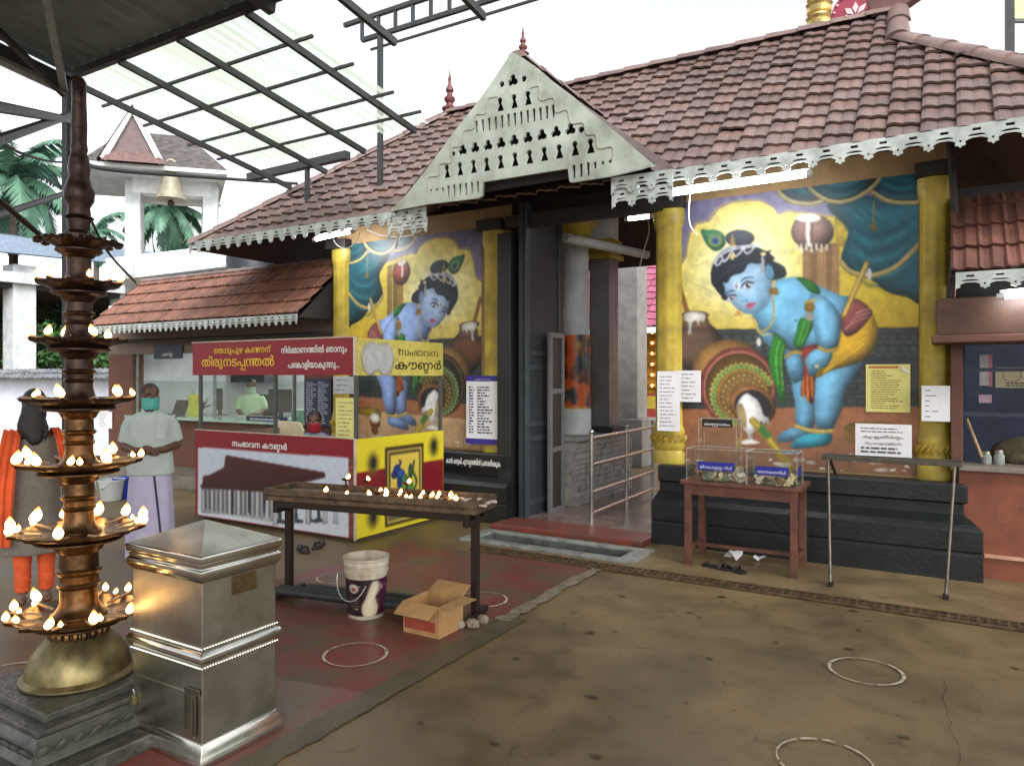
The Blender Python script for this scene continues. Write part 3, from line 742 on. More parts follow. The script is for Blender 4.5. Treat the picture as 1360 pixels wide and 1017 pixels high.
for s_, ex, ez in ((-1, lx, lz), (1, rx, rz_)):
    v0 = [(ax, GY+.02, az-.01), (ex, GY+.02, ez+.03), (ex, EY+.15, EZ+.08), (ax, 7.62, az-.01)]
    g = MB(); g.add(v0 + [(x, y, z-.07) for x, y, z in v0], [(0,1,2,3), (7,6,5,4), (0,4,5,1), (1,5,6,2), (2,6,7,3), (3,7,4,0)])
    ob('dormer_roof', g, mat('dormer_tile', (84, 68, 66), .5, var=.3, scale=8), gh)
ob('dormer_ridge', caps((ax, GY+.05, az), (ax, 7.7, az), .08), M_TILE, gh, smooth=True)
ob('finial', MB().lathe([(r*.45, z*.3) for r, z in FIN], (ax+.03, GY+.12, az+.03), 12), MATS['maroon_finial'], gh, smooth=True)
# plinth in three stepped courses either side of the gate
def plinth(x0, x1, e0, e1):
    """e0/e1: how far the ends step back"""
    prof = [(0, 0), (0, .205), (.012, .215), (.012, .228), (0, .238), (0, .40), (.05, .44), (.17, .50), (.17, .585), (.135, .6), (.135, .735), (.15, .75), (.40, .75)]
    g = MB(); Yf = 6.79
    ring = [[(x0 + (d * e0), Yf + d, z) for d, z in prof] + [(x0 + .4*e0, 7.5, .75), (x0, 7.5, 0)], [(x1 - (d * e1), Yf + d, z) for d, z in prof] + [(x1 - .4*e1, 7.5, .75), (x1, 7.5, 0)]]
    return g.loft(ring)
ob('plinth', plinth(-2.5, .22, .15, .75), M_BLACKSTONE, gh, bevel=.004)
pl = ob('plinth', plinth(-7.1, -4.16, 0, .15), M_BLACKSTONE, gh, bevel=.004)
# walls
M_WALL = mat('ochre_wall', (150, 120, 80), .7, var=.2, scale=5)
for x0, x1 in ((-7.02, -4.3), (-2.47, .03)):
    ob('wall', MB().box((x0, 7.15, .72), (x1, 7.5, 4.0)), M_WALL, gh)
ob('lintel', MB().box((-4.3, 7.2, 3.42), (-2.47, 7.5, 4.0)), M_DARK, gh)
ob('lintel', MB().box((-4.3, 7.0, 3.28), (-2.47, 7.12, 3.42)), M_DARK, gh)
# pilasters: fluted half columns with roped bases
def pilaster(x, w, z0=.75, z1=3.3):
    g = MB(); n = 20; r = w / 2; prof = []
    zs = [(z0, 1.12), (z0+.1, 1.16), (z0+.13, 1.0), (z0+.16, 1.14), (z0+.24, 1.2), (z0+.27, 1.06), (z0+.3, 1.14), (z0+.35, 1.1), (z0+.38, 1.0), (z0+.44, .93), (z1-.2, .9), (z1-.17, 1.05), (z1-.1, 1.12), (z1, 1.12)]
    rings = []
    for z, s_ in zs:
        ring = []
        for k in range(n + 1):
            t = math.pi * k / n; fl = 1 + (.05 * math.cos(8*t) if .86 < s_ < .95 else 0)
            ring.append((x - r * s_ * fl * math.cos(t), 7.15 - r * .62 * s_ * fl * math.sin(t), z))
        rings.append(ring)
    m = n + 1; v = [q for rg in rings for q in rg]; f = [(i*m+k, i*m+k+1, (i+1)*m+k+1, (i+1)*m+k) for i in range(len(rings)-1) for k in range(n)]
    f += [tuple(range(m))[::-1], tuple((len(rings)-1)*m + k for k in range(m))]
    g.add(v, f); return g
PIL = [(868, 905), (1220, 1262), (440, 461), (640, 666)]
for a, c_ in PIL:
    x0, x1 = onY(a, 500, 7.1).x, onY(c_, 500, 7.1).x
    o = ob('pilaster', pilaster((x0+x1)/2, x1-x0), M_YEL, gh, smooth=True)
    g = MB()
    xm = (x0+x1)/2; r = (x1-x0)/2
    for k in range(9):                                        # rope moulding on the base
        t0 = math.pi*(k+.1)/9; t1 = math.pi*(k+1.0)/9
        g.tube([(xm - r*1.2*math.cos(t0), 7.15-r*.75*math.sin(t0), .97), (xm - r*1.24*math.cos((t0+t1)/2), 7.15-r*.78*math.sin((t0+t1)/2), 1.0), (xm - r*1.2*math.cos(t1), 7.15-r*.75*math.sin(t1), 1.035)], [.012, .02, .012], 6)
    ob('rope_moulding', g, mat('dull_gold_paint', (176, 146, 50), .5, var=.3, scale=20), o, smooth=True)
    ob('pilaster_head', MB().box((xm-r*1.25, 7.02, 3.3), (xm+r*1.25, 7.149, 3.42)), M_DARK, o, bevel=.01)

# ================================================================ the murals: painted on the wall in the coordinates of a crop of the photograph (2.676 px to one, from 860,200)
def mural(name, x0, x1, flip, parent):
    z0, z1, res = .775, 3.36, .0062
    w, h = int((x1 - x0) / res), int((z1 - z0) / res)
    X = np.linspace(x0, x1, w)[None, :].repeat(h, 0); Z = np.linspace(z1, z0, h)[:, None].repeat(w, 1)
    XX = (-7.065 - X) if flip else X
    d = -SA * XX + CA * 7.15; r = CA * XX + SA * 7.15
    P = Paint((680 + 970 * r / d - 860) * 2.676, (500 - 970 * (Z - HC) / d - 200) * 2.676, (112, 106, 138))
    px, py = P.x, P.y
    blue = np.array((118, 184, 222)) if not flip else np.array((150, 180, 236))
    B = lambda k: tuple(np.clip(blue * k, 0, 255))
    cloth = (222, 176, 44) if not flip else (206, 96, 36)
    P.speckle(.05, 4)
    # lobed yellow niche with a pale glow
    arch = [(118, 395), (132, 372), (138, 330), (148, 285), (168, 255), (215, 246), (222, 232), (250, 198), (290, 180), (345, 172), (400, 174), (440, 195), (463, 222), (500, 210), (560, 216), (640, 226), (760, 240), (1000, 250), (1000, 650), (100, 650), (100, 400)]
    P.fill(arch, (150, 132, 116), smooth=False); sh = [(x + (7 if x < 460 else 0), y + 9) for x, y in arch]
    P.fill(sh, (206, 182, 52), smooth=False)
    m = P.mask(np.array(sh, float))
    P.grad(m * np.exp(-(((px - 350) / 250) ** 2 + ((py - 430) / 215) ** 2)), (248, 244, 200), 1.)
    P.grad(m * np.clip((px - 500) / 400, 0, 1), (176, 146, 34), .5)
    P.grad(m * np.clip((py - 520) / 160, 0, 1), (180, 140, 30), .4)
    # carved dark band and floor
    P.fill([(90, 636), (1000, 628), (1000, 925), (90, 925)], (44, 52, 54), smooth=False)
    for yy, amp, col, ww in ((668, 12, (98, 106, 100), 5), (712, 16, (84, 98, 98), 6), (790, 16, (70, 82, 80), 5), (845, 14, (84, 94, 92), 5), (898, 12, (92, 98, 92), 5)):
        P.line([(90, yy - amp - 10), (1000, yy - amp - 14)], 3, (92, 96, 90), smooth=False)
        x = 120
        while x < 990:
            P.line([(x - 13, yy - amp), (x - 15, yy + amp * .4), (x, yy + amp), (x + 13, yy + amp * .3), (x + 11, yy - amp), (x + 2, yy - amp * .2)], ww * .8, col, a=.8)
            x += 37
    P.fill([(90, 918), (1000, 908), (1000, 1300), (90, 1300)], (160, 104, 70), smooth=False)
    P.grad(P.mask(np.array([(90, 918), (1000, 908), (1000, 1300), (90, 1300)], float)) * np.clip((py - 930) / 170, 0, 1), (122, 88, 70), .8)
    if flip:
        P.fill([(90, 985), (1000, 978), (1000, 1300), (90, 1300)], (190, 156, 112), smooth=False); P.grad(P.mask(np.array([(90, 985), (1000, 978), (1000, 1300), (90, 1300)], float)) * np.clip((py - 1000) / 160, 0, 1), (160, 128, 96), .7)
    # clustered columns and the hanging pots
    if not flip:
        for x, c in ((566, 1.), (592, .85), (618, 1.1), (645, .9), (668, 1.05)):
            P.fill([(x - 13, 330), (x + 13, 330), (x + 12, 520), (x - 12, 520)], (186 * c, 140 * c, 96 * c), smooth=False, shade=.35, blur=5)
        P.ell(587, 288, 76, 62, (150, 112, 98), shade=.5, blur=12, light=.5)
        P.ell(552, 286, 38, 58, (128, 92, 82), a=.6, shade=.5)
        P.ell(572, 240, 44, 16, (232, 226, 214)); P.line([(572, 245), (570, 300), (574, 335)], 14, (238, 234, 226))
        for k in range(7): P.line([(528 + k*18, 335), (530 + k*18, 352 + 8*(k % 2))], 8, (226, 216, 204), smooth=False)
        P.fill([(668, 235), (712, 275), (692, 300), (712, 330), (680, 340), (668, 300)], (208, 178, 60), shade=.3)
    else:
        for x, c in ((566, 1.), (600, .85), (640, .95)):
            P.fill([(x - 16, 250), (x + 16, 250), (x + 16, 560), (x - 16, 560)], (186 * c, 146 * c, 70 * c), smooth=False, shade=.4, blur=6)
        P.ell(560, 300, 58, 60, (168, 74, 52), shade=.55, blur=12, light=.5)
        P.ell(556, 252, 28, 14, (232, 226, 214)); P.line([(556, 255), (552, 290), (556, 318)], 12, (236, 230, 220))
        P.line([(560, 250), (556, 170)], 3, (120, 90, 60), smooth=False)
    # swagged curtain
    T = (22, 88, 104) if not flip else (20, 74, 84)
    TR = (172, 156, 100)
    def swag(poly, trim, folds):
        P.fill(poly, T, shade=.55, blur=16, light=.7)
        for k, f in enumerate(folds): P.line(f, 9, (56, 130, 142) if k % 2 else (10, 52, 66), a=.75, soft=2, taper=True)
        if trim: P.line(trim, 15, (110, 96, 60)); P.line([(x, y - 2) for x, y in trim], 10, TR)
    swag([(640, 190), (700, 265), (712, 300), (690, 370), (694, 410), (740, 440), (800, 462), (850, 500), (920, 520), (990, 520), (990, 170), (850, 185), (780, 160)], None,
         [[(720, 260 + 26*k), (790, 300 + 30*k), (880, 280 + 30*k), (960, 220 + 30*k)] for k in range(7)] + [[(700 + 20*k, 200), (760 + 18*k, 240), (840 + 10*k, 250)] for k in range(5)])
    P.line([(690, 398), (720, 430), (775, 445), (830, 438), (890, 408), (945, 355), (990, 310)], 18, (120, 104, 58)); P.line([(690, 396), (720, 427), (775, 442), (830, 435), (890, 405), (945, 352), (990, 305)], 12, TR)
    P.line([(803, 180), (803, 260)], 6, (150, 120, 60), smooth=False); P.ell(803, 272, 14, 16, (178, 146, 74), shade=.4)
    swag([(440, 60), (452, 128), (480, 165), (520, 185), (575, 190), (640, 176), (600, 110), (560, 40)], [(450, 122), (480, 162), (520, 184), (575, 190), (620, 182)], [[(470 + 16*k, 90), (500 + 16*k, 130 + 4*k), (570 + 8*k, 150)] for k in range(4)])
    swag([(800, 40), (800, 148), (850, 180), (910, 188), (1000, 184), (1000, 40)], [(800, 148), (850, 178), (910, 187), (1000, 183)], [[(830, 90 + 18*k), (880, 120 + 16*k), (980, 110 + 16*k)] for k in range(4)])
    swag([(540, 30), (556, 110), (600, 158), (660, 184), (720, 178), (780, 148), (820, 108), (838, 30)], [(552, 106), (600, 156), (660, 183), (720, 177), (780, 146), (822, 104), (838, 50)], [[(590 + 4*k, 70 + 18*k), (660, 104 + 19*k), (740, 96 + 17*k), (800 - 6*k, 60 + 14*k)] for k in range(5)])
    # pot of curd at the edge
    P.line([(112, 480), (150, 600)], 18, (126, 84, 44), smooth=False)
    P.ell(185, 700, 84, 92, (98, 76, 62) if not flip else (104, 66, 36), shade=.6, blur=14, light=.6)
    P.fill([(128, 590), (212, 590), (232, 640), (120, 640)], (110, 84, 66), smooth=False, shade=.4)
    P.ell(168, 585, 52, 15, (120, 92, 70), shade=.3)
    P.fill([(132, 580), (165, 572), (205, 582), (200, 610), (188, 604), (182, 622), (172, 606), (160, 612), (154, 650), (144, 648), (146, 612), (132, 604)], (238, 236, 226), shade=.25)
    # the great tilted pot
    P.ell(296, 800, 140, 128, (158, 116, 62), shade=.6, blur=18, light=.7, rot=.3)
    k3 = ((146, 76, 66), (186, 112, 96), (118, 88, 42)) if not flip else ((82, 60, 46), (104, 80, 58), (50, 60, 40))
    P.ell(322, 838, 135, 140, k3[0], shade=.35, blur=8, rot=.3); P.ell(324, 840, 124, 128, k3[1], rot=.3); P.ell(325, 842, 119, 123, k3[2], shade=.4, blur=18, rot=.3)
    C = (338, 868)
    base = (92, 138, 62) if not flip else (52, 112, 66)
    for k in range(26):
        a = R(95 + 9.6 * k); x, y = C[0] + 103*math.cos(a), C[1] + 100*math.sin(a)
        P.fill([(x + 16*math.cos(a) , y + 16*math.sin(a)), (x - 10*math.sin(a), y + 10*math.cos(a)), (x - 9*math.cos(a), y - 9*math.sin(a)), (x + 10*math.sin(a), y - 10*math.cos(a))], (192, 176, 104)); P.ell(x, y, 8, 8, base)
    P.ring(C[0], C[1], 84, 90, (168, 128, 60))
    for rr, n, s_ in ((76, 24, 8), (58, 19, 7)):
        for k in range(n):
            a = 2*math.pi*k/n; P.ell(C[0] + 6 + rr*math.cos(a), C[1] + 6 + rr*math.sin(a), s_, s_, (206, 170, 104), shade=.4, blur=2)
    P.ring(C[0]+6, C[1]+6, 63, 67, (150, 110, 52))
    M = (374, 906)
    P.ell(*M, 84, 70, (164, 112, 64), shade=.5, blur=10, light=.6, rot=.4); P.ell(M[0]+2, M[1]+2, 68, 56, (44, 40, 46), rot=.4)
    P.fill([(330, 880), (352, 862), (372, 872), (392, 886), (404, 910), (414, 940), (430, 950), (432, 975), (420, 968), (416, 990), (404, 960), (396, 985), (372, 1010), (380, 1030), (362, 1030), (352, 1000), (338, 985), (322, 940), (318, 910)], (238, 238, 236), shade=.25, blur=7, light=.4)
    P.fill([(322, 900), (340, 905), (352, 950), (350, 985), (336, 975), (320, 930)], (214, 186, 130), shade=.3)
    P.line([(375, 960), (415, 1005), (470, 1075), (505, 1120)], 26, (150, 128, 42)); P.line([(372, 956), (415, 1002), (470, 1072)], 10, (196, 174, 78)); P.line([(408, 990), (425, 1010)], 26, (66, 116, 60), smooth=False)
    P.fill([(330, 1035), (360, 1025), (400, 1036), (380, 1042), (340, 1042)], (228, 226, 222))
    for _ in range(9): P.ell(random.uniform(470, 900), random.uniform(1075, 1140), random.uniform(8, 26), random.uniform(4, 9), (222, 218, 210), shade=.2)
    P.ell(800, 985, 100, 22, (170, 140, 52), shade=.4); P.ell(725, 1002, 24, 34, (190, 160, 52), shade=.5); P.ell(724, 1004, 14, 24, (120, 84, 50))
    if flip:
        P.ell(745, 1040, 40, 26, (158, 92, 46), shade=.5, light=.5); P.ell(745, 1076, 24, 26, (150, 84, 40), shade=.4); P.ell(745, 1015, 36, 26, (240, 238, 230), shade=.25)
    # ---- the blue child: far limbs first
    sk = dict(shade=.42, blur=9, light=.55)
    P.fill([(392, 618), (440, 640), (490, 700), (535, 725), (530, 765), (488, 742), (440, 706), (404, 664)], B(.86), **sk)
    P.fill([(512, 800), (556, 786), (592, 850), (598, 930), (588, 985), (560, 992), (530, 982), (524, 905)], B(.92), **sk)
    P.fill([(462, 1024), (478, 1000), (520, 984), (584, 986), (592, 1006), (540, 1020), (500, 1034), (468, 1034)], B(.98), **sk)
    P.fill([(590, 815), (650, 780), (720, 762), (768, 738), (738, 800), (700, 862), (690, 920), (672, 960), (655, 992), (620, 996), (598, 975), (592, 900)], B(1.02), shade=.45, blur=12, light=.6)
    P.fill([(510, 1046), (536, 1018), (590, 1002), (646, 1000), (656, 1026), (640, 1044), (600, 1052), (540, 1058), (514, 1056)], B(.98) if flip else (70, 178, 206), **sk)
    for k in range(5): P.line([(514 + 11*k, 1054 - 2*k), (520 + 11*k, 1044 - 2*k)], 2, B(.5), smooth=False); P.line([(466 + 10*k, 1031 - 3*k), (472 + 10*k, 1022 - 3*k)], 2, B(.5), smooth=False)
    P.line([(528, 978), (560, 990), (600, 998), (655, 996)], 13, (168, 140, 60)); P.line([(528, 976), (560, 988), (600, 996), (655, 994)], 5, (214, 190, 110))
    # torso
    P.fill([(405, 548), (440, 470), (480, 455), (545, 452), (610, 480), (680, 512), (722, 524), (712, 590), (670, 690), (610, 704), (540, 712), (500, 694), (455, 650), (412, 636), (385, 606), (372, 578)], B(1.), shade=.4, blur=16, light=.6)
    P.ell(530, 606, 34, 26, B(1.1), soft=8, a=.5); P.ell(527, 604, 5, 4, B(.55)); P.line([(480, 640), (520, 668), (580, 690)], 5, B(.7), a=.6, soft=2)
    # dhoti, belt, sashes
    P.fill([(684, 602), (716, 560), (738, 532), (790, 568), (812, 610), (820, 645), (806, 700), (768, 744), (712, 764), (650, 782), (604, 806), (588, 790), (628, 748), (672, 692)], cloth, shade=.45, blur=12, light=.5)
    dk = tuple(c * .68 for c in cloth); lt = tuple(min(255, c * 1.15) for c in cloth)
    for k in range(9): P.line([(800 - 4*k, 590 + 12*k), (740 - 6*k, 680 + 8*k), (640 - 2*k, 760 + 4*k)], 4, dk if k % 2 else lt, a=.7)
    P.fill([(684, 604), (722, 536), (752, 530), (798, 572), (784, 602), (742, 648), (704, 658)], (134, 70, 68), shade=.45, light=.4)
    for k in range(3): P.line([(700 + 20*k, 640 - 30*k), (730 + 18*k, 612 - 22*k), (790, 590 - 14*k)], 3, (206, 170, 150))
    P.fill([(536, 712), (606, 690), (600, 730), (596, 800), (592, 880), (584, 902), (560, 872), (544, 866), (552, 780)], (146, 52, 40), shade=.4, light=.4)
    for x in (552, 568, 584): P.line([(x, 800), (x + 2, 888 - abs(x - 568))], 6, (214, 140, 40), smooth=False)
    G = (52, 140, 48)
    P.fill([(528, 452), (566, 455), (608, 486), (610, 516), (576, 500), (545, 468)], G, shade=.45, light=.5)
    P.fill([(545, 596), (592, 604), (572, 660), (544, 706), (520, 690), (530, 640)], G, shade=.4, light=.4)
    P.fill([(454, 650), (490, 680), (486, 720), (478, 790), (490, 885), (478, 894), (456, 840), (436, 780), (430, 730), (440, 690)], G, shade=.4, light=.4)
    for k in range(4): P.line([(462 + 8*k, 670 + 6*k), (448 + 9*k, 740), (458 + 8*k, 820 + 10*k)], 4, (118, 190, 70) if k % 2 else (30, 92, 40)); P.line([(550 + 9*k, 604), (540 + 8*k, 650), (526 + 6*k, 692)], 3, (118, 190, 70) if k % 2 else (30, 92, 40))
    # near arm and hands
    P.fill([(490, 728), (520, 712), (546, 722), (556, 770), (552, 812), (536, 822), (522, 826), (506, 806), (494, 770)], B(.95), **sk)
    P.fill([(575, 518), (610, 510), (650, 536), (682, 582), (688, 640), (672, 704), (640, 716), (612, 702), (596, 650), (584, 600)], B(1.06), shade=.5, blur=10, light=.6)
    P.fill([(560, 742), (586, 710), (612, 702), (650, 706), (656, 734), (636, 768), (610, 776), (592, 802), (574, 796), (566, 770)], B(1.05), **sk)
    for k in range(4): P.line([(580 + 14*k, 790 - 8*k), (590 + 12*k, 756 - 6*k)], 3, B(.55), smooth=False); P.line([(508 + 11*k, 818 - abs(k - 1) * 4), (508 + 9*k, 780)], 3, B(.5), smooth=False)
    P.line([(610, 700), (640, 712), (672, 704)], 13, (176, 142, 66)); P.line([(492, 732), (520, 716), (546, 720)], 11, (176, 142, 66))
    P.ell(576, 556, 18, 22, (196, 152, 62), shade=.4); P.ell(576, 590, 16, 16, (220, 214, 206), shade=.3); P.line([(562, 540), (600, 530)], 8, (190, 150, 70), smooth=False)
    P.ell(602, 766, 7, 6, (214, 190, 120))
    # flute at the waist
    P.line([(780, 400), (698, 588)], 19, (128, 98, 44), smooth=False); P.line([(777, 402), (698, 584)], 9, (204, 172, 92), smooth=False); P.ell(788, 440, 9, 22, (206, 200, 190)); 
    # neck, necklaces
    P.line([(440, 500), (450, 580), (430, 630), (395, 640), (372, 590)], 7, (186, 160, 84)); P.line([(380, 600), (400, 650), (440, 652)], 5, (206, 176, 90)); P.ell(396, 680, 8, 16, (224, 214, 206))
    # head
    P.fill([(232, 470), (228, 420), (258, 362), (310, 335), (372, 334), (420, 358), (440, 352), (436, 366), (452, 384), (446, 392), (486, 414), (492, 446), (462, 458), (440, 470), (420, 500), (280, 530), (262, 512)], (26, 32, 42), shade=.2, light=.4)
    for k in range(6): P.line([(440, 390 + 12*k), (468, 404 + 9*k), (488, 420 + 6*k)], 2.5, (62, 72, 84), a=.7)
    P.fill([(270, 455), (318, 420), (360, 398), (408, 392), (436, 420), (442, 470), (440, 510), (424, 552), (384, 578), (344, 578), (312, 556), (288, 528), (268, 492)], tuple(np.clip(blue * .35 + np.array((186, 208, 236)) * .65, 0, 255)), shade=.3, blur=14, light=.35)
    P.grad(P.mask(catmull([(380, 500), (436, 430), (442, 490), (424, 552), (384, 578), (350, 577)])), B(.92), .35)
    P.fill([(228, 470), (232, 430), (270, 385), (330, 360), (408, 376), (420, 398), (392, 402), (360, 402), (340, 432), (300, 446), (284, 470), (268, 470), (276, 498), (262, 514), (244, 492)], (26, 32, 42), light=.3)
    P.fill([(414, 372), (446, 404), (440, 440), (420, 430), (408, 400)], (26, 32, 42))
    for k in range(5): P.line([(240 + 14*k, 470 - 16*k), (280 + 12*k, 438 - 10*k), (340 + 6*k, 418 - 8*k)], 2.5, (64, 74, 90), a=.6)
    P.ell(434, 432, 15, 30, B(.98), shade=.4, blur=4, rot=-.2); P.ell(436, 434, 8, 18, B(.72), rot=-.2)
    P.ell(449, 472, 6, 14, (206, 170, 90)); P.fill([(434, 488), (464, 488), (468, 512), (432, 512)], (186, 140, 70), smooth=False, shade=.3); P.fill([(322, 566), (338, 586), (306, 588)], (190, 150, 70), smooth=False)
    for (ex, ey, s_, rot) in ((356, 480, 1., -.25), (298, 524, .86, -.3)):
        P.ell(ex, ey, 22*s_, 12*s_, (112, 124, 156), rot=rot); P.ell(ex + 1, ey + 2, 18*s_, 8*s_, (222, 228, 236), rot=rot)
        P.ell(ex + 2, ey, 9*s_, 9*s_, (40, 36, 48)); P.ell(ex + 5, ey - 3, 3, 3, (250, 250, 250), soft=0)
        P.line([(ex - 26*s_, ey + 8), (ex - 6, ey - 14*s_), (ex + 22*s_, ey - 10*s_)], 4, (36, 34, 46), taper=False)
        P.line([(ex - 28*s_, ey - 10), (ex - 6, ey - 28*s_), (ex + 24*s_, ey - 28*s_)], 5, (40, 46, 66), taper=True)
    P.line([(322, 496), (330, 520), (346, 530)], 4, B(.72), a=.7, soft=2); P.ell(340, 530, 14, 9, B(1.2), soft=3, a=.6); P.ell(336, 536, 4, 3, B(.5)); P.ell(351, 533, 4, 3, B(.5))
    P.fill([(350, 552), (364, 540), (374, 542), (384, 540), (378, 554), (364, 562)], (188, 92, 116)); P.line([(351, 551), (366, 549), (382, 542)], 2, (110, 44, 66))
    P.line([(308, 472), (312, 492), (322, 496), (328, 480), (322, 462)], 4, (232, 226, 210)); P.line([(316, 478), (317, 488)], 4, (196, 60, 60), smooth=False)
    # topknot, pearls, feather
    P.ell(328, 312, 52, 30, (30, 42, 54), shade=.3, light=.5)
    P.fill([(190, 284), (216, 283), (250, 284), (276, 306), (274, 338), (250, 356), (226, 350), (206, 326)], (40, 120, 74), shade=.4, light=.4)
    for k in range(7): P.line([(238, 320), (198 + 12*k, 288 + (k % 3) * 4)], 2, (96, 168, 104), smooth=False, a=.6)
    P.ell(240, 320, 24, 21, (140, 124, 66)); P.ell(241, 321, 16, 15, (60, 130, 120)); P.ell(242, 322, 10, 10, (30, 44, 110))
    P.fill([(294, 330), (302, 296), (312, 330), (306, 350)], (200, 156, 78), shade=.3)
    for pts in ([(240, 402), (262, 372), (300, 352), (350, 346), (402, 340)], [(238, 398), (256, 366), (296, 344), (350, 340), (400, 334)], [(264, 374), (272, 394), (288, 380), (296, 360)], [(300, 354), (312, 376), (330, 362), (340, 348)], [(340, 348), (352, 366), (370, 356), (378, 344)], [(240, 402), (250, 408), (266, 390)]):
        P.line(pts, 6, (222, 222, 228))
    P.ell(302, 376, 8, 13, (208, 178, 110)); P.fill([(404, 376), (414, 376), (420, 436), (402, 436)], (214, 218, 226), smooth=False, shade=.3); P.ell(412, 368, 10, 8, (214, 190, 130))
    # flaking, damp and dirt in the plaster near the foot
    rr2 = np.random.default_rng(3 + flip)
    for _ in range(34):
        cx_, cy_ = rr2.uniform(110, 1000), rr2.uniform(1085, 1160); k = rr2.uniform(3, 15)
        P.fill([(cx_ + k*rr2.uniform(.5, 1.5)*math.cos(t), cy_ + .5*k*rr2.uniform(.5, 1.5)*math.sin(t)) for t in np.linspace(0, 6.28, 8)[:-1]], (206, 200, 186), a=.85, soft=0)
    nz = bblur(rr2.standard_normal(px.shape), 14) * 14
    P.c *= (1 + .07 * np.clip(nz, -2, 2))[..., None]; P.speckle(.025, 1)
    for _ in range(9):                                        # hairline cracks in the plaster
        x, y = rr2.uniform(110, 980), rr2.uniform(150, 1100); pts = [(x, y)]; a = rr2.uniform(0, 6.3)
        for _k in range(6): a += rr2.uniform(-.7, .7); x, y = x + 26*math.cos(a), y + 26*math.sin(a); pts.append((x, y))
        P.line(pts, 1.6, (92, 84, 76), smooth=False, a=.4)
    st_n = bblur(rr2.standard_normal(px.shape), 3); st_n = bblur(np.repeat(st_n[::4], 4, 0)[:px.shape[0]] if px.shape[0] % 4 == 0 else st_n, 2)
    P.c *= (1 + .12 * np.clip(st_n * 3, -.5, .5))[..., None]   # brush marks
    if flip: P.c = P.c * .96 + np.array((96, 92, 84)) * .04
    pos = np.stack([X, np.full_like(X, 7.145), Z], -1)
    return picture(name, P, pos, M_PAINT, parent)
mural('mural', onY(905, 500, 7.15).x, onY(1220, 500, 7.15).x, 0, gh)
mural('mural', onY(461, 500, 7.15).x, onY(640, 500, 7.15).x, 1, gh)

# ================================================================ in the gateway
gr = E('gateway_door', (-4.08, 7.4, 0), 'tall blue-grey gateway door leaf swung open against the passage', 'door')
g = MB().box((-4.11, 6.98, .05), (-4.05, 7.93, 3.75)); ob('door_leaf', g, M_DOOR, gr, bevel=.004)
g = MB()
for z0, z1 in ((.18, .95), (1.05, 1.75), (1.85, 3.5)):
    for lo, hi in (((-4.05, 7.04, z0), (-4.035, 7.1, z1)), ((-4.05, 7.8, z0), (-4.035, 7.86, z1)), ((-4.05, 7.1, z0), (-4.035, 7.8, z0+.06)), ((-4.05, 7.1, z1-.06), (-4.035, 7.8, z1))): g.box(lo, hi)
ob('door_rail', g, mat('door_rail_paint', (54, 62, 68), .5, var=.15), gr, bevel=.004)
g = MB().box((-4.035, 6.975, .05), (-4.0, 7.03, 3.7)); ob('door_stile', g, MATS['door_rail_paint'], gr, bevel=.005)
ob('door_jamb', MB().box((-4.36, 6.93, .04), (-4.18, 7.149, 3.22)), mat('dark_grey_jamb', (32, 35, 38), .45, var=.2), gh, bevel=.01)
# narrow side wicket
wk = E('side_wicket', (-3.9, 7.75, 0), 'narrow grey framed wicket with dark upright openings beside the tall door', 'gate')
a, b_ = onX(729, 688, -3.93), onX(745, 688, -3.93); y0, y1 = a.y, b_.y + .06; zt = onX(737, 442, -3.93).z
g = MB().box((-3.95, y0, .05), (-3.91, y0+.06, zt)).box((-3.95, y1-.06, .05), (-3.91, y1, zt))
for z in (.05, .75, 1.42, zt-.06): g.box((-3.95, y0+.06, z), (-3.91, y1-.06, z+.06))
ob('wicket_frame', g, mat('wicket_grey', (98, 102, 104), .45, var=.15), wk, bevel=.004)
ob('wicket_panel', MB().box((-3.945, y0+.05, .1), (-3.93, y1-.05, zt-.05)), mat('wicket_dark', (38, 36, 36), .5), wk)
g = MB().box((-4.14, 6.58, .0), (-2.51, 12.2, .055)); ob('gate_floor', g, M_GATEFLOOR, kind='structure')
g = MB().box((-4.2, 6.56, .0), (-2.5, 6.99, .06)); ob('gate_threshold', g, mat('red_oxide_step', (128, 56, 48), .35, var=.3, scale=6, col2=(92, 66, 58)), kind='structure', bevel=.01)
lw = E('stone_clad_wall', (-4.1, 8.6, 0), 'low wall clad in grey split stone along the passage', 'wall')
g = MB(); random.seed(3)
g.box((-4.6, 7.95, .05), (-3.9, 9.75, .83))
zz = .05
while zz < .8:
    y = 7.95; hh = random.uniform(.045, .08)
    while y < 9.72:
        ww = min(random.uniform(.15, .4), 9.75 - y); g.box((-3.9, y+.003, zz+.003), (-3.885 + random.uniform(0, .016), y+ww-.003, min(.83, zz+hh)-.003)); y += ww
    zz += hh
ob('stone_cladding', g, mat('split_stone', (150, 146, 140), .6, var=.3, scale=9, bump=.4, bscale=40, col2=(104, 100, 98)), lw)
ob('coping', MB().box((-4.62, 7.93, .83), (-3.86, 9.77, .87)), M_STONE, lw, bevel=.008)
c0 = onX(802, 575, -4.05)
pc = E('square_pillar', (c0.x, c0.y, .87), 'square grey pillar with a yellow banded capital standing on the low wall', 'pillar')
q = .15
g = MB().box((c0.x-q-.08, c0.y-q-.08, .87), (c0.x+q+.08, c0.y+q+.08, .95)); ob('pillar_base', g, M_DARK, pc, bevel=.01)
ob('shaft', MB().box((c0.x-q, c0.y-q, .95), (c0.x+q, c0.y+q, 3.2)), mat('grey_pillar_paint', (112, 112, 114), .35, var=.2, scale=5), pc, bevel=.012)
g = MB()
for z, e in ((3.2, .06), (3.26, .03), (3.32, .08), (3.4, .04)): g.box((c0.x-q-e, c0.y-q-e, z), (c0.x+q+e, c0.y+q+e, z+.062))
ob('capital', g, M_YEL, pc, bevel=.006)
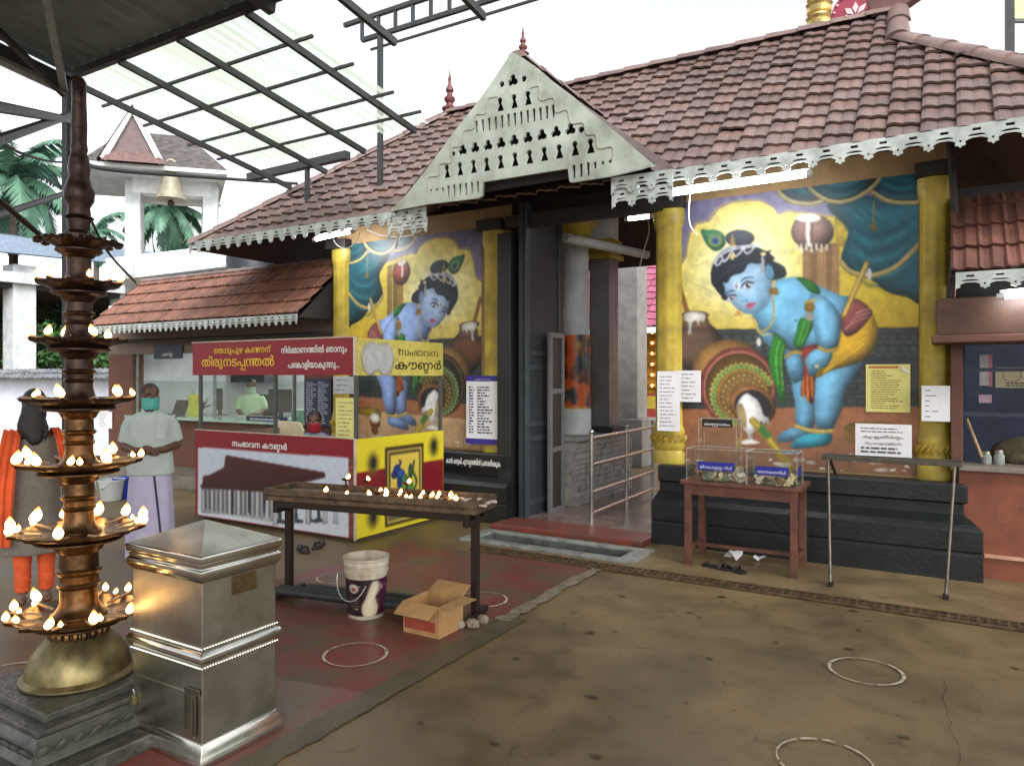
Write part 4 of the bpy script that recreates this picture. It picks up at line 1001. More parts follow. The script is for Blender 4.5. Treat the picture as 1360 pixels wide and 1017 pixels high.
ob('head', MB().box((c0.x-q, c0.y-q, 3.462), (c0.x+q, c0.y+q, 4.1)), M_WHITE2, pc)
c1 = onX(764, 560, -4.25)
rp = E('round_pillar', (c1.x, c1.y, .87), 'round white pillar with a gold capital and an orange painted picture band', 'pillar')
ob('shaft', MB().lathe([(.21, .0), (.21, .32), (.19, .36), (.175, 2.5)], (c1.x, c1.y, .87), 28), M_WHITE2, rp, smooth=True)
P_, w, h = None, 120, 110
th = np.linspace(0, 2*math.pi, w)[None, :].repeat(h, 0); zz_ = np.linspace(1, 0, h)[:, None].repeat(w, 1)
P_ = Paint(th / (2*math.pi) * 300, (1 - zz_) * 110, (206, 96, 44))
r3 = np.random.default_rng(5)
for _ in range(46):
    P_.ell(r3.uniform(0, 300), r3.uniform(0, 110), r3.uniform(6, 20), r3.uniform(6, 22), [(214, 160, 60), (150, 50, 44), (84, 120, 130), (110, 130, 80), (190, 110, 60), (60, 70, 90)][r3.integers(6)], rot=r3.uniform(0, 3), shade=.4, light=.4)
P_.fill([(0, 104), (300, 104), (300, 110), (0, 110)], (196, 160, 60), smooth=False)
picture('painted_band', P_, np.stack([c1.x + .204*np.cos(th), c1.y + .204*np.sin(th), 1.18 + .98*zz_], -1), M_PAINT, rp)
ob('capital', MB().lathe([(.18, 0), (.22, .03), (.2, .07), (.19, .12), (.25, .2), (.28, .26), (.27, .3), (.32, .36), (.32, .46)], (c1.x, c1.y, 3.36), 24), M_YEL, rp, smooth=True)
c2 = atd(837, 575, 13.5)
sp_ = E('stone_pillar', (c2.x, c2.y, 0), 'pale grey stone pillar on a square block beyond the passage', 'pillar')
ob('pillar_block', MB().box((c2.x-.38, c2.y-.38, 0), (c2.x+.38, c2.y+.38, .86)), M_STONE, sp_, bevel=.02)
ob('shaft', MB().box((c2.x-.24, c2.y-.24, .86), (c2.x+.24, c2.y+.24, 3.9)), M_STONE, sp_, bevel=.02)
# guide rails of steel pipe in the passage
rl = E('guide_railing', (-3.38, 8.2, .055), 'polished steel pipe railing with three bars down the passage', 'railing')
g0 = (-3.36, 7.28); g1 = (-3.40, 9.3)
for t in (0, .52, 1.):
    x, y = g0[0] + (g1[0]-g0[0])*t, g0[1] + (g1[1]-g0[1])*t
    o = ob('rail_post', MB().tube([(x, y, .055), (x, y, 1.0)], .022, 10), M_STEEL, rl, smooth=True)
    ob('post_cap', MB().ell((x, y, 1.015), .03, 10, 6), M_STEEL, o, smooth=True)
for z in (.95, .66, .36, .13): ob('rail', MB().tube([(*g0, z), (*g1, z)], .019, 10), M_STEEL, rl, smooth=True)
ob('passage_beam', MB().tube([(-4.0, 7.9, 3.3), (-3.6, 9.6, 3.3)], .06, 8), M_WHITE2, gh)
# beyond the passage: shrine hall with a pink roof and golden lamp wall
sh_ = E('shrine_hall', (-5, 17.5, 0), 'shrine hall with pink tiled roof and golden lamp wall seen through the passage', 'building')
a = atd(835, 540, 19)
hx0, hx1, hy = -9, 3, a.y
ob('wall', MB().box((hx0, hy, 0), (hx1, hy+.4, 1.2)), mat('striped_base', (150, 60, 50), .6), sh_)
ob('base_band', MB().box((hx0, hy-.02, .8), (hx1, hy, 1.12)), M_YEL, sh_)
ob('lamp_wall', MB().box((hx0, hy, 1.2), (hx1, hy+.3, 2.75)), mat('golden_wall', (196, 140, 40), .4, .5, var=.3, scale=5, col2=(120, 70, 24)), sh_)
g = MB(); lm = MB()
z = 1.32
while z < 2.7:
    g.box((hx0, hy-.06, z), (hx1, hy, z+.05))
    x = hx0 + .1
    while x < hx1: lm.ell((x, hy-.08, z+.075), (.03, .03, .035), 6, 4); x += .34
    z += .27
ob('lamp_shelf', g, MATS['golden_wall'], sh_); ob('shelf_lamps', lm, emit_mat('warm_lamp', (1, .7, .3), 4), sh_, kind='stuff')
ob('roof', tile_face((hx0-1, hy-1.2, 2.8), (hx1+1, hy-1.2, 2.8), (0, 3.2, 2.6), 4.1, lambda v: 0, lambda v: hx1-hx0+2, tw=.3, rh=.3), mat('pink_roof_tile', (168, 92, 116), .5, var=.15, scale=3, attr='Col'), sh_)
ob('roof_back', MB().quad((hx0-1, hy-1.2, 2.72), (hx1+1, hy-1.2, 2.72), (hx1+1, hy+2, 5.3), (hx0-1, hy+2, 5.3)), M_DARK, sh_)
ob('eave_strip', MB().box((hx0-1, hy-1.22, 2.66), (hx1+1, hy-1.2, 2.8)), M_WHITE, sh_)

# ================================================================ tube lights, camera, cables on the front
M_TUBE3 = emit_mat('lit_left_tube', (.93, .97, 1.), 60)
M_TUBE2 = emit_mat('lit_office_tube', (.93, .98, 1.), 75)
def tube_light(p, q, label, r=.018, batten=True, m=None):
    p, q = Vector(p), Vector(q); t = E('tube_light', (p+q)/2, label, 'tube light', 'lit tube lights')
    d = (q-p).normalized()
    ob('tube', MB().tube([p, q], r, 10), m or M_TUBE, t, smooth=True)
    for e, s_ in ((p, 1), (q, -1)): ob('end_cap', MB().tube([e - d*.02*s_, e + d*.03*s_], r*1.25, 10), M_WHITE, t, smooth=True)
    if batten: ob('batten', MB().bar(p + Vector((0, .03, .035)), q + Vector((0, .03, .035)), .04, .03), M_WHITE, t)
    return t
tube_light(onY(890, 257, 6.42), onY(1076, 231, 6.42), 'long lit tube light under the right eave in front of the mural', r=.024)
tube_light(onY(832, 291, 7.9), onY(866, 287, 7.9), 'short lit tube light over the gateway passage', r=.022)
tube_light(onY(418, 318, 6.6), onY(468, 307, 6.6), 'lit tube light half hidden behind the left eave fringe', r=.022, m=M_TUBE3)
cc = onY(829, 262, 6.0)
ct = E('dome_camera', cc, 'small white dome security camera under the gable fringe', 'camera')
ob('camera_base', MB().box((cc.x-.07, cc.y-.05, cc.z+.03), (cc.x+.13, cc.y+.05, cc.z+.1)), M_WHITE2, ct, bevel=.008)
ob('camera_dome', MB().ell((cc.x, cc.y-.02, cc.z+.02), .055, 14, 10), M_WHITE, ct, smooth=True)
ob('lens', MB().ell((cc.x+.01, cc.y-.062, cc.z+.01), (.024, .02, .024), 10, 6), mat('lens_black', (20, 20, 22), .2), ct, smooth=True)
def cable(pts, r, m, label, name='hanging_cable', sag=0):
    P = [Vector(p) for p in pts]
    if sag and len(P) == 2:
        P = [P[0].lerp(P[1], k/12) - Vector((0, 0, sag*4*(k/12)*(1-k/12))) for k in range(13)]
    elif len(P) > 2: P = [Vector(q) for q in catmull([tuple(p) for p in P], False, 6)]
    return ob(name, MB().tube(P, r, 6), m, smooth=True, label=label, cat='cable')
cable([onY(x, y, 6.4) for x, y in ((440, 312), (447, 325), (460, 330), (472, 322), (478, 308))], .006, M_WCABLE, 'white cable looped under the left eave fringe')
cable([onY(x, y, 6.2) for x, y in ((488, 306), (510, 314), (540, 314), (560, 306))], .008, M_WCABLE, 'white cable sagging along the fringe below the gable')
cable([onY(x, y, 5.9) for x, y in ((524, 296), (530, 304), (528, 318), (525, 330))], .012, M_WCABLE, 'knotted white flex hanging from the gable corner')
cable([onY(x, y, 6.6) for x, y in ((917, 256), (915, 280), (917, 300), (926, 312))], .006, M_WCABLE, 'thin white flex dropping from the long tube light')
cable([onY(x, y, 7.6) for x, y in ((850, 252), (862, 300), (856, 330), (850, 352))], .006, M_WCABLE, 'white flex hanging in the gateway opening')

# ================================================================ ticket office on the left
of = E('ticket_office', (-9.5, 7.3, 0), 'low office with orange tiled roof, brown wall and bright counter window', 'building')
ox0, ox1, oy = -12.6, -7.03, 7.3
wx0, wx1 = onY(176, 520, oy).x, onY(404, 520, oy).x
ob('wall', MB().box((ox0, oy, 0), (ox1, oy+.2, .93)), M_BROWNWALL, of)
ob('wall', MB().box((ox0, oy, .93), (wx0, oy+.2, 2.0)), M_BROWNWALL, of)
ob('wall', MB().box((wx1, oy, .93), (ox1, oy+.2, 2.0)), M_BROWNWALL, of)
ob('beam_pipe', MB().tube([(ox0, 7.1, 2.2), (ox1, 7.1, 2.2)], .03, 8), M_DARK, of, smooth=True)
ob('wall', MB().box((ox0, oy, 2.0), (ox1, oy+.2, 2.75)), mat('grey_brown_wall', (112, 98, 88), .6, var=.15), of)
ob('floor', MB().box((ox0, oy+.2, 0), (ox1, 10.2, .3)), M_STONE, of)
ob('room_wall', MB().box((ox0, 10.0, .3), (ox1, 10.2, 2.75)), M_WHITE, of)
ob('room_wall', MB().box((ox0, oy+.2, .3), (ox0+.15, 10, 2.75)), M_WHITE, of)
ob('room_wall', MB().box((ox1-.15, oy+.2, .3), (ox1, 10, 2.75)), M_WHITE, of)
ob('room_ceiling', MB().box((ox0, oy, 2.75), (ox1, 10.2, 2.85)), M_WHITE, of)
ob('counter_slab', MB().box((wx0-.05, oy-.12, .93), (wx1+.05, oy+.32, .97)), mat('green_glass_counter', (150, 176, 160), .15, var=.1), of, bevel=.005)
for t in (0, .5, 1): x = wx0 + (wx1-wx0)*t; ob('mullion', MB().box((x-.015, oy+.06, .97), (x+.015, oy+.1, 2.0)), mat('aluminium_frame', (150, 156, 154), .4, .6), of)
ob('window_pane', MB().box((wx0, oy+.078, .97), (wx1, oy+.083, 1.55)), glass_mat('counter_glass'), of)
ob('plinth_step', MB().box((ox0, 6.55, 0), (-7.45, oy, .18)), mat('grey_ledge', (130, 122, 110), .6, var=.3, scale=4, bump=.2), of, bevel=.01)
fx0, fx1, fy, fz = onY(118, 440, 6.6).x, onY(397, 425, 6.6).x, 6.6, 2.42
ob('eave_fringe', MB(), None, of) if False else fringe_board('eave_fringe', fx0, fx1, fy-.03, fz, of, mod=.13, h=.14)
rf = ob('roof', tile_face((fx0, fy, fz), (fx1, fy, fz), (0, .95, .86), 1.28, lambda v: .05*v, lambda v: fx1-fx0+.02, tw=.16, rh=.27, prof=1, lift=.03, hgt=.02), M_TILE2, of)
ob('roof_boarding', MB().add([(fx0, fy, fz-.04), (fx1, fy, fz-.04), (fx1, 7.55, fz+.82), (fx0, 7.55, fz+.82), (fx1, 9.6, fz), (fx0, 9.6, fz)], [(0, 1, 2, 3), (3, 2, 4, 5), (1, 4, 2), (0, 3, 5)]), M_DARK, rf)
ob('ridge_tile', caps((fx0+.05, 7.52, fz+.83), (fx1+.04, 7.52, fz+.83), .07, .3), M_TILE, rf, smooth=True)
tl = (wx0*.6 + wx1*.4)
tube_light((tl-.6, 9.9, 2.55), (tl+.6, 9.9, 2.55), 'lit tube light high on the office back wall', r=.02, m=M_TUBE2)
tube_light((wx1-1.2, 8.2, 2.68), (wx1-.1, 8.2, 2.68), 'lit tube light on the office ceiling', r=.02, m=M_TUBE2)
def board(name, label, x0, y0, x1, y1, Y, m, th=.015, cat='board', parent=None, **kw):
    a, b = onY(x0, y0, Y), onY(x1, y1, Y); top, bot = max(a.z, b.z), min(a.z, b.z)
    o = ob(name, MB().box((a.x, Y-th, bot), (b.x, Y, top)), m, parent, bevel=min(.003, th*.3))
    if not parent: setp(o, label, cat, **kw)
    o['fx'] = (a.x, b.x, bot, top, Y - th)
    return o
def dash_lines(name, o, m, rows, margin=.1, cols=1, seed=1, lo=.4, hi=.95, parent=None, hgt=.28, top=.06, bottom=.06):
    """faint rows of print too small to read"""
    x0, x1, z0, z1, y = o['fx']; r = random.Random(seed); g = MB(); H = (z1 - z0) * (1 - top - bottom); rh = H / rows; W_ = (x1 - x0) * (1 - 2*margin) / cols
    for c in range(cols):
        for k in range(rows):
            x = x0 + (x1-x0)*margin + c*W_; e = x + W_ * r.uniform(lo, hi) * (.94 if cols > 1 else 1); zc = z1 - (z1-z0)*top - rh*(k+.5)
            while x < e:
                l = min(rh * r.uniform(.5, 2.2), e - x)
                g.quad((x, y-.002, zc - rh*hgt/2), (x+l, y-.002, zc - rh*hgt/2 + 0), (x+l, y-.002, zc + rh*hgt/2), (x, y-.002, zc + rh*hgt/2)); x += l + rh * .3
    return ob(name, g, m, parent or o)
b1 = board('name_board', 'tall dark blue board of small white lettering beside the office window', 406, 503, 441, 567, 7.24, M_BLUEBLACK)
dash_lines('lettering', b1, mat('grey_lettering', (170, 176, 190), .6), 22, .06, 2, 4, .5, .98, hgt=.4)
b2 = board('office_sign', 'small black sign with white lettering above the office window', 205, 459, 243, 476, 7.28, M_BLUEBLACK)
letters('lettering', 'എഴുന<നള_ളിപ_പ', ((b2['fx'][0]+b2['fx'][1])/2, b2['fx'][4], b2['fx'][2]+.05), (1,0,0), (0,0,1), .28, .07, M_BOARDWHITE, b2)
b3 = board('window_placard', 'dark blue placard standing on the office counter', 328, 552, 382, 566, 7.25, M_BLUEBLACK)
dash_lines('lettering', b3, MATS['grey_lettering'], 2, .1, 1, 5, .8, 1, hgt=.5, top=.15, bottom=.1)
b4 = board('white_notice', 'white printed notice on the brown wall beside the lamp tower', 130, 546, 149, 569, 7.28, M_PAPER, .004, cat='notice')
dash_lines('print', b4, mat('grey_print', (120, 122, 130), .8), 9, .12, 1, 6)
# things on the office counter
def boxpart(name, lo, hi, m, parent, **k): return ob(name, MB().box(lo, hi), m, parent, **k)
mk = onY(245, 540, 7.75)
lp = E('laptop', (mk.x-.2, 7.6, .97), 'small dark laptop open on the office counter', 'laptop')
lx_ = onY(222, 550, 7.6).x
M_BLK = mat('black_plastic', (34, 35, 38), .4, var=.1)
boxpart('keyboard', (lx_, 7.45, .97), (lx_+.34, 7.68, .985), M_BLK, lp, bevel=.003)
ob('screen', MB().prism([(7.68, .985), (7.70, .985), (7.80, 1.22), (7.78, 1.22)], 0, lx_, lx_+.34), M_BLK, lp)
for nm, px, w_, lab in (('monitor', 291, .12, 'black monitor seen edge-on left of the seated clerk'), ('monitor', 372, .5, 'wide black monitor right of the seated clerk')):
    x = onY(px, 540, 8.0).x; m_ = E('monitor', (x, 8.0, .97), lab, 'monitor', 'office monitors')
    ob('screen', MB().box((x-w_/2, 7.98, 1.06), (x+w_/2, 8.02, 1.42), rz=R(25) if w_ < .2 else 0), M_BLK, m_, bevel=.006)
    boxpart('neck', (x-.03, 8.0, .98), (x+.03, 8.03, 1.07), M_BLK, m_); boxpart('foot', (x-.1, 7.93, .97), (x+.1, 8.1, .98), M_BLK, m_, bevel=.003)
ob('office_desk', MB().box((wx0, oy+.32, .9), (wx1, 8.3, .968)), mat('desk_laminate', (170, 170, 160), .4), of)
x = onY(258, 540, 7.6).x
fg = E('yellow_figurine', (x, 7.55, .97), 'small figurine draped in yellow cloth on the office counter', 'figurine')
ob('drape', MB().lathe([(.1, 0), (.11, .06), (.085, .2), (.1, .3), (.05, .36)], (x, 7.6, .97), 12), mat('yellow_cloth', (214, 206, 60), .7, var=.2), fg, smooth=True)
ob('head', MB().ell((x, 7.6, 1.38), (.045, .045, .055), 10, 8), M_WHITE2, fg, smooth=True)
x = onY(392, 560, 7.5).x
ob('green_basket', MB().box((x, 7.42, .97), (x+.3, 7.62, 1.14)), mat('green_glassy_box', (120, 170, 150), .3), label='pale green open box on the office counter by the blue board', cat='box', bevel=.01)
g = MB(); x = onY(270, 550, 7.9).x
for k in range(26):
    a = 2*math.pi*random.random(); e = random.uniform(.1, .26)
    g.tube([(x, 7.8, .97), (x + e*.4*math.cos(a), 7.8 + e*.4*math.sin(a), 1.1), (x + e*math.cos(a), 7.8 + e*math.sin(a), .97 + random.uniform(.16, .34))], [.008, .012, .003], 4)
ob('potted_plant', g, mat('dark_leaf', (44, 54, 46), .6), label='small dark spiky plant on the office desk', cat='plant')
ob('shelf_unit', MB().box((onY(300, 500, 9.9).x, 9.7, 1.5), (onY(362, 500, 9.9).x, 10, 1.9)), mat('grey_cabinet', (70, 74, 76), .5), label='dark grey wall cabinet behind the seated clerk', cat='cabinet', bevel=.01)

# ================================================================ building on the right
rb = E('shop_building', (1.2, 7.2, 0), 'terracotta walled shop with a dark window and small tiled roof right of the plinth', 'building')
ob('wall', MB().box((.03, 7.0, 0), (3.2, 7.25, .86)), M_TERRA, rb)
ob('skirting', MB().box((.23, 6.975, .17), (3.2, 7.0, .195)), mat('pale_line', (196, 150, 124), .6), rb)
ob('sill', MB().box((.0, 6.93, .86), (3.2, 7.3, .9)), mat('grey_sill', (128, 118, 108), .6), rb, bevel=.006)
ob('window_post', MB().box((.0, 6.98, .9), (.085, 7.149, 1.95)), M_BROWNWALL, rb, bevel=.006)
tp0, tp1 = onY(1243, 397, 6.75), onY(1243, 456, 6.75)
ob('lintel_box', MB().box((tp0.x, 6.72, tp1.z+.06), (3.2, 7.3, tp0.z)), mat('brown_lintel', (92, 60, 44), .5, var=.25, scale=5, col2=(64, 42, 34)), rb, bevel=.012)
ob('lintel_ledge', MB().box((tp0.x-.03, 6.66, tp1.z), (3.2, 7.3, tp1.z+.06)), M_BROWNWALL, rb, bevel=.008)
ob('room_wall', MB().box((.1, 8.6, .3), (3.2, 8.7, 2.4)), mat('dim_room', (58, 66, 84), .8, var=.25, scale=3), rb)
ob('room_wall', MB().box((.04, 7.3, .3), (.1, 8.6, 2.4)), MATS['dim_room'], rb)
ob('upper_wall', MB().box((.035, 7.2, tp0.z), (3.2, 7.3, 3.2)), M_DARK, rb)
g = MB()
for z in (1.3, 1.66): g.box((.085, 7.02, z), (3.2, 7.05, z+.03))
ob('window_bar', g, mat('window_bar_blue', (46, 54, 68), .5), rb)
rz0 = onY(1360, 356, 6.4).z
fringe_board('eave_fringe', .03, 3.2, 6.42, rz0, rb, mod=.19, h=.13)
rr_ = ob('roof', tile_face((.0, 6.45, rz0), (3.2, 6.45, rz0), (0, .72, .72), 1.0, lambda v: 0, lambda v: 3.2, tw=.17, rh=.28, prof=1, lift=.03, hgt=.02), mat('brown_roof_tile', (124, 84, 72), .5, var=.25, scale=6, col2=(88, 60, 54), attr='Col', bump=.2), rb)
ob('roof_boarding', MB().add([(0, 6.45, rz0-.03), (3.2, 6.45, rz0-.03), (3.2, 7.19, rz0+.70), (0, 7.19, rz0+.70), (0, 7.19, rz0-.03)], [(0, 1, 2, 3), (0, 3, 4)]), M_DARK, rr_)
tube_light(onY(1328, 394, 6.55), onY(1420, 386, 6.55), 'lit tube light under the small tiled roof at the right edge', r=.02)
o = board('window_card', 'cream card with a ring emblem behind the shop window', 1322, 488, 1375, 515, 7.4, mat('cream_card', (214, 206, 176), .7), .004, cat='card')
x0, x1, z0, z1, y = o['fx']
g = MB(); c = ((x0 + (x1-x0)*.42), (z0 + (z1-z0)*.62))
for k in range(28):
    a0, a1 = 2*math.pi*k/28, 2*math.pi*(k+1)/28; q = lambda a, r: (c[0] + r*1.2*math.cos(a), y-.002, c[1] + r*math.sin(a)); g.quad(q(a0, .052), q(a0, .056), q(a1, .056), q(a1, .052))
ob('ring_emblem', g, M_BLACKLETTER, o); o['fx'] = (x0 + .05, x1 - .02, z0 + .005, z0 + .05, y); dash_lines('print', o, M_BLACKLETTER, 2, .1, 1, 3, .8, 1, hgt=.5)
for a, c_, mname, col, lab in (((1301, 471), (1313, 512), 'white_strip', (206, 204, 210), 'white paper strip hanging in the shop window'), ((1313, 471), (1318, 513), 'pink_strip', (204, 140, 160), 'narrow pink paper strip hanging in the shop window'), ((1300, 524), (1317, 535), 'pink_card', (206, 176, 196), 'small pale pink card low in the shop window')):
    board('paper_strip', lab, *a, *c_, 7.4 + (.02 if mname == 'pink_card' else 0), mat(mname, col, .7), .003, cat='paper')
p0, p1 = onY(1284, 556, 7.15), onY(1304, 607, 7.15)
ob('wooden_stick', MB().tube([p1, p0], .012, 8), mat('bare_wood', (176, 150, 110), .7), label='thin bare wooden stick leaning inside the shop window', cat='stick')
g = MB()
for px, h_ in ((1310, .085), (1327, .1)):
    c = onY(px, 608, 7.18); jr = E('glass_jar', c, 'small glass jar on the shop window sill, ' + ('the shorter cloudy one' if px < 1320 else 'the taller clear one'), 'jar', 'jars on the shop sill')
    jr.location.z = .9
    ob('body', MB().lathe([(.036, 0), (.04, .01), (.04, h_*.75), (.03, h_*.85), (.032, h_)], (c.x, c.y, .9), 14), mat('jar_%d' % px, (150, 156, 150), .15, var=.2), jr, smooth=True)
    ob('lid', MB().lathe([(.034, 0), (.034, .02)], (c.x, c.y, .9+h_), 14), M_STEEL, jr, smooth=True)
c = onY(1352, 600, 7.4)
ob('cloth_bundle', MB().ell((c.x+.1, c.y, .98), (.3, .16, .15), 14, 8), mat('olive_bundle', (104, 96, 74), .9, var=.35, scale=12, bump=.6), label='rumpled olive cloth bundle behind the shop window', cat='bundle', smooth=True)
ob('drain_pipe', MB().tube([onY(1262, 190, 7.0), onY(1270, 300, 7.0), onY(1262, 395, 7.0)], .03, 10), M_DARK, label='dark down pipe beside the right pilaster', cat='pipe', smooth=True)

# ================================================================ canopy over the yard: steel sheet bay, translucent bay, truss
cn = E('yard_canopy', (-7.55, 3.98, 0), 'steel framed yard canopy of grey sheet and translucent panels on slim posts', 'canopy')
CY, CZ, CS = 3.98, 4.60, -.153                              # edge line, its height, slope away from the camera
def cz(y): return CZ + CS * (y - CY)
g = MB(); X0, X1 = -7.6, 7.0                                 # corrugated opaque bay over the camera
n = 150
for k in range(n):
    xa, xb = X0 + (X1-X0)*k/n, X0 + (X1-X0)*(k+1)/n; da, db = .02*(k % 2), .02*((k+1) % 2)
    g.quad((xa, CY, cz(CY)+.06+da), (xb, CY, cz(CY)+.06+db), (xb, -5.0, cz(-5.0)+.06+db), (xa, -5.0, cz(-5.0)+.06+da))
ob('roof_sheet', g, M_METALSHEET, cn)
ob('edge_beam', MB().bar((X0, CY, CZ+.02), (X1, CY, CZ+.02), .06, .07), M_CANOPYSTEEL, cn)
for y in (2.9, 1.6, .2): ob('purlin', MB().bar((X0, y, cz(y)-.03), (X1, y, cz(y)-.03), .05, .07), M_CANOPYSTEEL, cn)
for x in (-7.55, -4.6, -1.6): ob('rafter', MB().bar((x, CY, CZ-.06), (x, -5, cz(-5)-.06), .07, .12), M_CANOPYSTEEL, cn)
ob('gutter', MB().tube([(-7.66, 4.05, CZ-.06), (-7.66, -4, cz(-4)-.06)], .09, 10), mat('pvc_gutter', (140, 150, 156), .4), cn, smooth=True)
# fascia sheet behind the edge beam
ob('brace', MB().bar((-7.5, 3.9, CZ-.15), (-5.9, 2.9, cz(2.9)-.05), .06, .06), mat('light_steel', (150, 160, 162), .5, .3), cn)
ob('brace', MB().bar((-7.5, 3.9, CZ-.2), (-7.0, 2.9, cz(2.9)-.05), .05, .05), M_CANOPYSTEEL, cn)
# translucent bay
def onC(px, py):
    k = (px - 680) / 970; dx, dy, dz = -SA + CA*k, CA + SA*k, (500 - py) / 970
    t = (CZ - CS*CY - HC) / (dz - CS*dy); return Vector((dx*t, dy*t, HC + dz*t))
RX = []
for st0, en in (((102, 115), (393, 246)), ((153, 83), (441, 225)), ((234, 54), (491, 198)), ((327, 22), (559, 170)), ((457, 0), (525, 54)), ((616, 0), (643, 20))):
    p, q = onC(*st0), onC(*en); x = q.x if st0[1] < 1 else (p.x + q.x) / 2; RX.append(x)
    ob('rafter', MB().bar((x, CY, CZ-.02), (x, q.y, cz(q.y)-.02), .04, .06), M_CANOPYSTEEL, cn)
for st0, en in (((132, 144), (419, 56)), ((188, 170), (472, 92)), ((251, 198), (521, 126)), ((285, 214), (562, 155))):
    p, q = onC(*st0), onC(*en); y = (p.y + q.y) / 2
    ob('purlin', MB().bar((p.x, y, cz(y)+.035), (q.x, y, cz(y)+.035), .026, .026), M_CANOPYSTEEL, cn)
g = MB(); xa, xb = RX[0]-.05, RX[3]+.12; n = 90
for k in range(n):
    p, q = xa + (xb-xa)*k/n, xa + (xb-xa)*(k+1)/n; da, db = .018*math.sin(k*1.6), .018*math.sin((k+1)*1.6)
    ye = 6.25
    g.quad((p, CY, cz(CY)+.09+da), (q, CY, cz(CY)+.09+db), (q, ye, cz(ye)+.09+db), (p, ye, cz(ye)+.09+da))
ob('translucent_panel', g, M_SHEET, cn)
e0, e1 = onY(331, 236, 6.9), onY(462, 206, 6.9)
ob('end_beam', MB().bar(e0, e1, .1, .1), M_CANOPYSTEEL, cn)
pb = onY(408, 218, 6.9); ob('stub_post', MB().bar((pb.x, 6.9, pb.z), (pb.x, 6.9, 3.85), .05), M_CANOPYSTEEL, cn)
# ladder truss with its post
t0, t1 = onY(481, 54, 6.9), onY(705, -1, 6.9); ttop = onY(479, 27, 6.9).z
zt_ = t0.z
ob('truss_chord', MB().bar((t0.x, 6.9, zt_), (t1.x+4.2, 6.9, zt_), .05), M_CANOPYSTEEL, cn)
ob('truss_chord', MB().bar((t0.x-.3, 6.9, ttop), (t1.x+4.2, 6.9, ttop), .05), M_CANOPYSTEEL, cn)
ob('truss_chord', MB().bar((t0.x+.1, 6.95, zt_-.12), (t1.x+4.2, 6.95, zt_-.12), .025), M_CANOPYSTEEL, cn)
x = t0.x
while x < t1.x + 4.1: ob('truss_web', MB().bar((x, 6.9, zt_), (x, 6.9, ttop), .035), M_CANOPYSTEEL, cn); x += .27
pp = onY(505, 60, 6.9); ob('canopy_post', MB().bar((pp.x, 6.9, zt_), (pp.x, 6.9, 3.95), .055), M_CANOPYSTEEL, cn)
for x, y in ((-7.55, CY), (3.6, CY), (-7.55, -4.9), (3.6, -4.9)):
    ob('canopy_post', MB().bar((x, y, 0), (x, y, cz(y)), .1), mat('dark_post', (40, 38, 40), .5, .3, var=.2), cn)
# struts and cables left of the post
for i, (a, c_, r) in enumerate((((-30, 137, 4.2), (93, 160, 7.2), .05), ((-20, 192, 4.6), (95, 152, 7.2), .05), ((-20, 292, 4.6), (95, 254, 7.2), .035), ((-20, 250, 3.9), (65, 322, 4.4), .02), ((-20, 178, 5.), (90, 215, 7.1), .018))):
    P0, P1 = atd(*a[:2], a[2]), atd(*c_[:2], c_[2])
    if i < 3: ob('strut', MB().tube([P0, P1], r*.75, 8), M_CANOPYSTEEL, cn, smooth=True)
    elif i == 3: ob('leaning_rod', MB().tube([P0, P1], r*.8, 8), M_IRON, label='thin iron rod slanting down to the dark lamp tier', cat='rod', smooth=True)
    else: cable([P0, P1], r*.6, M_CABLE, 'thin dark cable running to the canopy post', sag=.06)
cable([atd(95, 212, 7.2), atd(150, 226, 9), atd(280, 236, 11), atd(395, 244, 12)], .028, M_CABLE, 'thick dark cable sagging from the canopy post to the roof corner')
cable([atd(108, 260, 7.0), atd(140, 330, 8), atd(180, 375, 9.3)], .014, M_CABLE, 'dark cable dropping from the lamp tower to the office roof')
# right-hand frame beyond the roof
rfm = E('window_frame_tower', (3.6, 12, 0), 'dark steel post with green panes beyond the roof at the right edge', 'frame')
a = atd(1341, 40, 11); ob('frame_post', MB().bar((a.x, a.y, 0), (a.x, a.y, 9), .12), M_CANOPYSTEEL, rfm)
for py in (28, 74, -10): q = atd(1341, py, 11); ob('frame_bar', MB().bar(q, (q.x+2.2, q.y+1.3, q.z), .05), M_CANOPYSTEEL, rfm)
q0, q1 = atd(1346, 28, 11.05), atd(1346, -30, 11.05); ob('green_pane', MB().quad(q0, (q0.x+1.6, q0.y+.95, q0.z), (q1.x+1.6, q1.y+.95, q1.z), q1), mat('green_pane', (170, 200, 120), .3, var=.2), rfm)
fp = atd(1088, 12, 17)
fl_ = E('gilded_flagstaff', (fp.x, fp.y, 0), 'gilded ringed flagstaff rising behind the temple roof', 'flagstaff')
M_GILD = mat('gilded_metal', (226, 202, 140), .3, .8, var=.2)
ob('shaft', MB().tube([(fp.x, fp.y, 0), (fp.x, fp.y, 13)], .2, 14), M_GILD, fl_, smooth=True)
for py in (-6, 12, 30):
    q = atd(1088, py, 17); ob('ring', MB().lathe([(.2, -.14), (.27, -.1), (.29, -.02), (.25, .03), (.3, .09), (.2, .14)], (fp.x, fp.y, q.z), 16), M_GILD, fl_, smooth=True)

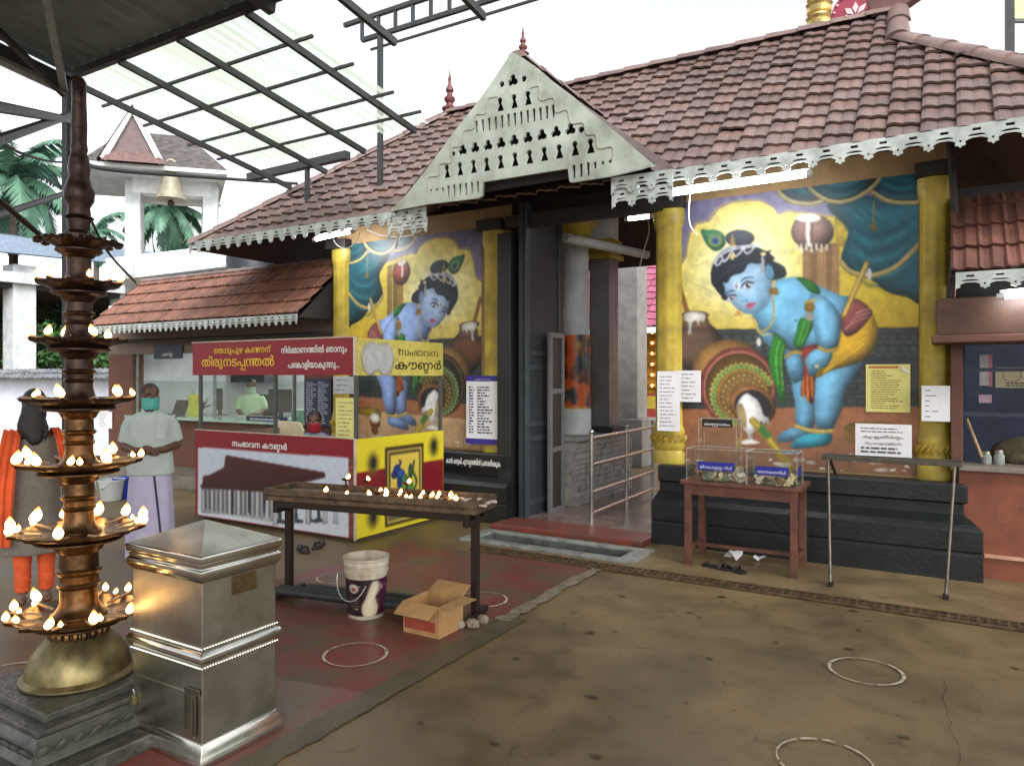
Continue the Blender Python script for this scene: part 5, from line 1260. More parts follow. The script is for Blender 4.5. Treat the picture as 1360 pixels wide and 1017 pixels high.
# ================================================================ beyond the yard on the left
bt = atd(178, 240, 22); bx, by = bt.x + .9, bt.y + .75
bf = E('bell_tower', (bx, by, 0), 'white four-pillar bell turret with a gabled tile roof above a white gate slab', 'turret')
ax1, ay1 = -.86, .5                                          # built square to the yard
z0b, z1b = 4.8, 7.55
cor = [(bt.x, bt.y), None, None, None]
q1_ = atd(280, 240, 22.6)
ux = Vector((q1_.x - bt.x, q1_.y - bt.y, 0)); wv = Vector(((bt.x+q1_.x)/2, (bt.y+q1_.y)/2, 0)).normalized() * 1.1
C_ = [Vector((bt.x, bt.y, 0)), Vector((q1_.x, q1_.y, 0)), Vector((q1_.x, q1_.y, 0)) + wv, Vector((bt.x, bt.y, 0)) + wv]
an = math.atan2(ux.y, ux.x)
for c in C_: ob('turret_pillar', MB().box((c.x-.21, c.y-.21, 0), (c.x+.21, c.y+.21, z1b), rz=an), M_WHITE2, bf, bevel=.02)
u_, w_ = ux.normalized(), wv.normalized()
g = MB()
for a, c_ in ((0, 1), (1, 2), (2, 3), (3, 0)): g.bar(C_[a] + Vector((0, 0, z1b-.2)), C_[c_] + Vector((0, 0, z1b-.2)), .44, .46)
ob('ring_beam', g, M_WHITE, bf)
cen = (C_[0] + C_[2]) / 2
L2 = ux.length/2 + .72
cen = cen - u_*.45; L2 += .12
def TP(a, b_, z): return tuple(cen + u_*a + w_*b_ + Vector((0, 0, z)))
ob('eave_slab', MB().add([TP(sa*L2, sb*L2, z) for z in (z1b, z1b+.12) for sa, sb in ((-1,-1),(1,-1),(1,1),(-1,1))], [(0,3,2,1),(4,5,6,7),(0,1,5,4),(1,2,6,5),(2,3,7,6),(3,0,4,7)]), M_WHITE2, bf)
zr, ze = z1b + 1.6, z1b + .13
hip = MB().add([TP(-L2, -L2, ze), TP(L2, -L2, ze), TP(L2, L2, ze), TP(-L2, L2, ze), TP(-.9, 0, zr), TP(.9, 0, zr)], [(0, 1, 5, 4), (1, 2, 5), (2, 3, 4, 5), (3, 0, 4)])
MOSS = mat('mossy_dark_tile', (92, 86, 84), .8, var=.5, scale=5, col2=(52, 50, 50), bump=.5, bscale=14)
ob('roof', hip, MOSS, bf)
g = MB().add([TP(-1.35, -L2-.02, ze+.05), TP(.15, -L2-.02, ze+.05), TP(-.6, -L2-.02, zr+.05)], [(0, 1, 2)])
ob('gable_wall', g, mat('mauve_gable', (108, 92, 92), .7), bf)
for s_, e in ((-1, -1.35), (1, .15)):
    ob('bargeboard', MB().bar(TP(e, -L2-.06, ze+.05), TP(-.6, -L2-.06, zr+.08), .12, .16), M_WHITE, bf)
    ob('gable_roof', MB().quad(TP(e*1.12, -L2-.2, ze), TP(-.6, -L2-.2, zr+.15), TP(-.6, .3, zr+.15), TP(e*1.12, .3, ze+.1)), mat('maroon_verge', (84, 64, 64), .7, var=.3), bf)
ob('pent_tiles', MB().quad(TP(-1.4, -L2-.25, ze-.02), TP(.3, -L2-.25, ze-.02), TP(.05, -L2-.04, ze+.3), TP(-1.2, -L2-.04, ze+.3)), M_TILE2 if False else mat('red_pent_tile', (112, 86, 82), .6, var=.3, scale=9), bf)
sl0, sl1 = atd(150, 362, 21), atd(330, 340, 22)
ob('gate_slab', MB().bar(sl0, sl1, 1.2, .62), M_WHITE, bf)
ob('gate_slab', MB().bar(atd(205, 385, 21), atd(330, 372, 22), .9, .5), M_WHITE2, bf)
for px, py in ((170, 353), (221, 346), (262, 340)):
    q = atd(px, py, 20.3); g = MB().box((q.x-.16, q.y-.02, q.z-.24), (q.x+.16, q.y+.02, q.z+.24), rz=.5); ob('emblem_plate', g, mat('emblem_grey', (186, 192, 198), .6), bf)
bl = atd(227, 243, 21.3)
be = E('bronze_bell', bl, 'large bronze bell hanging from the white turret beam', 'bell')
M_BELL = mat('weathered_bronze', (150, 146, 126), .55, .2, var=.25, scale=6)
k = .95
ob('bell_body', MB().lathe([(r*k, z*k) for r, z in [(.46, -.52), (.44, -.46), (.36, -.3), (.29, -.05), (.26, .15), (.2, .26), (.08, .32), (0.02, .34)]], bl, 22), M_BELL, be, smooth=True)
g = MB().tube([bl + Vector((.14*math.cos(t)*u_.x, .14*math.cos(t)*u_.y, .5 + .17*math.sin(t))) for t in [2*math.pi*i/14 for i in range(15)]], .045, 7); ob('hanger_ring', g, M_BELL, be, smooth=True)
ob('hanger_rod', MB().tube([bl + Vector((0, 0, .6)), (bl.x, bl.y, z1b)], .03, 6), M_IRON, be)
ob('clapper', MB().ell(bl + Vector((0, 0, -.6)), .1, 10, 6), M_IRON, be, smooth=True)
# open hall
hl_ = E('open_hall', (-27, 16, 0), 'open pillared hall with a blue grey sheet roof at the far left', 'building')
hx = -27.3
for i, px in enumerate((26, 165, -60, 250)):
    k_ = (px-680)/970; Y = hx*(CA + SA*k_)/(CA*k_ - SA); ob('hall_pillar', MB().box((hx-.36, Y-.36, 0), (hx+.36, Y+.36, 5.4)), M_WHITE2, hl_, bevel=.02)
p0, p1 = onX(-80, 316, hx+.8), onX(255, 352, hx+.8)
ob('roof_edge', MB().bar(p0, p1, .3, .5), mat('blue_grey_sheet', (138, 156, 176), .5, var=.15), hl_)
ob('roof_sheet', MB().quad(p0 + Vector((0, 0, .25)), p1 + Vector((0, 0, .25)), p1 + Vector((-14, 0, 3.)), p0 + Vector((-14, 0, 3.))), MATS['blue_grey_sheet'], hl_)
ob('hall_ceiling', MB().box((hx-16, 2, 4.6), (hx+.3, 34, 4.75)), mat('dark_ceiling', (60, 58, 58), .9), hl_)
ob('white_beam', MB().box((hx+.3, 2, 4.75), (hx+.6, 34, 5.1)), M_WHITE2, hl_)
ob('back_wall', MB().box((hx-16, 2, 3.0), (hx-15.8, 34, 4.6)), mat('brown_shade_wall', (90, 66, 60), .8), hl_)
cw = E('compound_wall', (-17, 8.5, 0), 'white compound wall with a dark weathered coping at the far left', 'wall')
ob('wall_face', MB().box((-30, 8.5, 0), (-12.62, 8.75, 1.58)), mat('blue_white_wall', (212, 220, 234), .7, var=.12, scale=2), cw)
g = tile_face((-30, 8.2, 1.55), (-12.62, 8.2, 1.55), (0, .42, .22), .48, lambda v: 0, lambda v: 17.38, tw=.2, rh=.23)
ob('coping', g, mat('grey_coping_tile', (126, 130, 134), .5, var=.4, scale=5, attr='Col', col2=(70, 72, 74)), cw)
# plants
def leaf_mass(c, rad, n, size, m, name, parent, seed):
    r = np.random.default_rng(seed); g = MB(); c = np.array(c); rad = np.array(rad)
    cl = [(c + rad * (lambda v: v / np.linalg.norm(v) * r.uniform(.35, 1.))(r.standard_normal(3)), r.uniform(.22, .42)) for _ in range(max(6, n // 70))]
    for _ in range(n):
        q, s_ = cl[r.integers(len(cl))]; d = r.standard_normal(3); d /= np.linalg.norm(d)
        p = q + d * rad * s_ * r.uniform(.5, 1.1); a = r.standard_normal(3); a /= np.linalg.norm(a); b_ = np.cross(a, r.standard_normal(3)); b_ /= np.linalg.norm(b_)
        L = size * r.uniform(.6, 1.4); Wd = L * .42
        g.add([p - a*L/2, p + b_*Wd/2, p + a*L/2, p - b_*Wd/2], [(0, 1, 2, 3)])
    return ob(name, g, m, parent)
def tree(c, h, rad, n, size, label, seed, m=None, name='broadleaf_tree'):
    t = E(name, c, label, 'tree', 'trees beyond the compound wall'); c = Vector(c)
    g = MB().tube([c, c + Vector((.1, .1, h*.4)), c + Vector((0, 0, h*.75))], [.16, .12, .06], 8)
    for k in range(4):
        a = 2*math.pi*k/4 + seed; g.tube([c + Vector((.1, .1, h*.4)), c + Vector((rad*.5*math.cos(a), rad*.5*math.sin(a), h*.7))], [.07, .025], 6)
    ob('trunk', g, M_TRUNK, t, smooth=True); leaf_mass((c.x, c.y, h*.72), (rad, rad, h*.34), n, size, m or M_LEAF2, 'crown', t, seed)
q = lambda px, d: (lambda p: (p.x, p.y, 0))(atd(px, 500, d))
tree(q(5, 30), 4.6, 3.0, 2600, .34, 'leafy green tree behind the wall at the left edge', 1)
tree(q(75, 31), 4.3, 2.2, 2200, .32, 'bushy green tree between the two hall pillars', 2)
tree(q(120, 27), 3.4, 1.6, 1600, .28, 'low green tree just left of the office roof', 3)
tree(q(140, 36), 4.6, 2.8, 2200, .34, 'green tree standing behind the bell turret slab', 4)
def palm(c, h, lf, nf, label, seed, tilt=0):
    t = E('coconut_palm', (c.x, c.y, 0), label, 'palm', 'coconut palms against the sky'); r = random.Random(seed)
    top = Vector((c.x, c.y, h)); 
    ob('trunk', MB().tube([(c.x - tilt, c.y, 0), (c.x - tilt*.5, c.y, h*.5), tuple(top)], [.22, .16, .13], 9), M_TRUNK, t, smooth=True)
    for k in range(nf):
        a = 2*math.pi*(k*.382 + r.uniform(-.04, .04)); el = R(r.choice((70, 45, 20, 0, -25, -50)) + r.uniform(-8, 8)); L = lf * r.uniform(.85, 1.1)
        dh = Vector((math.cos(a), math.sin(a), 0)); P = []; p = top.copy(); e = el; ns = 12
        for i in range(ns + 1): P.append(p.copy()); p = p + (dh*math.cos(e) + Vector((0, 0, math.sin(e)))) * (L/ns); e -= R(7.5)
        g = MB(); g.tube(P, [.035 - .03*i/ns for i in range(ns+1)], 5)
        sd = dh.cross(Vector((0, 0, 1)))
        for i in range(1, ns*4):
            f = i/(ns*4); j = min(ns-1, int(f*ns)); pt = P[j].lerp(P[j+1], f*ns - j); d = (P[j+1]-P[j]).normalized(); LL = lf*.27*math.sin(math.pi*min(1, f*.86+.12))**.7
            for s_ in (-1, 1):
                v = (sd*s_*.75 + d*.45 + Vector((0, 0, -.55 - .35*r.random()))).normalized()*LL*r.uniform(.8, 1.15); wd = d*.05*lf/3
                g.add([pt - wd, pt + wd, pt + v*.6 + wd*.7, pt + v, pt + v*.6 - wd*.7], [(0, 1, 2, 3, 4)])
        ob('frond', g, M_LEAF, t)
palm(atd(18, 245, 27), atd(18, 235, 27).z, 3.0, 30, 'large coconut palm rising left of the lamp tower', 11)
palm(atd(225, 285, 34), atd(225, 272, 34).z, 2.9, 26, 'coconut palm framed between the white turret pillars', 12)
palm(atd(128, 310, 40), atd(128, 305, 40).z, 2.2, 18, 'small coconut palm between the lamp tower and turret', 13)
# far line of trees that closes the horizon
g = None
fw = E('far_wood', (0, 80, 0), None, None); bpy.data.objects.remove(fw)
r = np.random.default_rng(2); g = MB()
for _ in range(5200):
    a = r.uniform(R(20), R(160)); d = r.uniform(70, 86); z = abs(r.normal(0, 1)) * 2.6 + r.uniform(0, 2.4); p = np.array((d*math.cos(a), d*math.sin(a), min(z, 7))); A_ = r.standard_normal(3); B_ = np.cross(A_, r.standard_normal(3)); A_ /= np.linalg.norm(A_); B_ /= np.linalg.norm(B_)
    g.add([p - A_*.9, p + B_*.5, p + A_*.9, p - B_*.5], [(0, 1, 2, 3)])
ob('far_wood', g, M_LEAF2, kind='stuff')
tk = onY(337, 345, 8.6)
wt = E('water_tank', tk, 'black water tank half hidden behind the office roof', 'tank')
ob('tank_body', MB().lathe([(.42, -.9), (.46, -.8), (.44, -.4), (.46, 0), (.44, .06), (.3, .16), (.12, .2)], tk, 24), mat('black_tank', (36, 40, 48), .45), wt, smooth=True)
ob('tank_lid', MB().lathe([(.15, 0), (.15, .05), (.02, .07)], tk + Vector((0, 0, .2)), 16), MATS['black_tank'], wt, smooth=True)

# ================================================================ tall tiered oil lamp on its stone pedestal, steel collection box
LC = atd(105, 900, 3.4); lx0, ly0 = LC.x, LC.y
pd_ = E('lamp_pedestal', (lx0, ly0, 0), 'dark carved square stone pedestal with a petal course under the lamp tower', 'pedestal')
M_PED = mat('wet_dark_stone', (84, 84, 76), .35, var=.35, scale=8, col2=(48, 50, 46), bump=.35, bscale=30, rvar=.15)
g = MB().box((lx0-.50, ly0-.50, 0), (lx0+.50, ly0+.50, .07)); ob('lower_slab', g, M_PED, pd_, bevel=.008)
ring = lambda h, z: [(lx0-h, ly0-h, z), (lx0+h, ly0-h, z), (lx0+h, ly0+h, z), (lx0-h, ly0+h, z)]
ob('petal_course', MB().loft([ring(.40, .07), ring(.41, .085), ring(.345, .165), ring(.36, .18), ring(.36, .2)]), M_PED, pd_, bevel=.004)
g = MB()
for s_ in range(4):
    Rz = Matrix.Rotation(s_*math.pi/2, 3, 'Z')
    for k in range(11):
        x = -.35 + .07*k; Mx = Rz @ Matrix.Rotation(R(40), 3, 'X')
        g.ell(Vector((lx0, ly0, 0)) + Rz @ Vector((x, -.385, .122)), (.028, .012, .046), 8, 6, Mx)
ob('petal_moulding', g, M_PED, pd_, smooth=True, kind='stuff')
ob('top_slab', MB().box((lx0-.3, ly0-.3, .2), (lx0+.3, ly0+.3, .235)), M_PED, pd_, bevel=.006)
lt = E('lamp_tower', (lx0, ly0, .235), 'tall tiered brass oil lamp tower with burning wicks on every tray', 'oil lamp')
yz = lambda y: HC - (y - 500) * 3.4 / 970
TI = [(812, .262), (703, .255), (614, .238), (530, .216), (452, .182), (377, .16), (321, .138)]
zt = [yz(y) for y, _ in TI]
ob('dome_base', MB().lathe([(.222, 0), (.24, .006), (.24, .014), (.218, .03), (.214, .06), (.196, .11), (.162, .155), (.13, .185), (.105, .2), (.1, .215), (.112, .222), (.1, .23), (.092, .25), (.105, .28)], (lx0, ly0, .235), 48), M_BRASSL, lt, smooth=True)
g = MB()
for k in range(20):
    a = 2*math.pi*k/20; g.ell((lx0+.112*math.cos(a), ly0+.112*math.sin(a), .44), (.016, .016, .03), 6, 5)
ob('petal_collar', g, M_BRASS, lt, smooth=True, kind='stuff')
def stem(za, zb, r): 
    h = zb - za; P = [(r*1.5, 0), (r*1.5, .008), (r*1.28, .02), (r*1.12, .04), (r*1.03, .06)]
    if h > .2: P += [(r*1.0, h*.38), (r*1.12, h*.41), (r*1.15, h*.44), (r*1.03, h*.47), (r*1.05, h*.56), (r*1.22, h*.6), (r*1.25, h*.63), (r*1.06, h*.67)]
    P += [(r*1.02, h*.86), (r*1.25, h*.9), (r*1.35, h*.96), (r*1.5, h)]
    return MB().lathe(P, (lx0, ly0, za), 32)
srs = [.078, .062, .058, .057, .054, .05]
FL = 0
def flame(p, s_, parent):
    k = s_ * random.uniform(.8, 1.2); lean = random.uniform(-.3, .3)
    prof = [(.002, -.005), (.010, .002), (.0145, .012), (.014, .022), (.0095, .034), (.004, .044), (.001, .05)]
    g = MB().lathe([(r*k*1.15, z*k) for r, z in prof], (0, 0, 0), 10); g.v = [(p[0] + x + lean*z, p[1] + y + lean*.6*z, p[2] + z) for x, y, z in g.v]
    f = ob('flame', g, M_FLAME, parent, smooth=True)
    return f
for i, (z, (_, r)) in enumerate(zip(zt, TI)):
    top = i >= 4; m = M_BRASSD if i >= 3 else M_BRASS
    tray = ob('lamp_tray', MB().lathe([(.05, -.062), (.085, -.058), (r*.66, -.052), (r*.72, -.046), (r*.72, -.04), (r*.66, -.034), (r*.74, -.024), (r*.95, -.012), (r, -.003), (r*1.01, .006), (r*.97, .004), (r*.8, -.014), (r*.4, -.012), (.06, -.008)], (lx0, ly0, z), 48), m, lt, smooth=True)
    zb = zt[i+1] - .058 if i < 6 else z + .02
    if i < 6: ob('stem', stem(z - .01, zb, srs[i]), m, lt, smooth=True)
    nsp = 12; g = MB(); wk_ = MB()
    a0 = random.uniform(0, .5)
    lit = {0: 10, 1: 9, 2: 8, 3: 7, 4: 7, 5: 8, 6: 0}[i]; seq = list(range(nsp)); random.shuffle(seq); seq = seq[:lit]
    for k in range(nsp):
        a = a0 + 2*math.pi*k/nsp; ca, sa = math.cos(a), math.sin(a)
        g.add([(lx0 + (r*q)*ca - w*sa, ly0 + (r*q)*sa + w*ca, z + dz) for q, w, dz in ((.93, -.022, .0), (1.13, -.004, .012), (1.13, .004, .012), (.93, .022, .0), (.93, -.018, -.016), (1.1, 0, -.004), (.93, .018, -.016))], [(0, 1, 2, 3), (4, 5, 1, 0), (5, 6, 3, 2), (5, 2, 1), (4, 6, 5)])
        wk_.tube([(lx0 + r*.6*ca, ly0 + r*.6*sa, z - .004), (lx0 + r*1.09*ca, ly0 + r*1.09*sa, z + .012)], .006, 5)
    ob('spout_rim', g, m, tray, kind='stuff'); ob('wick', wk_, mat('oily_wick', (150, 130, 104), .5, var=.3), tray, kind='stuff')
    for k in seq:
        a = a0 + 2*math.pi*k/nsp + random.uniform(-.08, .08); flame((lx0 + r*1.08*math.cos(a), ly0 + r*1.08*math.sin(a), z + .018), random.choice((.65, .8, 1., 1.1)) * (1.2 if i < 3 else 1), tray)
        if i < 3 and random.random() < .7: a2 = a + random.uniform(.1, .2); flame((lx0 + r*.95*math.cos(a2), ly0 + r*.95*math.sin(a2), z + .012), .65, tray)
z6 = zt[6]
ob('finial', MB().lathe([(r_*(.92 if z_ < .3 else .66), z_) for r_, z_ in [(.08, -.01), (.075, .03), (.05, .05), (.055, .1), (.07, .11), (.055, .12), (.05, .16), (.068, .19), (.072, .23), (.06, .26), (.066, .3), (.072, .34), (.062, .39), (.05, .41), (.056, .43), (.05, .46), (.052, .54), (.046, .66), (.048, .74), (.03, .76)]], (lx0, ly0, z6), 28), M_BRASSD, lt, smooth=True)
g = MB()
for k in range(14):
    a = 2*math.pi*k/14; g.ell((lx0+.168*math.cos(a), ly0+.168*math.sin(a), z6-.005), (.02, .02, .012), 6, 4)
ob('lobed_edge', g, M_BRASSD, lt, smooth=True, kind='stuff')
# steel collection box
bx_ = E('steel_collection_box', (-2.9, 2.14, 0), 'square stainless steel collection box with a pyramid lid beside the oil lamp tower', 'box')
X0, X1, Y0, Y1 = -3.135, -2.65, 1.925, 2.31
def sq(e, z): return [(X0-e, Y0-e, z), (X1+e, Y0-e, z), (X1+e, Y1+e, z), (X0-e, Y1+e, z)]
ob('body', MB().loft([sq(0, .09), sq(0, .80)]), M_SHINY, bx_, bevel=.006)
ob('base_moulding', MB().loft([sq(.02, 0), sq(.025, .012), sq(.025, .03), sq(.019, .045), sq(.016, .062), sq(.009, .085), sq(.004, .1)]), M_SHINYTRIM, bx_, smooth=True, bevel=.003)
ob('cornice', MB().loft([sq(.004, .765), sq(.009, .775), sq(.017, .79), sq(.018, .815), sq(.01, .823), sq(.012, .84), sq(.02, .848), sq(.022, .874), sq(.018, .88)]), M_SHINYTRIM, bx_, smooth=True, bevel=.003)
ap = ((X0+X1)/2, (Y0+Y1)/2, .975)
v = sq(.017, .881)
ob('pyramid_lid', MB().add(v + [ap], [(0, 1, 4), (1, 2, 4), (2, 3, 4), (3, 0, 4), (3, 2, 1, 0)]), M_SHINY, bx_, bevel=.003)
ob('band_moulding', MB().loft([sq(.001, .425), sq(.012, .432), sq(.02, .445), sq(.02, .462), sq(.012, .475), sq(.001, .482)]), M_SHINYTRIM, bx_, smooth=True, bevel=.002)
for z in (.414, .494):
    g = MB()
    for a, b_ in ((sq(.004, z)[0], sq(.004, z)[1]), (sq(.004, z)[1], sq(.004, z)[2])):
        n = int((Vector(b_)-Vector(a)).length / .0135)
        for k in range(n+1): g.ell(Vector(a).lerp(Vector(b_), k/n), .0058, 6, 4)
    ob('bead_row', g, M_SHINYTRIM, bx_, smooth=True, kind='stuff')
ob('name_plate', MB().box((X1, 2.07, .68), (X1+.003, 2.2, .76)), mat('tarnished_plate', (120, 100, 70), .4, .8, var=.3, scale=40), bx_)
ob('access_door', MB().box((X0+.03, Y0-.004, .115), (X1-.05, Y0, .30)), M_SHINY, bx_, bevel=.001)
g = MB().box((X1-.1, Y0-.012, .15), (X1-.075, Y0-.004, .30)).box((X1-.1, Y0-.012, .30), (X1-.005, Y0-.004, .325)).box((X1-.05, Y0-.012, .13), (X1-.03, Y0-.004, .29))
ob('hinge_strap', g, mat('dull_steel', (120, 114, 100), .4, .9), bx_, bevel=.002)
pk = MB().box((X0+.012, Y0-.022, .17), (X0+.042, Y0-.004, .205)); ob('padlock', pk, M_BRASSL, bx_, bevel=.004)
ob('shackle', MB().tube([(X0+.018, Y0-.013, .205), (X0+.018, Y0-.013, .225), (X0+.027, Y0-.013, .235), (X0+.036, Y0-.013, .225), (X0+.036, Y0-.013, .205)], .004, 6), M_STEEL, bx_, smooth=True)

# ================================================================ donation counter with printed boards
st_ = E('donation_counter', (-6.2, 6, 0), 'donation counter with red and yellow printed panels and a roofed signboard', 'counter')
SX0, SX1, SY0, SY1 = -7.4, -4.955, 5.29, 6.72
mat('counter_carcass', (110, 96, 84), .6)
ob('panel_back', MB().box((SX0+.02, SY0+.006, .04), (SX1-.02, SY0+.03, 1.0)), MATS['counter_carcass'], st_)
ob('panel_back', MB().box((SX1-.03, SY0+.03, .04), (SX1-.006, SY1, 1.0)), MATS['counter_carcass'], st_)
ob('inner_shelf', MB().box((SX0+.02, SY0+.03, .70), (SX1-.03, SY0+.42, .72)), mat('counter_laminate', (170, 160, 146), .4), st_, bevel=.004)
P_, pos = canvas((SX0, SY0, 1.01), (1, 0, 0), (0, 0, -1), SX1-SX0, .97, .007, 1335, 800, (138, 28, 40))
T_ = lambda x, y: (x, (y - (35 + 40*x/1335)) / (600 + 210*x/1335) * 800)
TT = lambda pts: [T_(*p) for p in pts]
P_.fill([(24, 158), (1290, 150), (1290, 790), (24, 790)], (204, 214, 228), smooth=False)
P_.grad(P_.mask(np.array([(24, 158), (1290, 150), (1290, 790), (24, 790)], float)) * np.clip((P_.y - 300) / 500, 0, 1), (226, 230, 236), .8)
P_.fill([(1292, 150), (1334, 150), (1334, 800), (1292, 800)], (122, 62, 52), smooth=False)
for k in range(5):
    P_.ring(1313, 250 + 120*k, 22, 26, (190, 160, 140)); P_.ring(6, 260 + 120*k, 18, 22, (180, 140, 120))
P_.fill(TT([(60, 445), (330, 452), (760, 480), (760, 700), (60, 620)]), (96, 92, 92), smooth=False)
for k in range(17):
    x = 78 + k*41; yb = 606 + 8*k; w = 13 + .3*k; c = (216, 216, 214) if k % 2 == 0 else (176, 178, 184)
    P_.fill(TT([(x-w, 452), (x+w, 452), (x+w, yb), (x-w, yb)]), c, smooth=False, shade=.3, blur=3)
    P_.fill(TT([(x-w-3, yb-8), (x+w+3, yb-8), (x+w+3, yb+6), (x-w-3, yb+6)]), (196, 196, 194), smooth=False)
for x in (350, 500, 630): P_.fill(TT([(x-12, 460), (x+12, 460), (x+10, 650), (x-10, 650)]), (52, 56, 62), smooth=False)
for x in (760, 890, 1000, 1070):
    P_.fill(TT([(x-10, 500), (x+10, 500), (x+12, 720), (x-12, 720)]), (50, 54, 62), smooth=False)
    P_.fill(TT([(x-30, 712), (x+60, 722), (x+56, 744), (x-30, 738)]), (48, 52, 58), smooth=False)
for x in (720, 862, 985, 1115, 1195): P_.fill(TT([(x-17, 500), (x+17, 500), (x+17, 740), (x+26, 756), (x-26, 752), (x-17, 738)]), (208, 210, 214), smooth=False, shade=.35, blur=3)
P_.fill(TT([(290, 215), (1112, 345), (1118, 385), (980, 420), (800, 500), (560, 490), (330, 468), (60, 448), (48, 436), (72, 408), (74, 362), (140, 356), (272, 305)]), (70, 34, 34), smooth=False, light=.3, blur=8)
for k in range(9): P_.line(TT([(280 - 10*k, 250 + 24*k), (1080 - 20*k, 368 + 14*k)]), 3, (88, 48, 44), smooth=False, a=.5)
P_.speckle(.02)
fpn = picture('front_panel', P_, pos, M_PRINT, st_)
letters('lettering', 'സംഭാവന കൗണ_ടർ', (-6.33, SY0, .86), (1, 0, 0), (0, 0, 1), .86, .085, M_BOARDWHITE, fpn, bold=.003)
edge = mat('pale_panel_edge', (206, 190, 170), .5)
ob('corner_trim', MB().box((SX1-.012, SY0-.008, .03), (SX1+.008, SY0+.012, 1.015)), edge, st_)
ob('top_trim', MB().box((SX0, SY0-.006, 1.011), (SX1-.012, SY0+.012, 1.02)), edge, st_)
P_, pos = canvas((SX1, SY0+.012, 1.01), (0, 1, 0), (0, 0, -1), SY1-SY0, .97, .007, 140, 97, (226, 210, 46))
P_.fill([(0, 33), (140, 33), (140, 70), (0, 70)], (128, 28, 36), smooth=False)
for fx, fy in ((24, 26), (122, 17), (24, 80), (122, 82)):
    P_.ell(fx, fy, 9, 12, (120, 110, 40), soft=3, a=.7); P_.ell(fx, fy, 5.5, 8, (96, 84, 40), soft=2); P_.ell(fx + .5, fy - 1, 3.2, 5, (36, 40, 36))
P_.fill([(42, 12), (104, 12), (104, 93), (42, 93)], (64, 48, 24), smooth=False); P_.fill([(45, 15), (101, 15), (101, 90), (45, 90)], (196, 176, 96), smooth=False); P_.fill([(47.5, 17.5), (98.5, 17.5), (98.5, 87.5), (47.5, 87.5)], (84, 66, 30), smooth=False); P_.fill([(50, 20), (96, 20), (96, 85), (50, 85)], (222, 196, 82), smooth=False)
P_.fill([(50, 68), (96, 66), (96, 85), (50, 85)], (70, 80, 120), smooth=False); P_.fill([(54, 70), (70, 62), (88, 64), (94, 72), (80, 78), (60, 76)], (90, 84, 50), shade=.4)
for x, y, rx, ry, c in ((60, 36, 6, 5, (40, 70, 140)), (66, 42, 7, 6, (50, 86, 160)), (56, 41, 5, 4, (36, 52, 110)), (72, 50, 8, 7, (60, 120, 90)), (78, 58, 9, 9, (76, 140, 70)), (70, 60, 7, 7, (90, 150, 90)), (64, 50, 4, 6, (40, 60, 130)), (82, 40, 4, 8, (50, 90, 60))): P_.ell(x, y, rx, ry, c, shade=.4, blur=2, light=.3)
P_.line([(88, 30), (86, 40), (92, 52), (86, 64), (78, 70)], 3.2, (60, 84, 40)); P_.line([(60, 34), (66, 30), (64, 27)], 2.5, (30, 40, 90))
spn = picture('side_panel', P_, pos, M_PRINT, st_)
# upper signboards
ob('sign_board', MB().box((SX0-.02, SY0-.02, 1.635), (SX1-.002, SY0+.01, 2.0)), M_REDBOARD, st_, bevel=.003)
sgn = [c for c in st_.children if c.name.startswith('sign_board')][0]
ob('sign_edge', MB().box((SX0-.03, SY0-.025, 2.0), (SX1+.004, SY0+.015, 2.012)), edge, sgn); ob('sign_edge', MB().box((SX1-.001, SY0-.026, 1.63), (SX1+.006, SY0+.012, 2.0)), edge, sgn)
ys = SY0 - .02
letters('lettering', 'െതാടുപുഴ കണ<ണന്', (-6.58, ys, 1.878), (1, 0, 0), (0, 0, 1), .92, .088, M_GOLDLETTER, sgn, bold=.002)
letters('lettering', 'തിരുനടപ_പന<തൽ', (-6.66, ys, 1.735), (1, 0, 0), (0, 0, 1), 1.18, .135, M_GOLDLETTER, sgn, bold=.003)
letters('lettering', 'നിർമ<മാണത<തിൽ ഞാനും', (-5.50, ys, 1.862), (1, 0, 0), (0, 0, 1), .92, .088, M_BOARDWHITE, sgn, bold=.002)
letters('lettering', 'പങ<കാളിയാകുന<നു...', (-5.50, ys, 1.71), (1, 0, 0), (0, 0, 1), .72, .088, M_BOARDWHITE, sgn, bold=.002)
P_, pos = canvas((SX1+.001, SY0+.02, 2.0), (0, 1, 0), (0, 0, -1), SY1-SY0-.02, .37, .007, 140, 36, (196, 184, 92))
P_.fill([(10, 8), (20, 3), (34, 5), (42, 3), (52, 9), (55, 20), (50, 33), (40, 36), (30, 31), (20, 36), (10, 30), (7, 18)], (176, 178, 176), shade=.12, blur=4); P_.speckle(.05, 2)
P_.line([(7, 18), (10, 30), (20, 36), (30, 31), (40, 36), (50, 33), (55, 20)], .8, (96, 90, 70)); P_.ell(64, 10, 1.6, 1.4, (40, 34, 30)); P_.ell(59, 20, .9, .8, (40, 34, 30))
ssg = picture('side_sign', P_, pos, M_PRINT, st_)
ob('side_sign_back', MB().box((SX1-.03, SY0+.02, 1.635), (SX1-.004, SY1, 2.0)), mat('sign_back', (150, 140, 90), .6), st_)
letters('lettering', 'സംഭാവന', (SX1+.001, SY0+.99, 1.845), (0, 1, 0), (0, 0, 1), .68, .10, M_BLACKLETTER, ssg, lift=.004)
letters('lettering', 'കൗണ_ടർ', (SX1+.001, SY0+.99, 1.70), (0, 1, 0), (0, 0, 1), .80, .125, M_BLACKLETTER, ssg, lift=.004, bold=.002)
M_POST = mat('counter_post', (96, 100, 96), .4, .4)
for x, y in ((SX0+.06, SY0+.01), (SX0+(SX1-SX0)*.53, SY0+.01), (SX1-.03, SY0+.03), (SX1-.03, SY1-.03), (SX0+.06, SY1-.03)):
    ob('post', MB().box((x-.017, y, 1.0), (x+.017, y+.034, 1.64)), M_POST, st_, bevel=.003)
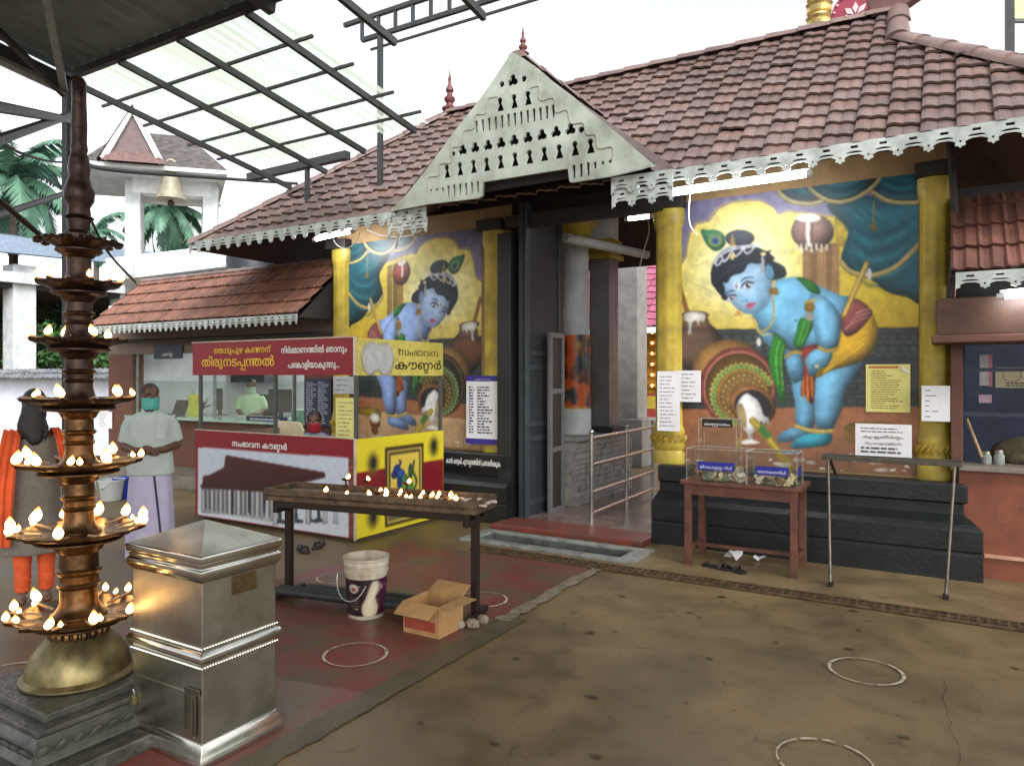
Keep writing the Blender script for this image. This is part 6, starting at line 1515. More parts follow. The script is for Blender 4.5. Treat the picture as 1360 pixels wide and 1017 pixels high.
ob('left_panel', MB().box((SX0, SY0+.03, .03), (SX0+.015, SY1, .97)), MATS['counter_carcass'], st_)
# ================================================================ lamp table
ltb = E('lamp_table', (-3.46, 3.92, 0), 'long black iron lamp table with a sooty shallow oil tray', 'table', rz=R(10.4), local=True)
L_ = 1.66; D_ = .36; ZT = .78
ob('tray', MB().box((-L_/2, -D_/2, ZT-.02), (L_/2, D_/2, ZT-.005)), mat('sooty_tray', (120, 104, 84), .45, .3, var=.4, scale=9, col2=(60, 50, 42)), ltb)
g = MB()
for lo, hi in (((-L_/2, -D_/2, ZT-.05), (L_/2, -D_/2+.012, ZT+.035)), ((-L_/2, D_/2-.012, ZT-.05), (L_/2, D_/2, ZT+.035)), ((-L_/2, -D_/2+.012, ZT-.05), (-L_/2+.012, D_/2-.012, ZT+.035)), ((L_/2-.012, -D_/2+.012, ZT-.05), (L_/2, D_/2-.012, ZT+.035))): g.box(lo, hi)
ob('tray_rim', g, mat('greasy_iron', (112, 92, 72), .5, .3, var=.4, scale=11, col2=(50, 42, 36)), ltb, bevel=.003)
g = MB().box((-L_/2+.06, -D_/2+.02, ZT-.10), (L_/2-.06, -D_/2+.06, ZT-.051)).box((-L_/2+.06, D_/2-.06, ZT-.10), (L_/2-.06, D_/2-.02, ZT-.051)); ob('frame_rail', g, M_IRON, ltb, bevel=.003)
for x in (-.75, .75):
    ob('leg', MB().box((x-.024, -.024, .05), (x+.024, .024, ZT-.05)), M_IRON, ltb, bevel=.004)
    ob('foot_bar', MB().box((x-.025, -.17, .012), (x+.025, .17, .05)), M_IRON, ltb, bevel=.004)
    ob('cross_bar', MB().box((x-.02, -D_/2+.02, ZT-.14), (x+.02, D_/2-.02, ZT-.10)), M_IRON, ltb, bevel=.003)
WX = lambda a, b_, z: Matrix.Translation((-3.46, 3.92, 0)) @ Matrix.Rotation(R(10.4), 4, 'Z') @ Vector((a, b_, z))
rnd = random.Random(4); M_CLAY = mat('sooty_clay', (122, 84, 56), .5, var=.4, scale=20, col2=(52, 36, 28))
spots = [(-.40, -.06, 0), (-.30, .06, 1), (-.12, .05, 1), (-.02, -.09, 0), (.10, -.08, 0), (.22, .02, 1), (.30, .08, 0), (.36, -.07, 0), (.47, -.04, 0), (.52, .07, 0), (.62, -.06, 0), (.12, .09, 0), (-.2, -.1, 0), (.04, .04, 0), (.30, -.1, 0), (.42, .09, 0), (-.05, .1, 0), (.17, -.02, 0), (.26, -.08, 0), (.56, .0, 0), (.40, .02, 0)]
WHERE = ['first from the left of the burning row', 'taller one left of the yellow panel edge', 'taller one before the printed columns', 'low one at the panel corner', 'low one below the maroon band', 'branched one before the framed picture', 'low one behind the stemmed lamp', 'low one right of the stemmed lamp', 'low one before the frame edge', 'rear one near the right end', 'last one at the right end', 'rear one in the middle', 'low front one left of centre', 'low one just behind the middle', 'low one below the frame corner', 'rear one behind the right half', 'rear one just left of the stemmed lamp', 'close one left of the second stem', 'front one under the second stem', 'close one before the last of the row', 'middle one between frame and end']
for (a, b_, kind), wh in zip(spots, WHERE):
    p = WX(a, b_, ZT - .004)
    t = E('oil_lamp', p, 'small burning oil lamp on the iron tray, ' + wh.replace('branched one on a stem before', 'stemmed one before'), 'oil lamp', 'small oil lamps on the iron table')
    if kind:
        o = ob('stem', MB().lathe([(.032, 0), (.03, .008), (.008, .016), (.007, .05), (.012, .055), (.007, .06), (.007, .085), (.03, .095), (.034, .105), (.026, .102), (.0, .098)], p, 14), M_BRASS, t, smooth=True)
        if wh.startswith('branched'): ob('spike', MB().tube([p + Vector((0, 0, .1)), p + Vector((0, 0, .17))], [.006, .002], 6), M_BRASS, t)
        flame((p.x + .028, p.y - .01, p.z + .105), .75, t); 
    else:
        ob('bowl', MB().lathe([(.02, 0), (.03, .006), (.042, .022), (.044, .028), (.038, .026), (.024, .012), (0, .01)], p, 16), M_CLAY, t, smooth=True)
        flame((p.x + .03, p.y - .018, p.z + .024), .75, t)
g = MB()
for _ in range(60):
    q = WX(rnd.uniform(.4, .88), rnd.uniform(-.14, .14), ZT + .002); g.ell(q, (rnd.uniform(.008, .03), rnd.uniform(.008, .025), rnd.uniform(.003, .012)), 6, 4)
ob('wax_residue', g, mat('white_wax', (206, 196, 184), .5, var=.2), label='white wax and ash residue spread over the right end of the iron tray', cat='residue', kind='stuff', smooth=True)
M_PIPE = mat('black_pipe', (48, 50, 52), .5, var=.3, scale=12)
for i, (a0, b0, a1, b1, r, z) in enumerate(((-.8, -.16, .45, -.14, .03, .08), (-.78, -.07, .6, -.06, .026, .076), (-.6, .02, .62, .05, .026, .076))):
    ob('iron_pipe', MB().tube([WX(a0, b0, z), WX(a1, b1, z)], r, 10), M_PIPE, label=('thick black pipe at the front of those under the lamp table', 'black pipe in the middle of those under the lamp table', 'black pipe at the rear of those under the lamp table')[i], cat='pipe', group='black pipes under the lamp table', smooth=True)
for i, (a, b_, s_) in enumerate(((.72, -.2, .05), (.80, -.16, .055), (.83, -.06, .045))):  # stone-like lumps built in place of whitish cloth at the leg
    q = WX(a, b_, .028); g = MB().ell(q, (s_, s_*.8, .032), 7, 5); ob('floor_cloth', g, mat('pale_cloth', (150, 138, 118), .8, var=.3, scale=20, bump=.4), label=('small pale cloth lump left of the right leg of the lamp table', 'larger pale cloth lump against the right foot of the lamp table', 'pale cloth lump right of the right foot of the lamp table')[i], cat='cloth', group='cloth lumps at the lamp table foot')
# paint bucket
bc = gnd(473, 822); bc.y += .1
bk = E('paint_bucket', bc, 'open white plastic paint bucket with a dark spattered label', 'bucket')
M_BKT = mat('dirty_white_plastic', (206, 198, 180), .45, var=.2, scale=9, col2=(160, 148, 126))
ob('body', MB().lathe([(.112, 0), (.118, .006), (.142, .30), (.15, .305), (.15, .32), (.144, .325), (.146, .35), (.152, .355), (.152, .37), (.148, .385), (.156, .392), (.156, .405), (.148, .405), (.142, .36), (.112, .02), (0, .015)], bc, 40), M_BKT, bk, smooth=True)
w, h = 150, 90; th = np.linspace(-2.6, 2.6, w)[None, :].repeat(h, 0) - 1.05; zz_ = np.linspace(.275, .03, h)[:, None].repeat(w, 1)
P_ = Paint((np.linspace(0, 150, w))[None, :].repeat(h, 0), np.linspace(0, 80, h)[:, None].repeat(w, 1), (42, 26, 34))
P_.fill([(0, 0), (48, 0), (52, 80), (0, 80)], (36, 30, 28), smooth=False); P_.fill([(95, 0), (150, 0), (150, 80), (100, 80)], (74, 30, 52), smooth=False)
P_.ell(62, 20, 8, 10, (206, 200, 196)); P_.ell(62, 22, 4, 5, (150, 70, 60)); 
P_.fill([(88, 8), (96, 4), (98, 22), (94, 40), (100, 60), (96, 78), (78, 80), (74, 60), (80, 40), (84, 24)], (222, 212, 180), shade=.15)
for k in range(8): P_.line([(96 + k*1.5, 2 + k*2), (90 - k, 34 + k*3)], 1.2, (222, 212, 186), smooth=False)
for k in range(5): P_.line([(55, 40 + 6*k), (70, 40 + 6*k)], 1.6, (150, 138, 116) if k % 2 else (110, 96, 80), smooth=False)
for _ in range(25): P_.ell(r3.uniform(60, 130), r3.uniform(0, 80), r3.uniform(.6, 2.4), r3.uniform(.6, 3), (216, 206, 184))
rad = .1205 + (zz_ / .30) * .0235
picture('printed_label', P_, np.stack([bc.x + rad*np.cos(th), bc.y + rad*np.sin(th), bc.z + zz_], -1), M_PRINT, bk)
hp = [bc + Vector((-.135*math.cos(t) - .06*math.sin(t), -.05 - .1*math.sin(t), .30 - .19*math.sin(t))) for t in np.linspace(0, math.pi, 12)]
hp = [bc + Vector((.152*math.cos(t)*.9, -.13 - .05*math.sin(t)*1., .31 - .17*math.sin(t))) for t in np.linspace(R(20), R(175), 14)]
ob('handle', MB().tube([tuple(p) for p in hp], .004, 6), mat('wire_handle', (190, 186, 176), .4, .5), bk, smooth=True)
# cardboard box
cb = E('cardboard_box', (-2.85, 3.77, 0), 'small open cardboard box with a red stripe and its flaps folded out', 'box')
bx0, bx1, by0, by1, bh, th_ = -2.98, -2.70, 3.62, 3.88, .20, .004
g = MB().box((bx0, by0, 0), (bx1, by1, .006)).box((bx0, by0, .006), (bx1, by0+th_, bh)).box((bx0, by1-th_, .006), (bx1, by1, bh)).box((bx0, by0+th_, .006), (bx0+th_, by1-th_, bh)).box((bx1-th_, by0+th_, .006), (bx1, by1-th_, bh))
ob('walls', g, M_CARD, cb)
def flap(a, b_, out, dz, L):
    a, b_, o_ = Vector(a), Vector(b_), Vector(out); d = o_*L + Vector((0, 0, dz)); n = d.cross(b_-a).normalized()*.003; s_ = (b_-a)*.02
    v = [a, b_, b_ + d - s_, a + d + s_]; return MB().add(v + [p + n for p in v], [(0,1,2,3), (7,6,5,4), (0,4,5,1), (1,5,6,2), (2,6,7,3), (3,7,4,0)])
for a, b_, o_, dz, L in (((bx0, by0, bh), (bx1, by0, bh), (0, -1, 0), -.055, .10), ((bx1, by0, bh), (bx1, by1, bh), (1, 0, 0), .0, .11), ((bx0, by1, bh), (bx1, by1, bh), (0, 1, 0), .05, .1), ((bx0, by0, bh), (bx0, by1, bh), (-1, 0, 0), -.07, .08)): ob('flap', flap(a, b_, o_, dz, L), M_CARD, cb)
ob('printed_stripe', MB().box((bx0+.01, by0-.0015, .035), (bx1-.03, by0, .10)), mat('red_print', (160, 70, 54), .7, var=.2, scale=20), cb)
# sandals
M_SAND = mat('dark_rubber', (44, 38, 36), .5, var=.3, scale=20)
def sandal(c, rz, label, grp, m):
    t = E('sandal', c, label, 'sandal', grp, rz=rz, local=True)
    out = [(-.035, -.12), (.0, -.135), (.038, -.11), (.046, -.05), (.034, .02), (.036, .08), (.022, .125), (-.012, .13), (-.034, .09), (-.03, .02), (-.042, -.05)]
    ob('sole', MB().prism([tuple(p) for p in catmull(out, True, 3)], 2, 0, .022), m, t)
    ob('strap', MB().tube([(-.04, -.03, .018), (-.02, -.045, .05), (.01, -.05, .058), (.035, -.04, .045), (.045, -.02, .018)], .011, 7), m, t, smooth=True)
    ob('strap', MB().tube([(-.03, .06, .018), (-.015, .085, .045), (.015, .085, .045), (.03, .06, .018)], .007, 7), m, t, smooth=True)
c = gnd(402, 732); sandal(c, 1.1, 'dark sandal lying nearer the steel box, before the counter', 'sandals before the counter', M_SAND)
c = gnd(424, 726); sandal(c, .5, 'dark sandal lying nearer the yellow panel, before the counter', 'sandals before the counter', M_SAND)
c = gnd(952, 755); sandal(c, 1.4, 'left dark sandal of the pair under the wooden donation table', 'sandals under the donation table', M_SAND)
c = gnd(974, 758); sandal(c, 1.0, 'right dark sandal of the pair under the wooden donation table', 'sandals under the donation table', M_SAND)

# ================================================================ donation table and clear boxes
dt = E('wooden_table', (-1.5, 6.38, 0), 'narrow brown wooden table carrying the clear donation boxes', 'table')
TX0, TX1, TY0, TY1, TH = -1.97, -1.05, 6.16, 6.62, .73
M_WOOD = mat('brown_painted_wood', (112, 70, 54), .5, var=.25, scale=7, col2=(78, 48, 40), bump=.1)
ob('table_top', MB().box((TX0-.03, TY0-.03, TH-.03), (TX1+.03, TY1+.03, TH)), M_WOOD, dt, bevel=.005)
for x in (TX0, TX1-.055):
    for y in (TY0, TY1-.055): ob('leg', MB().box((x, y, 0), (x+.055, y+.055, TH-.03)), M_WOOD, dt, bevel=.004)
g = MB().box((TX0+.055, TY0+.01, TH-.12), (TX1-.055, TY0+.03, TH-.03)).box((TX0+.055, TY1-.03, TH-.12), (TX1-.055, TY1-.01, TH-.03)); ob('apron', g, M_WOOD, dt)
for x in (TX0+.015, TX1-.04): ob('stretcher', MB().box((x, TY0+.055, .12), (x+.025, TY1-.055, .16)), M_WOOD, dt)
ob('stretcher', MB().box((TX0+.04, 6.37, .13), (TX1-.04, 6.4, .16)), M_WOOD, dt)
M_ACR = glass_mat('clear_acrylic', (.97, .97, .95), .12)
M_BLUE = mat('blue_label', (36, 44, 150), .5, var=.1)
def clear_box(x0, x1, y0, y1, z1, label, text, tm, notes, lz, seed, tw):
    t = E('clear_donation_box', ((x0+x1)/2, (y0+y1)/2, TH), label, 'donation box', 'clear donation boxes on the wooden table')
    z0 = TH + .001; k = .005; g = MB()
    for lo, hi in (((x0, y0, z0), (x1, y0+k, z1)), ((x0, y1-k, z0), (x1, y1, z1)), ((x0, y0+k, z0), (x0+k, y1-k, z1)), ((x1-k, y0+k, z0), (x1, y1-k, z1)), ((x0, y0, z1), (x1, y1, z1+k))): g.box(lo, hi)
    ob('acrylic_case', g, M_ACR, t)
    g = MB()
    for a, b_ in (((x0, y0), (x1, y0)), ((x1, y0), (x1, y1)), ((x0, y1), (x1, y1)), ((x0, y0), (x0, y1))): g.bar((*a, z1+k), (*b_, z1+k), .006)
    for a in ((x0, y0), (x1, y0), (x1, y1), (x0, y1)): g.bar((*a, z0), (*a, z1), .005)
    ob('case_edge', g, mat('acrylic_edge', (196, 190, 178), .3, alpha=.4), t)
    r = random.Random(seed)
    for c_ in ((200, 186, 150), (164, 120, 100), (136, 156, 130), (214, 206, 190)):
        g = MB()
        for _ in range(notes):
            p = Vector((r.uniform(x0+.04, x1-.04), r.uniform(y0+.03, y1-.05), z0 + .01 + r.random()**1.6*.085)); a = Vector((r.gauss(0, 1), r.gauss(0, 1), r.gauss(0, .7))).normalized(); b_ = a.cross(Vector((r.gauss(0, 1), r.gauss(0, 1), r.gauss(0, 1)))).normalized(); n = a.cross(b_)
            L, Wd = r.uniform(.03, .06), r.uniform(.02, .034); g.add([p-a*L-b_*Wd, p-a*L+b_*Wd, p+b_*Wd+n*.02, p-b_*Wd+n*.02, p+a*L+b_*Wd, p+a*L-b_*Wd], [(0, 1, 2, 3), (3, 2, 4, 5)])
            g.v = [(min(max(x, x0+.01), x1-.01), min(max(y, y0+.01), y1-.01), max(z, z0+.003)) for x, y, z in g.v]
        ob('banknote_heap', g, mat('note_%d' % c_[0], c_, .8, var=.2, scale=30), t, kind='stuff')
    xm = (x0+x1)/2; lw_ = (x1-x0)*tw
    lb = ob('label_strip', MB().box((xm-lw_/2, y0-.004, lz-.035), (xm+lw_/2, y0-.001, lz+.035)), tm, t)
    letters('lettering', text, (xm, y0-.004, lz-.02), (1, 0, 0), (0, 0, 1), lw_*.86, .032, M_BOARDWHITE, lb, lift=.0015)
    return t
xa, xb, xc = onY(911, 620, 6.16).x, onY(992, 620, 6.16).x, onY(1078, 620, 6.16).x
clear_box(xa+.01, xb-.004, 6.15, 6.42, 1.0, 'low clear donation box with the blue label, left of the two', 'ജീവകാരുണ_യ നിധി', M_BLUE, 12, .865, 1, .62)
cbx = clear_box(xb+.004, TX1+.0, 6.15, 6.42, 1.0, 'low clear donation box with the blue label, right of the two, by the steel stand', 'അന<നദാനനിധി', M_BLUE, 13, .855, 2, .66)
ob('label_strip', MB().box((TX1, 6.22, .82), (TX1+.003, 6.33, .89)), M_BLUE, cbx)
clear_box(xa+.03, xa+.36, 6.43, 6.60, 1.24, 'tall clear donation box with the black label at the back of the wooden table', 'ഭണ_ഡാരം', mat('black_label', (26, 24, 26), .4), 7, 1.21, 3, .8)
for i, (px, py, s_) in enumerate(((990, 722, .1), (1000, 742, .07))):
    q = gnd(px, py+10); g = MB(); n = 9; a = 2.0*i
    q.y = 6.5 + .1*i; g.add([(q.x + s_*(.7+.4*math.sin(3*t+i))*math.cos(t), q.y + .5*s_*math.sin(t), .012 + .05*(1+math.sin(2*t+i))*(1-i*.5)) for t in [2*math.pi*k/n for k in range(n)]] + [(q.x, q.y, .09 - .05*i)], [(k, (k+1) % n, n) for k in range(n)])
    ob('crumpled_paper', g, M_PAPER, label=('crumpled white paper lying higher up under the wooden table', 'small white paper scrap on the floor under the wooden table')[i], cat='paper', group='paper scraps under the table')
# slim steel stand in front of the right mural
ss = E('steel_stand', (-.4, 6.3, 0), 'slim steel stand with splayed legs and a narrow shelf leaning at the plinth', 'stand')
M_DULL = mat('dull_steel_tube', (104, 100, 90), .4, .85, var=.25, scale=14)
b0, b1 = gnd(1103, 778), gnd(1256, 795); tz = .945; tl_, tr_ = Vector((-.88, 6.38, tz)), Vector((.055, 6.38, tz))
for p, q in ((tl_ + Vector((.03, 0, 0)), b0), (tr_ - Vector((.03, 0, 0)), b1)):
    o = ob('leg', MB().tube([p, q], .0125, 8), M_DULL, ss, smooth=True); ob('rubber_foot', MB().tube([q + Vector((0, .05, .016)), q + Vector((0, -.05, .016))], .02, 8), M_IRON, o, smooth=True)
g = MB().box((-.9, 6.37, tz), (.075, 6.39, tz+.035)).box((-.9, 6.56, tz), (.075, 6.58, tz+.035)).box((-.9, 6.39, tz), (-.88, 6.56, tz+.035)).box((.055, 6.39, tz), (.075, 6.56, tz+.035))
ob('shelf_frame', g, M_DULL, ss, bevel=.003); ob('shelf_plate', MB().box((-.88, 6.39, tz+.022), (.055, 6.56, tz+.028)), M_DULL, ss)
for x in (-.87, .045): ob('back_arm', MB().tube([(x, 6.57, tz+.01), (x, 6.98, .765)], .012, 7), M_DULL, ss, smooth=True)
# ================================================================ notices
def paper(label, x0, y0, x1, y1, Y, rows, col=None, seed=1, m=None, cols=1, prm=None, lo=.5, hi=.95, th=.003, name='notice', **k):
    o = board(name, label, x0, y0, x1, y1, Y, m or M_PAPER, th, cat='notice')
    dash_lines('print', o, prm or mat('grey_print', (120, 122, 130), .8), rows, .12, cols, seed, lo, hi, **k); return o
paper('tall white typed sheet on the yellow pilaster left of the gateway mural', 873, 493, 903, 573, 7.0, 14, seed=11, hgt=.2)
paper('shorter white typed sheet overlapping the mural edge beside the tall sheet', 902, 492, 931, 534, 7.09, 7, seed=12, hgt=.22)
o = paper('white sheet with two handwritten lines on the right yellow pilaster', 1224, 512, 1262, 560, 6.99, 6, seed=13, hgt=.16, lo=.1, hi=.8)
M_YP = mat('yellow_notice_paper', (222, 214, 128), .6, var=.08)
o = board('notice', 'yellow printed notice with a curled corner on the right mural', 1150, 484, 1209, 548, 7.135, M_YP, .003, cat='notice')
x0, x1, z0, z1, y = o['fx']; ob('heading_band', MB().box((x0+.02, y-.0015, z1-.035), (x1-.09, y-.0005, z1-.015)), mat('orange_print', (196, 120, 60), .6), o)
dash_lines('print', o, mat('brown_print', (124, 84, 60), .8), 17, .12, 1, 21, .3, .95, top=.12, hgt=.3)
g = MB().add([(x1-.07, y-.001, z1+.0005), (x1+.001, y-.001, z1-.08), (x1-.055, y-.03, z1-.06)], [(0, 1, 2)]); ob('curled_corner', g, M_PAPER, o)
a, b_ = onY(1136, 562, 6.50), onY(1211, 611, 6.50)
o = board('notice', 'white notice with bold hand lettering standing on the steel stand', 1136, 562, 1211, 608, 6.50, M_PAPER, .004, cat='notice')
x0, x1, z0, z1, y = o['fx']; xm = (x0+x1)/2; WW = x1-x0; HH = z1-z0
letters('lettering', 'കൃഷ_ണതീർത_ഥം', (xm, y, z0 + HH*.56), (1, 0, 0), (0, 0, 1), WW*.72, HH*.12, M_BLACKLETTER, o, lift=.002)
letters('lettering', 'വിഗ_രഹസമൂഹത<തിെന്റ', (xm, y, z0 + HH*.36), (1, 0, 0), (0, 0, 1), WW*.66, HH*.11, M_BLACKLETTER, o, lift=.002)
for zf0, zf1, s_, hh in ((.70, .92, 31, .3), (.06, .32, 32, .5)):
    o['fx'] = (x0, x1, z0 + HH*zf0, z0 + HH*zf1, y); dash_lines('print', o, mat('mid_print', (86, 84, 90), .8), 2, .1, 1, s_, .8, .98, top=.05, bottom=.05, hgt=hh)
o = board('schedule_board', 'white schedule board with blue bands hanging at the left of the gateway', 620, 499, 665, 591, 7.03, M_PAPER, .012, cat='board')
x0, x1, z0, z1, y = o['fx']; HH = z1 - z0
M_VIO = mat('violet_blue_print', (56, 44, 140), .5)
for a, b_ in ((0, .08), (.92, 1)): ob('band', MB().box((x0-.004, y-.002, z0+HH*a), (x1+.004, y+.0005, z0+HH*b_)), M_VIO, o)
letters('lettering', 'പൂജാസമയം', ((x0+x1)/2, y-.002, z1-HH*.062), (1, 0, 0), (0, 0, 1), (x1-x0)*.5, .03, mat('pale_violet', (190, 184, 230), .6), o)
mb_ = mat('navy_print', (52, 54, 92), .8)
for c0, c1_, lo, hi, s_ in ((.08, .26, .5, .9, 41), (.33, .9, .3, .8, 42)):
    o['fx'] = (x0 + (x1-x0)*c0, x0 + (x1-x0)*c1_, z0 + HH*.1, z1 - HH*.1, y); dash_lines('print', o, mb_, 17, .0, 1, s_, lo, hi, hgt=.5)
paper('crumpled yellow printed sheet on the far left yellow pilaster', 446, 528, 474, 590, 6.99, 10, m=M_YP, seed=15, hgt=.2)
o = paper('pale grey laminated sheet above the crumpled yellow sheet', 443, 500, 475, 523, 6.98, 3, m=mat('grey_laminate', (176, 184, 184), .3), seed=16, hgt=.2)
sg = board('foot_wash_sign', 'black strip sign with white lettering on the plinth left of the gateway', 590, 603, 668, 624, 6.915, mat('black_strip', (28, 30, 34), .4), .006, cat='sign')
x0, x1, z0, z1, y = sg['fx']; 
letters('lettering', 'കാൽ കഴുകി ചുറ<റമ_പലത<തിൽ (പേവശിക<കുക', ((x0+x1)/2, y, (z0+z1)/2 - .03), (1, 0, 0), (0, 0, 1), (x1-x0)*.92, .085, M_BOARDWHITE, sg, bold=.0015)
# buckets by the office
for px, py, col, r, lab in ((148, 664, (206, 212, 210), .155, 'pale plastic bucket standing by the office step'), (165, 661, (40, 64, 170), .14, 'blue plastic bucket beside the pale bucket by the office')):
    c = gnd(px, py); t = E('water_bucket', c, lab, 'bucket', 'buckets by the office')
    m_ = mat('bucket_%d' % px, col, .4, var=.12)
    ob('body', MB().lathe([(r*.74, 0), (r*.78, .01), (r*.98, .25), (r*1.06, .255), (r*1.06, .275), (r*.98, .275), (r*.72, .02), (0, .015)], c, 28), m_, t, smooth=True)
    ob('handle', MB().tube([c + Vector((r*math.cos(t_), -r*.35*math.sin(t_) - r*.7, .26 - .1*math.sin(t_))) for t_ in np.linspace(.1, math.pi-.1, 10)], .006, 6), M_STEEL, t, smooth=True)

# ================================================================ people
def skin_mat(n, c): return mat(n, c, .5, var=.12, scale=14, bump=.05, bscale=80)
SK1, SK2 = skin_mat('dark_skin', (92, 62, 48)), skin_mat('brown_skin', (120, 82, 62))
HAIR = mat('black_hair', (26, 23, 22), .5, var=.3, scale=60, bump=.4, bscale=120)
def head_parts(g, c, yaw=0, pitch=0):
    M = Matrix.Rotation(yaw, 3, 'Z') @ Matrix.Rotation(pitch, 3, 'X'); c = Vector(c)
    T = lambda x, y, z: c + M @ Vector((x, y, z))
    g.ell(T(0, .012, .035), (.074, .094, .092), 18, 12, M)          # skull
    g.ell(T(0, -.02, -.03), (.062, .068, .078), 16, 10, M)           # face
    g.ell(T(0, -.04, -.085), (.036, .036, .03), 12, 8, M)            # chin
    g.ell(T(0, -.088, -.012), (.012, .016, .026), 10, 8, M); g.ell(T(0, -.098, -.03), (.017, .015, .012), 10, 6, M)
    for s in (-1, 1):
        g.ell(T(s*.076, .012, -.008), (.01, .02, .033), 8, 8, M); g.ell(T(s*.04, -.06, -.035), (.024, .022, .022), 8, 6, M); g.ell(T(s*.03, -.076, .028), (.026, .014, .009), 8, 6, M)
    g.ell(T(0, -.084, -.062), (.024, .012, .007), 8, 6, M); g.ell(T(0, -.081, -.073), (.02, .012, .007), 8, 6, M)
    return M, T
def eyes(M, T, parent):
    for s in (-1, 1):
        e = ob('eye', MB().ell(T(s*.031, -.078, .006), (.0135, .008, .008), 10, 6, M), mat('eye_white', (214, 208, 200), .3), parent, smooth=True)
        ob('iris', MB().ell(T(s*.031, -.0845, .006), (.0065, .003, .0065), 8, 5, M), mat('dark_iris', (30, 22, 20), .2), e, smooth=True)
        ob('eyebrow', MB().tube([T(s*.014, -.088, .034), T(s*.032, -.09, .04), T(s*.052, -.078, .034)], [.003, .0045, .002], 6), HAIR, parent, smooth=True)
def hand(g, w, d, side, nrm, curl=.5, sc=1.):
    """palm, four fingers of unequal length and a thumb leaving the palm's side; d = pointing, side = thumb side, nrm = back of the hand"""
    w, d, s, n = Vector(w), Vector(d).normalized(), Vector(side).normalized(), Vector(nrm).normalized()
    g.tube([w, w + d*.03*sc, w + d*.08*sc], [.022*sc, .03*sc, .034*sc], 10, flat=.55)
    g.ell(w + d*.055*sc, .026*sc, 10, 8)
    for k, (o_, L) in enumerate(((.028, .07), (.01, .078), (-.009, .073), (-.027, .057))):
        p = w + d*.085*sc + s*o_*sc; q = p + (d*math.cos(curl*.5) - n*math.sin(curl*.5))*L*.45*sc; r_ = q + (d*math.cos(curl*1.3) - n*math.sin(curl*1.3))*L*.32*sc; t = r_ + (d*math.cos(curl*2) - n*math.sin(curl*2))*L*.25*sc
        g.tube([p - d*.02*sc, p, q, r_, t], [.009*sc, .0095*sc, .0088*sc, .008*sc, .006*sc], 8)
    p = w + d*.03*sc + s*.026*sc; g.tube([w + d*.02*sc, p, p + (s*.7 + d*.7)*.03*sc - n*.008, p + (s*.35 + d)*.052*sc - n*.016], [.012*sc, .012*sc, .0105*sc, .008*sc], 8)
def ering(c, rx, ry, n=28, fold=0, nf=7, ph=0.):
    return [(c[0] + rx*(1 + fold*math.sin(nf*t + ph))*math.cos(t), c[1] + ry*(1 + fold*math.sin(nf*t + ph))*math.sin(t), c[2]) for t in [2*math.pi*k/n for k in range(n)]]

# the standing man
mp = gnd(203, 742); mp.x, mp.y = -6.13, 3.93
man = E('person', mp, 'man standing with clasped hands in a white shirt, checked wrap and green mask', 'person', rz=R(50), local=True); man.scale = (.95, .95, .975)
g = MB()
M_, T_h = head_parts(g, (0, -.01, 1.47), yaw=R(22))
g.tube([(0, .01, 1.28), (0, .0, 1.40)], [.062, .054], 14)
g.loft([ering((0, .0, z), rx, ry) for z, rx, ry in ((.80, .15, .11), (.95, .165, .125), (1.08, .165, .12), (1.2, .175, .115), (1.29, .165, .1), (1.34, .08, .07))])
for s in (-1, 1):
    g.tube([(s*.165, .01, 1.285), (s*.205, .03, 1.16), (s*.225, .03, 1.03)], [.055, .05, .042], 12)
    g.tube([(s*.225, .03, 1.03), (s*.13, -.11, 1.0), (s*.035, -.175, .995)], [.043, .036, .027], 12)
    hand(g, (s*.04, -.17, .995), (-s*1, -.28, -.04 + .06*s), (0, -.1, 1), (0, -1, .1), .55)
    g.tube([(s*.085, 0, .82), (s*.085, 0, .45), (s*.085, .01, .09)], [.085, .06, .04], 12)
    g.ell((s*.09, -.05, .035), (.045, .12, .035), 12, 8)
body = fused('body', g, SK1, man, .0075, 5)
eyes(M_, T_h, body)
g = MB().ell(T_h(0, .018, .042), (.081, .094, .092), 22, 14, M_)
hv = MB(); keep = [i for i, p in enumerate(g.v)]
hb = ob('hair', g, mat('greying_hair', (58, 54, 52), .7, var=.35, scale=60, bump=.5, bscale=140), man, smooth=True)
bm = bmesh.new(); bm.from_mesh(hb.data); inv = M_.inverted(); c_h = T_h(0, 0, 0)
dl = [v for v in bm.verts if (lambda q: q.y < -.045 and q.z < .09 or q.z < -.02 or (q.y < .02 and q.z < .03))(inv @ (v.co - c_h))]
bmesh.ops.delete(bm, geom=dl, context='VERTS'); bm.to_mesh(hb.data); bm.free()
def mask(parent, M, T, col, name):
    g = MB(); rows, cols_ = 7, 13; P = []
    for i in range(rows + 1):
        z = -.004 - .105 * i / rows
        for k in range(cols_ + 1):
            a = R(-98 + 196*k/cols_); fr = 1 - .1*(i/rows)**2 - (.06 if i == 0 else 0); bulge = .02*math.exp(-(a/.35)**2)*(1 - abs(i/rows - .35)) + .004*math.sin(i*1.9)
            P.append(T(.079*fr*math.sin(a), -.012 - (.088*fr + bulge)*math.cos(a), z + .012*(1 - math.cos(a))*(0.6 - i/rows)))
    g.add(P, [(i*(cols_+1)+k, i*(cols_+1)+k+1, (i+1)*(cols_+1)+k+1, (i+1)*(cols_+1)+k) for i in range(rows) for k in range(cols_)])
    o = ob('face_mask', g, mat(name, col, .8, var=.08), parent, smooth=True)
    sd = o.modifiers.new('s', 'SOLIDIFY'); sd.thickness = .003; bpy.context.view_layer.update(); evaluated(o); o.data.materials.clear(); o.data.materials.append(MATS[name]); return o
mask(man, M_, T_h, (84, 170, 160), 'green_mask')
M_SHIRT = mat('white_cotton', (176, 188, 182), .85, var=.1, scale=7, bump=.3, bscale=11)
g = MB()
